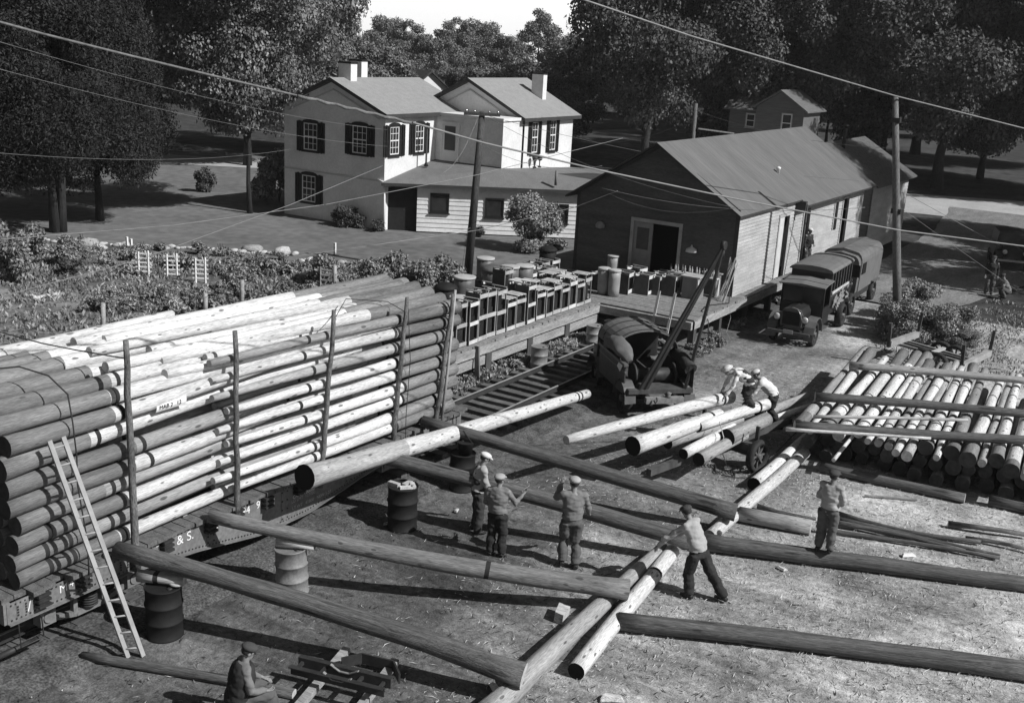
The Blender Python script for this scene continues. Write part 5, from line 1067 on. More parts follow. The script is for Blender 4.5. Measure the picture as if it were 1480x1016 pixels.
for i in range(14):
    x = -16.95 + i * .145; tag(MB().lathe((x, 38.25 + .1 * (i % 2), DZ + .722), [(.035, 0), (.04, .05), (.04, .17), (.013, .22), (.013, .28)], 8).build('bottle', mat('bottle_glass', .3, .2, .3, objvar=.6, spec=.5)), 'small bottle standing on the shelf against the dark wall', 'bottle', 'bottles on the shelf by the warehouse door')
for i in range(7): 
    x = -14.75 + i * .05; tag(MB().beam((x - .1 * (i % 3), 38.2 - i * .1, DZ), (x - .05, 38.7, DZ + 1.5 - .1 * (i % 4)), .035, .02).build('stick', M_slatd if i % 2 else M_lid), ['plain board leaning at the warehouse corner', 'pale lath leaning at the warehouse corner', 'dark strip leaning at the warehouse corner', 'pale bent lath leaning at the corner', 'short board leaning at the corner', 'pale rod leaning at the warehouse corner', 'last lath at the warehouse corner'][i], 'board')
tag(MB().tube([(-14.5, 38.2, 1.5), (-14.25, 37.6, 1.13), (-14.7, 36.6, 1.13), (-14.5, 35.7, 1.13), (-14.1, 35.4, .9), (-14.05, 35.5, .1)], .02, 6).build('hose', M_iron), 'dark hose trailing over the corner of the dock', 'hose')
tag(MB().tube([OX(1053, 425, -14.1), OX(1056, 460, -14.1), OX(1050, 480, -13.9), OX(1058, 497, -13.6)], .008, 5).build('wire', M_grey), 'loose pale wire hanging from the dock near the warehouse corner', 'wire')
# ================================================================ vehicles
M_tp = mat('truck_paint', .022, .42, .3, 3, bump=.05, spec=.5); M_tyre = mat('tyre_rubber', .03, .8, .3, 6); M_fend = mat('dusty_fender', .10, .55, .3, 3, spec=.4); M_chr = mat('nickel', .6, .2, .1, metal=.8, bump=0); M_canv = mat('canvas', .13, .9, .2, 4, bump=.5, bscale=8); M_roofc = mat('dusty_roof', .15, .8, .15, 3, bump=.1)
def wheel(M, c, r, w, parent, spokes=10, hub=M_fend):
    a = Vector(c); s = 1 if w > 0 else -1; w = abs(w); pr_ = []
    mb = MB(M); k = 22; prof = [(r * .74, -w / 2), (r * .93, -w / 2), (r, -w * .25), (r, w * .25), (r * .93, w / 2), (r * .74, w / 2)]; vs = []; fs = []
    for x, (rad_, off) in enumerate(prof):
        for i in range(k): t_ = 6.28318 * i / k; vs.append((a.x + off, a.y + rad_ * math.cos(t_), a.z + rad_ * math.sin(t_)))
    n_ = len(prof)
    for x in range(n_):
        for i in range(k): fs.append((x * k + i, ((x + 1) % n_) * k + i, ((x + 1) % n_) * k + (i + 1) % k, x * k + (i + 1) % k))
    mb.add(vs, fs, 0, True); wh_ = mb.build('wheel', M_tyre, parent)
    mb = MB(M)
    for i in range(spokes): t_ = 6.28318 * i / spokes; mb.beam((a.x, a.y, a.z), (a.x, a.y + r * .76 * math.cos(t_), a.z + r * .76 * math.sin(t_)), .045, .05, upv=(1, 0, 0))
    mb.cyl((a.x - w * .6, a.y, a.z), (a.x + w * .6, a.y, a.z), r * .18, 12); mb.build('rim', hub, wh_)
def old_truck(name, label, loc, rz, kind_):
    """front faces local -Y"""
    t_ = thing(name, label, 'truck', loc); M = rotm(loc, rz); P_ = lambda m=None: MB(M)
    # hood and radiator
    mb = P_(); hood = [(-.36, 0, .72), (-.38, 0, 1.15), (-.28, 0, 1.33), (0, 0, 1.40), (.28, 0, 1.33), (.38, 0, 1.15), (.36, 0, .72)]
    mb.prism([(x, -.05, z) for x, _, z in hood], (0, 1.1, 0)); mb.build('hood', M_tp, t_)
    mb = P_(); mb.prism([(x * 1.03, -.12, z + .01) for x, _, z in hood], (0, .07, 0)); mb.build('radiator_shell', M_fend, t_)
    mb = P_(); mb.box(-.31, .31, -.14, -.121, .78, 1.25); mb.build('radiator', M_black, t_); mb = P_()
    for x in np.linspace(-.28, .28, 15): mb.box(x - .006, x + .006, -.152, -.141, .78, 1.25)
    mb.build('grille', M_iron, t_)
    mb = P_(); mb.tube([(-.05, -.16, 1.42), (.2, -.16, 1.38), (.33, -.17, 1.2), (.4, -.2, 1.0)], .015, 6); mb.build('hose_clip', M_chr, t_)
    for s in (-1, 1):
        mb = P_(); mb.lathe((0, 0, 0), [(.0, -.1), (.09, -.06), (.125, 0), (.13, .015), (.12, .02)], 16); 
        Ml = M @ Matrix.Translation((s * .50, -.16, 1.03)) @ Matrix.Rotation(R(90), 4, 'X'); mb = MB(Ml); mb.lathe((0, 0, 0), [(.02, -.11), (.09, -.07), (.125, 0), (.13, .02)], 18); hl = mb.build('headlight', M_fend, t_)
        MB(Ml).lathe((0, 0, .02), [(.118, 0), (.09, .02), (.02, .03)], 18).build('lens', mat('lens', .55, .15, .1, bump=0, spec=.6), hl)
        # fender: curved strip over the wheel
        mb = P_(); pts = []
        for i in range(9): a = R(-20 + 200 * i / 8); pts.append((-.60 * math.cos(a) * 1.0 + .45, .50 + .58 * math.sin(a)))
        for i in range(8):
            (ya, za), (yb, zb) = pts[i], pts[i + 1]; mb.add([(s * .50, ya, za), (s * .84, ya, za - .02), (s * .84, yb, zb - .02), (s * .50, yb, zb), (s * .50, ya, za - .03), (s * .84, ya, za - .05), (s * .84, yb, zb - .05), (s * .50, yb, zb - .03)], [(0, 1, 2, 3), (7, 6, 5, 4), (0, 4, 5, 1), (1, 5, 6, 2), (2, 6, 7, 3), (3, 7, 4, 0)], 0, False)
        mb.build('fender', M_fend, t_)
        wheel(M, (s * .70, .45, .44), .44, .17, t_, 12)
        wheel(M, (s * .74, 4.2, .45), .45, .26, t_, 12)
        P_().box(s * .5 if s > 0 else -.84, s * .84 if s > 0 else -.5, 1.1, 1.95, .44, .48).build('running_board', M_fend, t_)
    mb = P_(); mb.box(-.42, -.34, -.25, 5.0, .5, .62); mb.box(.34, .42, -.25, 5.0, .5, .62); mb.box(-.75, .75, .4, .5, .4, .48); mb.box(-.75, .75, 4.15, 4.25, .4, .5); mb.build('chassis', M_iron, t_)
    P_().box(-.75, .75, -.34, -.28, .48, .58).build('bumper', M_fend, t_); pl = P_().box(-.17, .17, -.36, -.345, .50, .64).build('number_plate', mat('plate', .4, .6, .2), t_)
    # cab
    mb = P_(); mb.box(-.78, -.72, 1.05, 2.0, .62, 2.15); mb.box(.72, .78, 1.05, 2.0, .62, 2.15) if False else None
    for s in (-1, 1):
        mb.box(min(s * .72, s * .78), max(s * .72, s * .78), 1.05, 2.0, .62, 1.25); mb.box(min(s * .72, s * .78), max(s * .72, s * .78), 1.05, 1.13, 1.25, 2.1); mb.box(min(s * .72, s * .78), max(s * .72, s * .78), 1.9, 2.0, 1.25, 2.1)
    mb.box(-.72, .72, 1.03, 1.09, .62, 1.38); mb.box(-.72, .72, 1.95, 2.0, .62, 2.1); mb.box(-.72, .72, 1.05, 1.10, 2.0, 2.1); mb.box(-.02, .02, 1.04, 1.08, 1.38, 2.0); mb.build('cab', M_tp, t_)
    P_().box(-.70, .70, 1.06, 1.07, 1.38, 2.0).build('windscreen', M_glass, t_)
    mb = P_(); mb.prism([(-.84, .80, 2.02), (.84, .80, 2.02), (.84, .78, 2.06), (0, .76, 2.12), (-.84, .78, 2.06)], (0, .45, .06)); mb.prism([(-.84, 1.2, 2.08), (.84, 1.2, 2.08), (.84, 1.2, 2.13), (0, 1.2, 2.2), (-.84, 1.2, 2.13)], (0, .85, .02)); mb.build('cab_roof', M_roofc, t_)
    if kind_ == 'box':
        mb = P_(); mb.box(-.76, .76, 2.05, 5.1, .85, .95); mb.box(-.76, -.72, 2.05, 5.1, .95, 1.55); mb.box(.72, .76, 2.05, 5.1, .95, 1.55); mb.box(-.72, .72, 2.05, 2.1, .95, 2.5); mb.box(-.72, .72, 5.05, 5.1, .95, 2.4); mb.build('cargo_body', M_tp, t_)
        mb = P_()
        for s in (-1, 1):
            for y in np.linspace(2.1, 5.03, 8): x = s * .74; mb.box(x - .025, x + .025, y - .03, y + .03, 1.55, 2.42)
            mb.box(s * .74 - .03, s * .74 + .03, 2.05, 5.1, 2.38, 2.45); mb.box(s * .74 - .035, s * .74 + .035, 2.05, 5.1, 1.52, 1.58)
        mb.build('body_frame', M_fend, t_)
        mb = P_(); mb.box(.77, .81, 2.1, 4.9, 1.62, 1.70); mb.build('side_rail', M_slat, t_)
        mb = P_(); rr_ = random.Random(4)
        for i in range(26): y = rr_.uniform(2.2, 4.9); z = rr_.uniform(1.0, 1.6); a = rr_.uniform(-.3, .3); mb.beam((.78 + rr_.uniform(0, .1), y, z), (.83, y + .35, z + a), .03, .07)
        mb.build('hung_gear', mat('pale_gear', .26, .8, .4, 8, objvar=.2), t_)
        mb = P_(); k = 8; top = [(-.80, 0, 2.42)] + [(-.80 * math.cos(math.pi * i / k), 0, 2.46 + .16 * math.sin(math.pi * i / k)) for i in range(k + 1)] + [(.80, 0, 2.42)]
        mb.prism([(x, 1.85, z) for x, _, z in top], (0, 3.3, 0)); mb.build('body_roof', M_roofc, t_)
    return t_, M
f1 = V(-11.85, 37.6, 0); t1, M1 = old_truck('delivery_truck', 'dark old truck with big headlights and a slatted body facing the viewer by the warehouse', f1, R(3), 'box')
f2 = V(-12.35, 43.7, 0); M = rotm(f2, R(2)); t2 = thing('panel_truck', 'closed truck with a rounded grey roof parked behind the slatted truck', 'truck', f2)
mb = MB(M); k = 10; sec = [(-.78, 0, .8), (-.82, 0, 2.0)] + [(-.82 + .3 * (1 - math.cos(R(90) * i / 4)), 0, 2.0 + .42 * math.sin(R(90) * i / 4)) for i in range(1, 5)] + [(0, 0, 2.52)] + [(.82 - .3 * (1 - math.cos(R(90) * i / 4)), 0, 2.0 + .42 * math.sin(R(90) * i / 4)) for i in range(4, 0, -1)] + [(.82, 0, 2.0), (.78, 0, .8)]
mb.prism([(x, 1.2, z) for x, _, z in sec], (0, 3.6, 0)); mb.prism([(x * .96, .85, (z - .8) * .93 + .8) for x, _, z in sec], (0, .35, 0)); mb.build('body', mat('grey_panel', .15, .45, .2, 2, bump=.05, spec=.4), t2)
MB(M).prism([(-.4, -.2, .6), (-.42, -.2, 1.1), (0, -.2, 1.35), (.42, -.2, 1.1), (.4, -.2, .6)], (0, 1.1, 0)).build('hood', M_tp, t2)
MB(M).box(-.85, .85, .835, .85, 1.45, 1.95).build('windscreen', M_glass, t2)
MB(M).box(.80, .835, 1.35, 1.95, 1.5, 1.95).build('side_window', M_black, t2)
mb = MB(M); mb.box(-.7, .7, -.1, 4.7, .5, .8); mb.build('chassis', M_iron, t2)
for s in (-1, 1):
    for y in (.3, 3.9): wheel(M, (s * .75, y, .44), .44, .2, t2, 10)
    MB(M).box(min(s * .70, s * .92), max(s * .70, s * .92), 3.4, 4.45, .86, .92).build('fender', M_fend, t2)
# car in the shade at the right edge
fc = G(1462, 392); M = rotm(fc, R(18)); cr_ = thing('parked_car', 'dark car with two round headlights parked in deep shade at the right edge', 'car', fc)
MB(M).prism([(-.36, 0, .6), (-.38, 0, 1.05), (0, 0, 1.22), (.38, 0, 1.05), (.36, 0, .6)], (0, 1.3, 0)).build('hood', M_tp, cr_)
mb = MB(M); mb.box(-.75, .75, 1.3, 3.3, .5, 1.2); mb.prism([(-.72, 1.3, 1.2), (.72, 1.3, 1.2), (.62, 1.4, 1.75), (0, 1.4, 1.83), (-.62, 1.4, 1.75)], (0, 1.8, 0)); mb.build('body', M_tp, cr_)
MB(M).box(-.6, .6, 1.28, 1.3, 1.25, 1.66).build('windscreen', M_glass, cr_); MB(M).box(-.8, .8, -.3, -.24, .5, .6).build('bumper', mat('bumper_bar', .45, .3, .2, spec=.6), cr_)
for s in (-1, 1):
    Ml = M @ Matrix.Translation((s * .48, -.1, .95)) @ Matrix.Rotation(R(90), 4, 'X'); hl = MB(Ml).lathe((0, 0, 0), [(.02, -.12), (.1, -.06), (.13, 0)], 16).build('headlight', M_fend, cr_); MB(Ml).lathe((0, 0, .0), [(.12, 0), (.09, .02), (.01, .03)], 16).build('lens', mat('lens'), hl) if 'lens' in MATS else None
    mb = MB(M)
    for i in range(7):
        a, b_ = R(180 * i / 7), R(180 * (i + 1) / 7); mb.add([(s * .5, .35 - .52 * math.cos(a), .42 + .5 * math.sin(a)), (s * .86, .35 - .52 * math.cos(a), .40 + .5 * math.sin(a)), (s * .86, .35 - .52 * math.cos(b_), .40 + .5 * math.sin(b_)), (s * .5, .35 - .52 * math.cos(b_), .42 + .5 * math.sin(b_))], [(0, 1, 2, 3)])
    mb.build('fender', M_tp, cr_)
    for y in (.35, 2.8): wheel(M, (s * .7, y, .36), .36, .14, cr_, 8)

# ---- the crane truck, seen from its left rear quarter
A_ = G(903, 606); B_ = G(858, 560); ax = (A_ - B_); ax.z = 0; ax.normalize()           # ax points to the tail
ang = math.atan2(ax.y, ax.x) + R(90)                                               # local -Y = tail
ct_loc = G(948, 603); M = rotm(ct_loc, math.atan2(ax.y, ax.x) - R(-90)); 
Minv = M.inverted()
cx2 = thing('crane_truck', 'dark open backed crane truck with an arched canvas roof and a steel boom', 'truck', ct_loc)
def W(x, y, z): return M @ Vector((x, y, z))
# local frame: +Y forward, -Y tail, X to its right; find the width from the picture
rr0 = Minv @ G(1012, 585); ll = Minv @ A_
M = M @ Matrix.Translation(((rr0.x + ll.x) / 2 * 0, 0, 0))
sgn = -1
hw = 1.0
cxm = (ll.x + hw * (1 if ll.x < 0 else -1))
M = M @ Matrix.Translation((cxm, ll.y - .0, 0))
L_ = lambda *a: MB(M)
mb = L_(); mb.box(-.95, .95, .0, 3.1, .72, .84); mb.build('deck', pm, cx2)
mb = L_(); mb.box(-.45, -.35, -.35, 3.6, .5, .7); mb.box(.35, .45, -.35, 3.6, .5, .7); mb.box(-.95, .95, .3, .42, .42, .5); mb.box(-.95, .95, 2.7, 2.82, .42, .5); mb.build('chassis', M_iron, cx2)
for s in (-1, 1):
    mb = L_(); mb.box(min(s * .95, s * .99), max(s * .95, s * .99), .35, 2.6, .62, 1.42); mb.build('side_panel', mat('dusty_side', .055, .6, .3, 3, spec=.3), cx2)
    mb = L_(); mb.beam((s * .97, .3, 1.46), (s * .97, 2.65, 1.46), .12, .07); mb.beam((s * .97, .3, 1.25), (s * .97, 2.65, 1.25), .06, .05); mb.build('side_rail', M_fend, cx2)
    wheel(M, (s * .86, .55, .45), .45, .22, cx2, 10); wheel(M, (s * .84, 3.05, .42), .42, .17, cx2, 10)
    mb = L_()
    for yc, r_ in ((.55, .55), (3.05, .54)):
        for i in range(7):
            a, b_ = R(180 * i / 7), R(180 * (i + 1) / 7); mb.add([(s * .72, yc - r_ * math.cos(a), .45 + r_ * math.sin(a)), (s * 1.04, yc - r_ * math.cos(a), .43 + r_ * math.sin(a)), (s * 1.04, yc - r_ * math.cos(b_), .43 + r_ * math.sin(b_)), (s * .72, yc - r_ * math.cos(b_), .45 + r_ * math.sin(b_))], [(0, 1, 2, 3)])
    mb.build('fender', M_fend, cx2)
L_().box(-.5, .5, 3.1, 4.2, .55, 1.2).build('hood', M_tp, cx2)
# arched roof over the cab and winch
mb = L_(); k = 14; out = [(-.95 * math.cos(math.pi * i / k), 1.62 + .55 * math.sin(math.pi * i / k)) for i in range(k + 1)]
for i in range(k):
    (xa, za), (xb, zb) = out[i], out[i + 1]; mb.add([(xa, 1.35, za), (xb, 1.35, zb), (xb, 3.0, zb), (xa, 3.0, za), (xa, 1.35, za - .03), (xb, 1.35, zb - .03), (xb, 3.0, zb - .03), (xa, 3.0, za - .03)], [(0, 3, 2, 1), (4, 5, 6, 7), (0, 1, 5, 4), (2, 3, 7, 6)], 0, False)
rf_ = mb.build('canvas_roof', M_roofc, cx2)
for y in (1.45, 1.95, 2.5, 2.95):
    L_().tube([(x, y, z + .012) for x, z in out], .018, 6).build('roof_bow', M_iron, rf_)
for s in (-1, 1):
    for y in (1.4, 2.95): L_().beam((s * .93, y, .84), (s * .93, y, 1.6), .05, .05).build('roof_post', M_iron, cx2)
L_().box(-.9, .9, 2.9, 2.96, .84, 1.9).build('cab_wall', M_tp, cx2)
# rolled tarpaulin on the near side
mb = L_(); mb.tube([(-.78, .55, 1.45), (-.8, .7, 1.6), (-.82, .95, 1.7), (-.84, 1.15, 1.75), (-.86, 1.4, 1.78), (-.87, 1.65, 1.76), (-.87, 1.9, 1.68), (-.85, 2.2, 1.5)], [.08, .17, .21, .24, .25, .24, .2, .12], 16, ell=(1.1, .8)); mb.v = [v + mnoise.noise_vector(v * 3.1) * .09 + mnoise.noise_vector(v * 8) * .04 for v in mb.v]; mb.build('tarpaulin', M_canv, cx2)
mb = L_(); mb.tube([(.9, .2, 1.35), (.92, .8, 1.5), (.9, 1.5, 1.45)], [.16, .2, .16], 10); mb.v = [v + mnoise.noise_vector(v * 3) * .07 for v in mb.v]; mb.build('tarpaulin', mat('dark_canvas', .05, .95, .3, 4, bump=.6), cx2)
mb = L_(); mb.add([(.97, .1, 1.4), (.99, .6, 1.42), (1.02, .55, .75), (1.0, .15, .7)], [(0, 1, 2, 3), (3, 2, 1, 0)]); mb.build('hanging_sack', M_canv, cx2)
mb = L_(); mb.cyl((-.6, .75, 1.05), (.6, .75, 1.05), .2, 16); mb.cyl((-.62, .75, 1.05), (-.56, .75, 1.05), .34, 18); mb.cyl((.56, .75, 1.05), (.62, .75, 1.05), .34, 18); mb.build('winch_drum', M_iron, cx2)
mb = L_(); mb.box(-.55, .55, -.36, -.2, .55, .72); mb.build('rear_bumper', M_plank, cx2)
L_().lathe((.1, -.3, .72), [(.07, 0), (.09, .03), (.05, .06), (.09, .12), (.02, .15)], 10).build('bollard_cap', M_roofc, cx2); L_().tube([(-.35, -.4, .66), (-.35, -.5, .62), (-.3, -.52, .7), (-.3, -.44, .76)], .02, 6).build('hook', M_iron, cx2)
mb = L_(); mb.add([(-.98, .55, 1.42), (-.98, .8, 1.55), (-1.05, .85, 1.3), (-1.04, .6, 1.2)], [(0, 1, 2, 3), (3, 2, 1, 0)]); mb.build('white_rag', M_whitep, cx2)
# boom: feet on the tail, head in the air behind
f_l = M @ V(-.62, .05, .80); f_r = M @ V(.72, .05, .80)
c_ = (f_l + f_r) / 2; dd = ray(1046, 356); hd_ = CO + dd * ((c_ - CO).length * 1.04 / dd.length)
ql = OY(948, 606, f_l.y); 
for nm_, a in (('a', f_l), ('b', f_l + M.to_3x3() @ V(.16, 0, 0))): L_0 = MB().beam(a, hd_ + V(0, 0, 0 if nm_ == 'a' else -.05), .07, .11).build('boom', M_tp, cx2)
MB().beam(f_r, hd_, .075, .10).build('boom_strut', M_tp, cx2)
n_ = MB()
for i in range(9): p = f_l.lerp(hd_, (i + 1) / 10); q = (f_l + M.to_3x3() @ V(.16, 0, 0)).lerp(hd_, (i + 1) / 10); n_.beam(p, q, .03, .03)
n_.build('boom_lacing', M_tp, cx2)
MB().cyl(hd_ + V(-.06, 0, .02), hd_ + V(.06, 0, .02), .13, 14).build('pulley', M_iron, cx2); MB().cyl(hd_ + V(0, 0, -.35), hd_ + V(0, 0, -.1), .05, 8).build('hook_block', M_iron, cx2)
# ---- the loaded pole trailer
tc_ = G(1050, 645); tl_ = thing('pole_trailer', 'two wheeled trailer carrying the loose poles behind the crane truck', 'trailer', tc_)
wa = G(1092, 682); M = Matrix.Translation(wa) @ Matrix.Rotation(R(-12), 4, 'Z'); wheel(M, (0, 0, .42), .42, .18, tl_, 8); wheel(M, (-1.75, .15, .42), .42, .18, tl_, 8)
mb = MB(M); mb.box(-1.75, 0, -.05, .2, .36, .5); mb.build('axle', M_iron, tl_); mb = MB(M); mb.box(-1.75, -.1, -.08, .16, .5, .66); mb.build('bunk', pm, tl_)
mb = MB(M); mb.beam((-.9, -3.2, .5), (-.9, 3.0, .45), .14, .16); mb.build('reach_pole', pm, tl_)
for x in (-1.7, -.1): MB(M).beam((x, .05, .66), (x, .05, 1.15), .06, .09).build('bunk_stake', M_iron, tl_)
mb = MB(M); 
for i in range(26): a = i * .9; mb.tube([(-1.3 + i * .045, -.75 - .15 * math.sin(i * .5), .03), (-1.26 + i * .045, -.72 - .15 * math.sin(i * .5), .07), (-1.24 + i * .045, -.77 - .15 * math.sin(i * .5), .03)], .014, 5)
ch_ = mb.build('chain', M_iron); tag(ch_, 'rusty chain lying on the ground beside the trailer wheel', 'chain')
TL = [((818, 636), (1056, 573), 1.25, 1.3, .11, .175, 'long slim pole reaching furthest left from the trailer load, under the workman hand', 'tipfirst', M_pale),
      ((915, 645), (1040, 600), 1.05, 1.1, .21, .17, 'thick pale pole with a round dark end in the middle of the trailer load', '', M_pale),
      ((1008, 616), (1108, 584), 1.05, 1.1, .14, .15, 'pale pole under the feet of the man in overalls', '', M_pale),
      ((1050, 633), (1108, 606), .85, .8, .2, .18, 'wide mottled pole at the right of the trailer load', '', M_grey),
      ((988, 656), (1060, 618), .75, .85, .13, .13, 'short looking pale pole low in the trailer load', '', M_pale),
      ((1010, 664), (1075, 628), .65, .75, .15, .14, 'low mottled pole with a hollow dark end in the trailer load', '', M_grey),
      ((1098, 600), (1166, 572), .3, .25, .15, .11, 'pole end sticking out beyond the men, upper one', '', M_grey),
      ((1118, 606), (1172, 586), .12, .12, .11, .08, 'pale pole end sticking out beyond the men, lower one', '', M_pale),
      ((965, 640), (1070, 606), .8, .85, .14, .13, 'pole buried in the middle of the trailer load', '', M_grey)]
for i, (a, b_, za, zb, r0, r1, lb, k, m_) in enumerate(TL):
    p = G(*a, za); q = G(*b_, zb); Ln = (q - p).length
    log('trailer_pole', lb, 'pole', p, q, r0, r1, m_, rings=[Ln - .45] if i < 3 else [], seed=820 + i, end=M_black if i not in (0,) else M_endl, bend=.03)
tag(MB().tube([G(1040, 610, 1.2), G(1046, 632, .95), G(1043, 650, .6), G(1050, 672, .1)], .012, 5).build('rope', M_grey), 'pale rope hanging from the trailer load', 'rope')
tag(MB().tube([G(1042, 686, .04), G(1062, 690, .04), G(1080, 690, .04), G(1100, 676, .1), G(1165, 610, .04), G(1240, 610, .04)], .014, 5).build('rope', M_rope), 'dark rope lying from the trailer to the pole pile', 'rope')
# ---- log wagon at the right
wg_ = thing('log_wagon', 'empty low log wagon with four upright stakes and rubber wheels by the bush', 'wagon', G(1350, 530))
b0a, b0b = G(1285, 497, .75), G(1326, 483, .75); b1a, b1b = G(1390, 530, .75), G(1430, 510, .75)
for a, b_ in ((b0a, b0b), (b1a, b1b)):
    MB().beam(a, b_, .16, .2).build('bolster', mat('bolster_wood', .30, .85, .25, 3), wg_)
    for p, s in ((a, -1), (b_, 1)): MB().beam(p - V(0, 0, .1), p + V(0, 0, .75) + (b_ - a).normalized() * .12 * s, .1, .1).build('stake', pm, wg_)
c0 = (b0a + b0b) / 2; c1 = (b1a + b1b) / 2; side = (b0b - b0a).normalized()
for s in (-.32, 0, .32): MB().beam(c0 + side * s - V(0, 0, .14), c1 + side * s - V(0, 0, .14), .1, .09).build('reach_beam', M_plank if s else pm, wg_)
MB().beam(c0.lerp(c1, .5) - side * .45 - V(0, 0, .05), c0.lerp(c1, .5) + side * .45 - V(0, 0, .05), .12, .08).build('cross_piece', M_lid, wg_)
an = math.atan2(side.y, side.x)
for t_ in (.42, .62):
    for s in (-.75, .75):
        p = c0.lerp(c1, t_) + side * s; p.z = 0; Mw = Matrix.Translation(p) @ Matrix.Rotation(an, 4, 'Z'); wheel(Mw, (0, 0, .42), .42, .2, wg_, 8)
MB().beam(c0.lerp(c1, .52) - side * .8 + V(0, 0, -.33), c0.lerp(c1, .52) + side * .8 + V(0, 0, -.33), .1, .1).build('axle', M_iron, wg_)
for i, (a, b_) in enumerate((((1418, 527), (1460, 535)), ((1425, 523), (1470, 530)))): tag(MB().beam(G(*a, .3), G(*b_, .1), .05, .04).build('bar', M_grey), ['grey bar on the ground right of the log wagon', 'second grey bar beyond the log wagon'][i], 'bar')
# ================================================================ utility poles and wires
M_pole = mat('utility_pole', .06, .9, .35, 2, (2, 2, .4), .5, fine=.3); M_wire = mat('pale_wire', .22, .5, .2, bump=0, spec=.5); M_wired = mat('wire_cover', .15, .8, .4, 8, bump=.5)
pl = G(676, 400); tp = OY(697, 162, pl.y)
up1 = thing('utility_pole', 'leaning utility pole with a crossarm in front of the house wing', 'utility pole', pl); MB().tube([pl, pl.lerp(tp, .5), tp], [.19, .16, .12], 12).build('pole', M_pole, up1)
ca = tp - V(0, 0, .12); cdv = rt.copy(); MB().beam(ca - cdv * .75 + fw * -.1, ca + cdv * .75 + fw * -.1, .1, .12).build('crossarm', M_pole, up1)
for s in (-.65, -.3, .3, .65): MB().lathe(ca + cdv * s + V(0, 0, .06), [(.02, 0), (.045, .04), (.045, .08), (.02, .12)], 8).build('insulator', M_chr, up1)
pr2 = G(1297, 480); tr2 = OY(1294, 140, pr2.y)
up2 = thing('utility_pole', 'tall bare utility pole beside the drive right of the trucks', 'utility pole', pr2); MB().tube([pr2, pr2.lerp(tr2, .3), pr2.lerp(tr2, .7), tr2], [.17, .16, .135, .11], 12).build('pole', mat('grey_pole', .14, .9, .3, 2, (2, 2, .4), .5, fine=.3), up2)
for z in (.52, .9): p = pr2.lerp(tr2, z); MB().box(p.x - .18, p.x + .18, p.y - .12, p.y + .12, p.z - .05, p.z + .12).build('bracket', M_iron, up2)
p4 = G(1003, 200) ; p4 = ray(1003, 200); p4 = CO + p4 * (70 / p4.length); t4 = OY(1006, 150, p4.y); up4 = thing('utility_pole', 'distant utility pole rising behind the warehouse ridge', 'utility pole', V(p4.x, p4.y, 0)); MB().tube([V(p4.x, p4.y, 0), t4], [.14, .11], 10).build('pole', mat('grey_pole'), up4)
MB().beam(t4 - V(0, 0, .3) - rt * .5, t4 - V(0, 0, .3) + rt * .5, .09, .1).build('crossarm', M_pole, up4)
a, b_ = OY(1008, 186, p4.y), OY(1060, 193, p4.y + 6); tag(MB().beam(a, b_, .12, .09).build('strut_pole', mat('grey_pole')), 'slanting strut against the distant utility pole', 'pole')
def wire(label, pts, r, m=M_wire, nm='wire', seg=10, sag=0.0, n=5):
    out = []
    if sag: pts = [pts[0], pts[-1]]; seg = 24
    for i in range(len(pts) - 1):
        for k in range(seg):
            t_ = k / seg; p = pts[i].lerp(pts[i + 1], t_); p.z -= sag * 4 * t_ * (1 - t_); out.append(p)
    out.append(pts[-1]); return tag(MB().tube(out, r, n).build(nm, m), label, 'wire')
def D(px, py, dist): d = ray(px, py); return CO + d * (dist / math.hypot(d.x, d.y))
wire('thick insulated cable crossing the whole picture below the chimneys', [D(-60, 16, 14), D(60, 49, 14.3), D(180, 79, 14.7), D(300, 108, 15.3), D(440, 141, 16.2)], .016, M_wired, 'cable')
k_ = [D(430, 138.5, 16.1)] + [D(430 + 14 * i, 138.5 + 3.35 * i + (1.2 if i % 2 else -1.0), 16.1 + .09 * i) for i in range(1, 12)] + [D(600, 178.5, 17.1)]
tag(MB().tube(k_, [.021 + .008 * (i % 2) for i in range(len(k_))], 6).build('cable_splice', M_wired), 'lumpy taped part of the thick cable in front of the house windows', 'cable')
wire('insulated cable continuing over the warehouse to the right edge', [D(596, 177.5, 17), D(700, 207, 18), D(870, 247, 20), D(1060, 287, 22), D(1300, 333, 25), D(1520, 361, 28)], .016, M_wire, 'cable')
wire('cable across the top right of the picture past the tall pole head', [D(790, -18, 30), D(1000, 53, 33), D(1294, 139, pr2.length * 1.0), D(1520, 196, 50)], .026, M_wire, 'cable')
wire('pale wire from the left edge below the cedars to the pole crossarm', [D(-20, 348, 33), D(250, 326, 36), D(470, 296, 39), D(690, 253, 42), D(900, 200, 48)], .012)
wire('pale wire slanting up from the garden to the house corner', [D(-30, 437, 28), D(200, 376, 31), D(420, 296, 35), D(553, 240, 40)], .011)
wire('pale wire over the lawn from the house wing to the warehouse gable', [D(530, 356, 36), D(690, 333, 38), D(830, 300, 39), D(893, 276, 38.5)], .011)
wire('thin wire over the lawn to the leaning pole', [D(430, 370, 34), D(560, 352, 37), D(680, 330, 40)], .007)
for i, (a, b_) in enumerate((((-20, 55), (560, 188)), ((-20, 95), (560, 212)), ((-20, 220), (420, 216)))):
    wire(['uppermost thin wire across the maple and the gable', 'second thin wire across the maple and the gable', 'faint level wire in front of the cedars'][i], [D(*a, 26), D((a[0] + b_[0]) / 2, (a[1] + b_[1]) / 2, 32), D(*b_, 40)], .0045, M_wire, sag=.25)
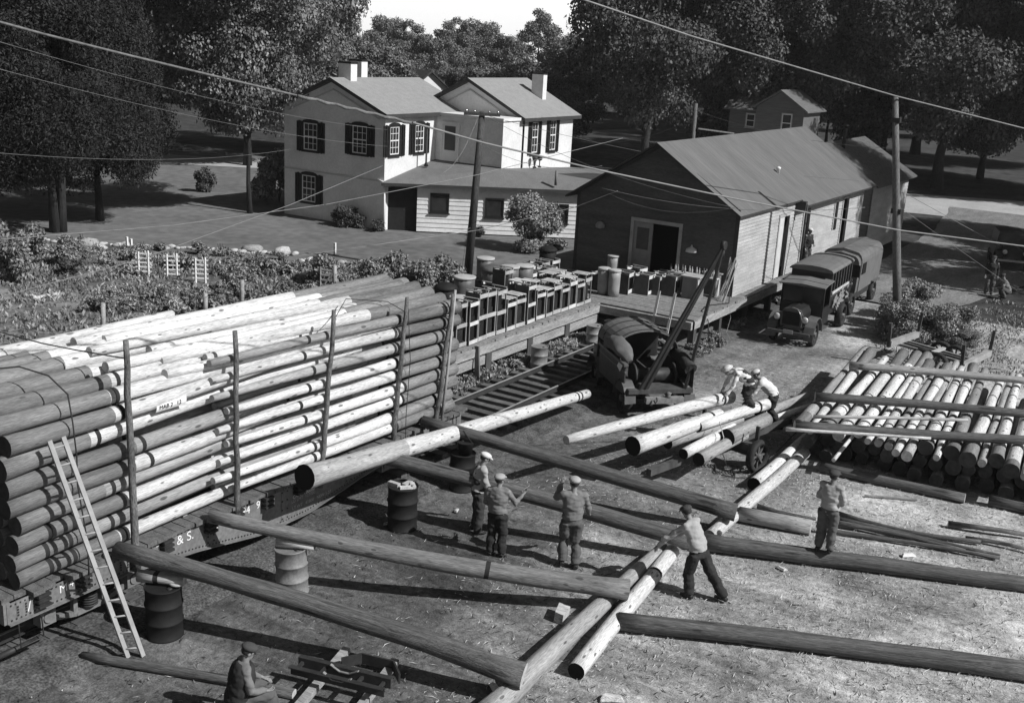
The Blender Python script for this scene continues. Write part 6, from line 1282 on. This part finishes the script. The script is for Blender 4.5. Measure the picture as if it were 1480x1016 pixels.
for i, (x0, y0, x1, y1, d1, m) in enumerate(((705, 170, 1060, 300, 38, M_wire), (690, 172, 640, 250, 44, M_wire), (706, 168, 1250, 262, 52, M_wired), (704, 214, 870, 240, 45, M_wire), (870, 272, 1250, 300, 40, M_wire), (880, 280, 1063, 300, 38.6, M_wired), (850, 240, 1000, 222, 60, M_wire), (985, 180, 840, 205, 66, M_wired), (1006, 160, 1300, 215, 55, M_wired))):
    wire(['wire from the crossarm down to the warehouse eave', 'wire from the crossarm to the porch', 'long thin wire from the crossarm over the warehouse roof', 'wire from the leaning pole past the house urns', 'thin wire sagging across the warehouse roof', 'wire along the gable of the warehouse', 'wire behind the warehouse gable', 'wire from the distant pole towards the house', 'thin wire behind the warehouse towards the tall pole'][i], [D(x0, y0, 46 if i < 4 else 41 if i < 6 else 60), D(x1, y1, d1)], .008, m, sag=.4)
wire('guy wire from the tall pole down to the shaded car', [pr2.lerp(tr2, .62), D(1445, 355, 60)], .012)
wire('guy wire from the tall pole to the ground on the right', [pr2.lerp(tr2, .55), D(1470, 420, 50)], .006)
wire('guy wire beside the leaning pole', [pl.lerp(tp, .75), G(666, 400)], .006, M_wired)
wire('thin hoist line hanging from the boom head', [hd_ + V(0, 0, -.1), hp0.lerp(hp1, .98) + V(0, 0, .15)], .009, M_rope) if False else None
# ================================================================ distant houses
M_fw = mat('far_white', .75, .8, .08)
def far_house(nm, label, px, py, dist, w, l, h, rh, rz, m, mr, chim=False):
    p = D(px, py, dist); p.z = 0; M = rotm(p, rz); t_ = thing(nm, label, 'house', p)
    MB(M).prism([(-w / 2, 0, 0), (w / 2, 0, 0), (w / 2, 0, h), (0, 0, h + rh), (-w / 2, 0, h)], (0, l, 0)).build('wall', m, t_)
    mb = MB(M); o = .3; sl = rh / (w / 2)
    for s in (-1, 1):
        a, b_, c_, d_ = V(s * (w / 2 + o), -.4, h - sl * o + .1), V(s * (w / 2 + o), l + .4, h - sl * o + .1), V(0, l + .4, h + rh + .1), V(0, -.4, h + rh + .1)
        if s < 0: a, b_, c_, d_ = b_, a, d_, c_
        roof_slab(mb, a, b_, c_, d_, .15)
    r_ = mb.build('roof', mr, t_)
    if chim: MB(M).box(-w * .1 - .3, -w * .1 + .3, l * .6, l * .6 + .6, h + rh * .5, h + rh + 1.4).build('chimney', m, r_)
    return t_, M
far_house('far_house', 'small white gabled house far away between the two roofs of the white house', 622, 110, 118, 6.5, 11, 3.6, 2.6, R(62), M_fw, mat('far_dark_roof', .06, .9, .2), True)
far_house('far_house', 'pale flat looking far roof left of the small white house', 590, 104, 135, 9, 12, 3.5, 1.2, R(100), M_fw, mat('far_grey_roof', .13, .9, .2))
far_house('far_shed', 'tiny pale shed right of the small white far house', 657, 112, 128, 3.2, 6, 3.0, .8, R(80), M_fw, mat('far_pale_roof', .4, .9, .1))
far_house('far_shed', 'long low pale roofed shed just behind the white house ridge', 548, 113, 100, 5, 7, 3.6, .6, R(-58), M_fw, mat('far_pale_roof'))
M_fc = mat('grey_far_clapboard', .13, .85, .2, 2, (.5, .5, 5)); M_tin = mat('tin_roof', .14, .6, .25, 2, (6, .6, 1), .2, 6)
p = D(1140, 178, 78); p.z = 0; ch = thing('clapboard_house', 'grey clapboard house with a tin roof among the dark trees behind the warehouse', 'house', p)
def Y_(px, py, yy): return OY(px, py, yy)
yy = 84.0; gl, gr2, gt_ = Y_(1094, 154, yy), Y_(1164, 150, yy), Y_(1142, 130, yy)
x0, x1, ze = gl.x, gr2.x, gl.z
MB().prism([(x0, yy, 0), (x1, yy, 0), (x1, yy, ze), ((x0 + x1) / 2, yy, ze + 1.25), (x0, yy, ze)], (0, 4, 0)).build('wall', M_fc, ch)
MB().box(x0 - 2.8, x0, yy + 1.6, yy + 4, 0, ze - .5).build('wing_wall', M_fc, ch)
mb = MB(); xm = (x0 + x1) / 2; roof_slab(mb, V(x1 + .4, yy - .4, ze - .1), V(x1 + .4, yy + 4.2, ze - .1), V(xm, yy + 4.2, ze + 1.38), V(xm, yy - .4, ze + 1.38), .1); roof_slab(mb, V(x0 - .4, yy + 4.2, ze - .1), V(x0 - .4, yy - .4, ze - .1), V(xm, yy - .4, ze + 1.38), V(xm, yy + 4.2, ze + 1.38), .1)
mb.build('roof', M_tin, ch)
mb = MB(); roof_slab(mb, V(x0 - 3.1, yy + 1.0, ze - .35), V(x0 - .2, yy + 1.0, ze - .35), V(x0 + 1.2, yy + 4.0, ze + 1.3), V(x0 - 3.1, yy + 4.0, ze + 1.3), .1); mb.build('wing_roof', M_tin, ch)
for k in range(7): MB().beam((x0 - 2.9 + k * .42, yy + 1.0, ze - .335), (x0 - 2.9 + k * .42, yy + 4.0, ze + 1.315), .04, .04).build('roof_seam', M_tin, ch)
window(ch, (x0 + 2.5, yy, ze - 1.75), (1, 0, 0), .75, 1.35, shutters=False, cols=1, rows=2, arch=False, fm=M_ltrim)
window(ch, (x0 - 1.0, yy + 1.6, ze - 1.7), (1, 0, 0), .7, 1.0, shutters=False, cols=1, rows=2, arch=False, fm=M_ltrim)
# ================================================================ people
M_skin = mat('skin', .22, .6, .08, 6, bump=.05, spec=.35); M_skins = mat('tanned_skin', .24, .6, .08, 6, bump=.05)
M_sh1 = mat('light_work_shirt', .34, .9, .14, 5, bump=.4, bscale=12); M_sh2 = mat('grey_work_shirt', .17, .9, .14, 5, bump=.4, bscale=12); M_shw = mat('white_shirt', .62, .9, .08, 5, bump=.4, bscale=12)
M_tr1 = mat('dark_trousers', .03, .95, .25, 5, bump=.4, bscale=12); M_tr2 = mat('grey_trousers', .10, .95, .2, 5, bump=.4, bscale=12); M_ov = mat('denim_overalls', .045, .95, .25, 5, bump=.4, bscale=12); M_shoe = mat('boots', .025, .6, .3)
M_capw = mat('white_cap', .6, .8, .08); M_cap = mat('pale_cap', .36, .85, .1); M_capd = mat('dark_cap', .06, .9, .2); M_hair = mat('hair', .03, .7, .3)
scratch = bpy.data.scenes.new('scratch')
def fuse(name, mb, voxel, smooth=2, wr=0.0, seed=0):
    """melt overlapping limb tubes into one continuous skin"""
    me = mb.mesh('t', M_skin); o = bpy.data.objects.new('t', me); scratch.collection.objects.link(o)
    r_ = o.modifiers.new('r', 'REMESH'); r_.mode = 'VOXEL'; r_.voxel_size = voxel; r_.use_smooth_shade = True
    s_ = o.modifiers.new('s', 'SMOOTH'); s_.iterations = smooth; s_.factor = .5
    vl = scratch.view_layers[0]; vl.update(); dg = vl.depsgraph
    out = bpy.data.meshes.new_from_object(o.evaluated_get(dg), depsgraph=dg); out.name = name; bpy.data.objects.remove(o)
    if wr:
        n = len(out.vertices); co = np.empty(n * 3); out.vertices.foreach_get('co', co); co = co.reshape(-1, 3); no = np.empty(n * 3); out.vertices.foreach_get('normal', no); no = no.reshape(-1, 3)
        d = np.array([mnoise.noise(Vector((c[0] * 5 + c[2] * 3 + seed, c[1] * 5, c[2] * 8))) + .45 * mnoise.noise(Vector((c[0] * 11 + seed, c[1] * 11 + c[2] * 6, c[2] * 17))) for c in co]); co += no * (d * wr)[:, None]; out.vertices.foreach_set('co', co.ravel()); out.update()
    return out
def person(label, loc, rz, J=None, lean=0.0, side=0.0, scale=1.0, shirt=M_sh1, trousers=M_tr1, cap=M_cap, overalls=False, sleeve='long', head_turn=0, head_pitch=0, suspenders=False, vest=None, brim=False, dz=0, group=None, seed=1):
    """local frame: +Y is where the person faces, +X its right, Z up; J overrides joints after the trunk lean"""
    j = {'pel': V(0, 0, .93), 'hipL': V(-.095, 0, .90), 'hipR': V(.095, 0, .90), 'kneeL': V(-.11, .03, .49), 'kneeR': V(.11, .03, .49), 'ankL': V(-.12, -.01, .09), 'ankR': V(.12, -.01, .09),
         'waist': V(0, 0, 1.06), 'chest': V(0, .0, 1.27), 'neck': V(0, .0, 1.47), 'head': V(0, .03, 1.62),
         'shL': V(-.19, 0, 1.41), 'shR': V(.19, 0, 1.41), 'elL': V(-.25, -.02, 1.12), 'elR': V(.25, -.02, 1.12), 'wrL': V(-.25, .08, .88), 'wrR': V(.25, .08, .88)}
    piv = V(0, 0, .93); RM = Matrix.Rotation(-lean, 3, 'X') @ Matrix.Rotation(side, 3, 'Y')
    for k in ('waist', 'chest', 'neck', 'head', 'shL', 'shR', 'elL', 'elR', 'wrL', 'wrR'):
        f = .5 if k == 'waist' else 1; Rk = Matrix.Rotation(-lean * f, 3, 'X') @ Matrix.Rotation(side * f, 3, 'Y'); j[k] = piv + Rk @ (j[k] - piv)
    for k, v in (J or {}).items(): j[k] = Vector(v)
    t_ = thing('person', label, 'person', V(*loc) + V(0, 0, dz), group); M = Matrix.Translation(V(*loc) + V(0, 0, dz)) @ Matrix.Rotation(rz, 4, 'Z') @ Matrix.Scale(scale, 4)
    up_ = (j['neck'] - j['waist']).normalized(); shx = (j['shR'] - j['shL']).normalized(); fwd_ = up_.cross(shx).normalized()
    # --- body (one continuous skin)
    b = MB(); nfw = (0, 1, 0)
    def limb(mb, ks, rs_, ell=(1, 1)):
        pts = []; rr_ = []
        for a in range(len(ks) - 1):
            for q in range(5): t2_ = q / 5; pts.append(j[ks[a]].lerp(j[ks[a + 1]], t2_)); rr_.append(rs_[a] * (1 - t2_) + rs_[a + 1] * t2_)
        pts.append(j[ks[-1]]); rr_.append(rs_[-1]); mb.tube(pts, rr_, 10, ell=ell)
    trunk_k = ['pel', 'waist', 'chest']
    def trunk(mb, g=0.0, top=True, bag=0):
        mid = [(j['pel'] + (j['pel'] - j['waist']) * .75, .115 + g, .10 + g), (j['pel'], .155 + g, .115 + g), (j['waist'], .145 + g, .105 + g), (j['chest'], .175 + g, .12 + g), (j['chest'].lerp(j['neck'], .5), .175 + g, .105 + g), (j['chest'].lerp(j['neck'], .8), .12 + g, .08 + g), (j['neck'], .058 + g, .058 + g)]
        if not top: mid = mid[:3]
        if bag: mid = [(c, rx + bag * (1.6 if i < 3 else .4 if i == 3 else 0), ry + bag * (1.5 if i < 3 else .5 if i == 3 else 0)) for i, (c, rx, ry) in enumerate(mid)]
        vs = []; fs = []; n = 16
        for i, (c, rx, ry) in enumerate(mid):
            u_ = ((mid[min(i + 1, len(mid) - 1)][0] - mid[max(i - 1, 0)][0])).normalized(); xa = shx; ya_ = u_.cross(xa).normalized()
            for q in range(n): a = 2 * math.pi * q / n; vs.append(c + xa * math.cos(a) * rx + ya_ * math.sin(a) * ry)
        for i in range(len(mid) - 1):
            for q in range(n): q2 = (q + 1) % n; fs.append((i * n + q, i * n + q2, (i + 1) * n + q2, (i + 1) * n + q))
        mb.add(vs, fs, 0, True); o = len(mb.v) - len(vs); mb.f.append([o + n - 1 - q for q in range(n)]); mb.m.append(0); mb.s.append(False); o2 = o + (len(mid) - 1) * n; mb.f.append([o2 + q for q in range(n)]); mb.m.append(0); mb.s.append(False)
    trunk(b)
    for s in 'LR':
        limb(b, ['hip' + s, 'knee' + s, 'ank' + s], [.085, .055, .04]); limb(b, ['sh' + s, 'el' + s, 'wr' + s], [.052, .04, .028]); b.ball(j['sh' + s], .06, 10)
        an_ = j['ank' + s]; b.tube([an_ + V(0, -.05, -.03), an_ + V(0, .14, -.05)], [.04, .033], 8)
        w_ = j['wr' + s]; dd_ = (w_ - j['el' + s]).normalized(); b.tube([w_ - dd_ * .02, w_ + dd_ * .04, w_ + dd_ * .095], [.026, .04, .036], 10, ell=(1, .5))
    HR = Matrix.Rotation(head_turn, 3, 'Z') @ Matrix.Rotation(-head_pitch, 3, 'X'); Hc = j['head']
    RL = Matrix((shx, fwd_, shx.cross(fwd_))).transposed() @ HR if lean < .5 else Matrix.Rotation(-lean * .6, 3, 'X') @ HR
    b.tube([j['neck'] - up_ * .03, Hc - RL @ V(0, .0, .06)], [.06, .055], 10)
    b.ball(Hc + RL @ V(0, 0, .025), .092, 14, sc=(.86, 1.05, 1.08), rot=RL); b.ball(Hc + RL @ V(0, .035, -.055), .062, 12, sc=(.85, .95, 1), rot=RL)
    b.tube([Hc + RL @ V(0, .085, .02), Hc + RL @ V(0, .118, -.02)], [.01, .019], 8); 
    for s in (-1, 1): b.ball(Hc + RL @ V(s * .083, -.005, -.005), .024, 8, sc=(.5, .8, 1.3), rot=RL)
    body = fuse('body', b, .012, 1)
    body.materials.clear(); body.materials.append(M_skin)
    # fingers and thumb, bent, five to a hand
    f = MB()
    for s in 'LR':
        w_ = j['wr' + s]; dd_ = (w_ - j['el' + s]).normalized(); sd = dd_.cross(V(0, 0, 1)); sd = sd.normalized() if sd.length > .1 else V(1, 0, 0); pn = dd_.cross(sd).normalized(); c = w_ + dd_ * .09; cs = 1 if s == 'R' else -1
        for q, (o_, l_) in enumerate(((-.028, .065), (-.009, .075), (.010, .07), (.028, .055))):
            p0_ = c + sd * o_; f.tube([p0_ - dd_ * .015, p0_ + dd_ * l_ * .45 - pn * .008 * cs, p0_ + dd_ * l_ * .8 - pn * .025 * cs, p0_ + dd_ * l_ * .95 - pn * .042 * cs], [.0095, .009, .008, .0065], 6)
        p0_ = w_ + dd_ * .035 - sd * .03; f.tube([p0_, p0_ - sd * .028 + dd_ * .03, p0_ - sd * .03 + dd_ * .06], [.012, .0105, .008], 6)
    # merge fingers into the body mesh
    import bmesh
    bm = bmesh.new(); bm.from_mesh(body); fm_ = f.mesh('f', M_skin); bm.from_mesh(fm_); bm.to_mesh(body); bm.free()
    for p_ in body.polygons: p_.use_smooth = True
    RS = M.copy(); RS.translation = V(0, 0, 0)
    def put_(nm, me, m_):
        me.materials.clear(); me.materials.append(m_); me.transform(RS); o = bpy.data.objects.new(nm, me); col.objects.link(o); o.parent = t_; return o
    put_('body', body, M_skin)
    # eyes, mouth, hair
    e = MB()
    for s in (-1, 1): e.ball(Hc + RL @ V(s * .033, .083, .02), .012, 6)
    e.tube([Hc + RL @ V(-.025, .088, -.062), Hc + RL @ V(0, .095, -.064), Hc + RL @ V(.025, .088, -.062)], .005, 5); put_('face_features', e.mesh('face', M_hair), M_hair)
    h = MB(); h.ball(Hc + RL @ V(0, -.012, .035), .096, 14, sc=(.90, 1.05, 1.02), rot=RL); hm = h.mesh('hair', M_hair); bm = bmesh.new(); bm.from_mesh(hm); IR = RL.inverted()
    bmesh.ops.delete(bm, geom=[v for v in bm.verts if (IR @ (v.co - Hc)).y > .045 or (IR @ (v.co - Hc)).z < -.04], context='VERTS'); bm.to_mesh(hm); bm.free(); put_('hair', hm, M_hair)
    # trousers
    q = MB(); trunk(q, .018, top=False)
    for s in 'LR': limb(q, ['hip' + s, 'knee' + s, 'ank' + s], [.122, .10, .088])
    if overalls:
        up2 = j['waist']; q.tube([j['pel'], j['waist'], j['waist'].lerp(j['chest'], .9), j['chest'].lerp(j['neck'], .25)], [.175, .178, .19, .15], 16, ell=(1.12, .80), upv=tuple(fwd_))
    put_('overalls' if overalls else 'trousers', fuse('trousers', q, .016, 4, .028, seed), trousers)
    # shirt
    q = MB(); trunk(q, .022, bag=.012); 
    for s in 'LR':
        nk = j['chest'].lerp(j['neck'], .72); q.tube([nk, nk.lerp(j['sh' + s], .5), j['sh' + s]], [.085, .082, .070], 10); q.ball(j['sh' + s], .07, 10)
        if sleeve == 'long': limb(q, ['sh' + s, 'el' + s, 'wr' + s], [.066, .062, .046])
        else: e_ = j['sh' + s].lerp(j['el' + s], .9); q.tube([j['sh' + s], j['sh' + s].lerp(e_, .5), e_], [.070, .064, .06], 10)
    sm_ = fuse('shirt', q, .014, 8, .030, seed + 5)
    bm = bmesh.new(); bm.from_mesh(sm_); dn2 = (j['pel'] - j['waist']).normalized(); cutp = j['pel'] - dn2 * .03; bmesh.ops.delete(bm, geom=[v for v in bm.verts if (v.co - cutp).dot(dn2) > .0 and min((v.co - j['wrL']).length, (v.co - j['wrR']).length, (v.co - j['elL']).length, (v.co - j['elR']).length) > .2], context='VERTS'); bm.to_mesh(sm_); bm.free(); put_('shirt', sm_, shirt)
    if vest:
        q = MB(); trunk(q, .062, bag=.012); put_('vest', fuse('vest', q, .016, 3, .02, seed + 9), vest)
    if suspenders or overalls:
        q = MB()
        for s in (-1, 1): q.tube([j['waist'] + shx * .04 * s - fwd_ * .13, j['chest'] + shx * .06 * s - fwd_ * .145, j['chest'].lerp(j['neck'], .75) + shx * .085 * s - fwd_ * .09, j['chest'].lerp(j['neck'], .8) + shx * .095 * s + fwd_ * .07, j['chest'] + shx * .08 * s + fwd_ * .14], .013, 5)
        put_('strap', q.mesh('strap', trousers), trousers)
    q = MB()
    for s in 'LR':
        an_ = j['ank' + s]; dirf = V(0, 1, 0); q = MB(); q.tube([an_ + V(0, -.07, -.045), an_ + V(0, -.01, -.03), an_ + V(0, .09, -.045), an_ + V(0, .18, -.058)], [.045, .056, .048, .03], 10, ell=(.95, .85)); q.tube([an_ + V(0, 0, .05), an_ + V(0, 0, -.03)], [.05, .05], 10); put_('boot', q.mesh('boot', M_shoe), M_shoe)
    if cap:
        q = MB(); q.ball(Hc + RL @ V(0, -.006, .078), .112, 16, sc=(.98, 1.12, .55), rot=RL)
        cm_ = q.mesh('cap', cap); cp = put_('cap', cm_, cap); vz = MB()
        if brim: vz.lathe((0, 0, 0), [(.10, 0), (.17, -.012), (.17, -.006), (.1, .01)], 20); vz.v = [Hc + RL @ (v + V(0, 0, .065)) for v in vz.v]
        else:
            pts = [(-.08, .06), (-.075, .12), (-.04, .155), (0, .165), (.04, .155), (.075, .12), (.08, .06)]
            vz.prism([Hc + RL @ V(a, c, .062 - max(0, c - .06) * .25) for a, c in pts], RL @ V(0, 0, .012))
        vm = vz.mesh('visor', cap); vm.transform(RS); vm.materials.clear(); vm.materials.append(cap); vo = bpy.data.objects.new('visor', vm); col.objects.link(vo); vo.parent = cp
    return t_
def face(v): return math.atan2(v.y, v.x) - math.pi / 2      # turn so that +Y points along v
RT = V(rt.x, rt.y, 0); AWAY = V(hd.x, hd.y, 0)
# man standing on the pole at the right, seen from behind, turned to the right
p1_ = G(1190, 797, .34); person('man standing on the dark ground pole in light shirt and grey trousers, hands before him', (p1_.x, p1_.y, .34), face(AWAY * 1 + RT * .75), J={'elL': (-.26, .03, 1.13), 'wrL': (-.14, .22, 1.02), 'elR': (.26, .03, 1.13), 'wrR': (.13, .24, 1.0)}, scale=1.0, shirt=M_sh1, trousers=M_tr2, cap=M_capd, head_turn=-.3, seed=1)
p = G(716, 803); person('workman in a pale cap and dark trousers holding a slip of paper over the pole', (p.x, p.y, 0), face(AWAY * 1 + RT * .25), J={'elR': (.33, .10, 1.16), 'wrR': (.42, .28, 1.28), 'elL': (-.27, .02, 1.14), 'wrL': (-.2, .2, .98)}, scale=1.0, shirt=M_sh2, trousers=M_tr1, cap=M_cap, head_turn=-.5, seed=2)
pw = p; pap = Matrix.Translation(V(pw.x, pw.y, 0)) @ Matrix.Rotation(face(AWAY * 1 + RT * .25), 4, 'Z'); tag(MB(pap).prism([(.42, .36, 1.36), (.50, .40, 1.42), (.51, .46, 1.42), (.43, .42, 1.36)], (0, 0, .004)).build('paper_slip', mat('white_paper')), 'small white slip of paper in the hand of the capped workman', 'paper')
p = G(822, 818); person('workman in a pale cap striding with one hand raised before his face', (p.x, p.y, 0), face(AWAY * 1 - RT * .1), J={'elL': (-.30, .14, 1.28), 'wrL': (-.20, .26, 1.50), 'elR': (.29, .05, 1.16), 'wrR': (.33, .2, .98), 'kneeL': (-.12, .12, .50), 'ankL': (-.14, -.02, .12), 'kneeR': (.10, .03, .48), 'ankR': (.1, -.1, .09)}, scale=1.08, shirt=M_sh2, trousers=M_tr2, cap=M_cap, seed=3, head_turn=.2)
p = G(688, 769); person('workman in a white cap and dark overalls beyond the pole, facing right', (p.x, p.y, 0), face(RT * 1 + AWAY * .3), J={'elL': (-.24, .08, 1.12), 'wrL': (-.18, .30, 1.04), 'elR': (.24, .1, 1.12), 'wrR': (.16, .33, 1.0)}, lean=.12, scale=1.02, shirt=M_sh1, trousers=M_ov, cap=M_capw, overalls=True, seed=4, head_pitch=.25)
p = G(1002, 862); person('workman leaning hard to push the pole, light shirt and dark trousers, one leg braced back', (p.x, p.y, 0), face(AWAY * .75 - RT * .9), J={'pel': (0, 0, .90), 'hipL': (-.095, 0, .88), 'hipR': (.095, -.03, .88), 'kneeL': (-.1, .1, .48), 'ankL': (-.12, .02, .09), 'kneeR': (.16, -.22, .50), 'ankR': (.2, -.50, .12), 'elL': (-.30, .50, 1.08), 'wrL': (-.26, .66, .86), 'elR': (.26, .42, 1.1), 'wrR': (.24, .62, .9)}, lean=.42, scale=1.05, shirt=M_sh1, trousers=M_tr1, cap=M_capd, seed=5, head_turn=-.3, suspenders=False)
# seated man at the bottom edge
ps = G(345, 1052); person('seated man in a cap and dark vest at the bottom edge', (ps.x, ps.y, 0), face(RT * 1 + AWAY * .5), J={'pel': (0, 0, .50), 'waist': (0, .02, .64), 'chest': (0, .06, .85), 'neck': (0, .10, 1.05), 'head': (0, .15, 1.20), 'shL': (-.19, .09, .99), 'shR': (.19, .09, .99), 'hipL': (-.1, 0, .50), 'hipR': (.1, 0, .50), 'kneeL': (-.14, .42, .56), 'kneeR': (.13, .44, .54), 'ankL': (-.14, .40, .1), 'ankR': (.13, .46, .1), 'elL': (-.26, .16, .74), 'wrL': (-.15, .38, .66), 'elR': (.26, .12, .72), 'wrR': (.17, .34, .64)}, scale=1.03, shirt=M_sh2, trousers=M_tr2, cap=M_capd, vest=M_tr1, seed=6, head_pitch=.2)
tag(log('seat_block', 'short log block under the seated man', 'log', ps + V(0, 0, .0), ps + V(0, 0, .4), .17, .17, M_grey, seed=900, n=12), 'short log block under the seated man', 'log')
# the two on the trailer
pm1 = G(1078, 588, 1.15); person('man in overalls and a white brimmed hat bending over the trailer poles', (pm1.x, pm1.y, 1.15), face(-RT * 1 - AWAY * .15), J={'pel': (0, -.05, .62), 'hipL': (-.1, -.05, .62), 'hipR': (.1, -.05, .62), 'kneeL': (-.12, .08, .32), 'kneeR': (.13, .02, .33), 'ankL': (-.12, -.12, .1), 'ankR': (.14, -.15, .1), 'waist': (0, .02, .74), 'chest': (0, .24, .88), 'neck': (0, .45, .95), 'head': (0, .60, .98), 'shL': (-.19, .39, .92), 'shR': (.19, .39, .92), 'elL': (-.24, .5, .62), 'wrL': (-.2, .66, .36), 'elR': (.24, .48, .64), 'wrR': (.2, .62, .36)}, lean=.9, scale=1.0, shirt=M_shw, trousers=M_ov, cap=M_capw, overalls=True, brim=True, seed=7)
pm2 = G(1112, 622, 0); person('man in a bright white shirt bent double behind the one in overalls', (pm2.x, pm2.y, 0), face(-RT * 1 + AWAY * .3), J={'kneeL': (-.12, .22, .52), 'ankL': (-.14, .1, .1), 'kneeR': (.1, .03, .5), 'ankR': (.12, -.25, .1), 'elL': (-.25, .5, .95), 'wrL': (-.2, .66, .75), 'elR': (.25, .5, .95), 'wrR': (.2, .64, .75)}, lean=.75, scale=1.08, shirt=M_shw, trousers=M_tr1, cap=M_capw, seed=8)
# man in the warehouse side doorway, and the two in the shade at the right
person('man in a white cap leaning out of the warehouse side door', (-14.45, 46.75, 1.13), face(V(1, -.4, 0)), scale=.98, shirt=M_tr1, trousers=M_tr2, cap=M_capw, seed=9, J={'elL': (-.24, .05, 1.12), 'wrL': (-.1, .22, 1.05)})
p = G(1428, 426); person('dark clothed man standing in the tree shade in front of the parked car', (p.x, p.y, 0), face(V(.3, -1, 0)), scale=1.02, shirt=M_tr1, trousers=M_tr2, cap=M_capd, seed=10)
p = G(1452, 432); person('person in greyish clothes crouching in the shade beside the dark clothed man', (p.x, p.y, 0), face(V(-1, -.5, 0)), J={'pel': (0, -.1, .35), 'waist': (0, -.05, .48), 'chest': (0, .08, .66), 'neck': (0, .16, .85), 'head': (0, .22, 1.0), 'shL': (-.19, .15, .79), 'shR': (.19, .15, .79), 'hipL': (-.1, -.1, .35), 'hipR': (.1, -.1, .35), 'kneeL': (-.14, .28, .5), 'kneeR': (.13, .28, .5), 'ankL': (-.14, .06, .1), 'ankR': (.13, .06, .1), 'elL': (-.25, .26, .58), 'wrL': (-.14, .44, .5), 'elR': (.25, .26, .58), 'wrR': (.14, .44, .5)}, shirt=M_sh2, trousers=M_tr2, cap=M_capd, seed=11)
bpy.data.scenes.remove(scratch)
# ================================================================ summer haze in the air
hz = bpy.data.materials.new('haze_air'); hz.use_nodes = True; hn = hz.node_tree; hn.nodes.clear(); ho = hn.nodes.new('ShaderNodeOutputMaterial'); hv = hn.nodes.new('ShaderNodeVolumePrincipled')
hv.inputs['Color'].default_value = (.85, .85, .85, 1); hv.inputs['Density'].default_value = .0003; hv.inputs['Anisotropy'].default_value = .2; hn.links.new(hv.outputs[0], ho.inputs['Volume'])
hb = MB().box(-430, 310, -170, 430, -1.1, 36).build('haze', hz); kind(hb, 'stuff')
scene.cycles.volume_bounces = 0; scene.cycles.volume_max_steps = 32
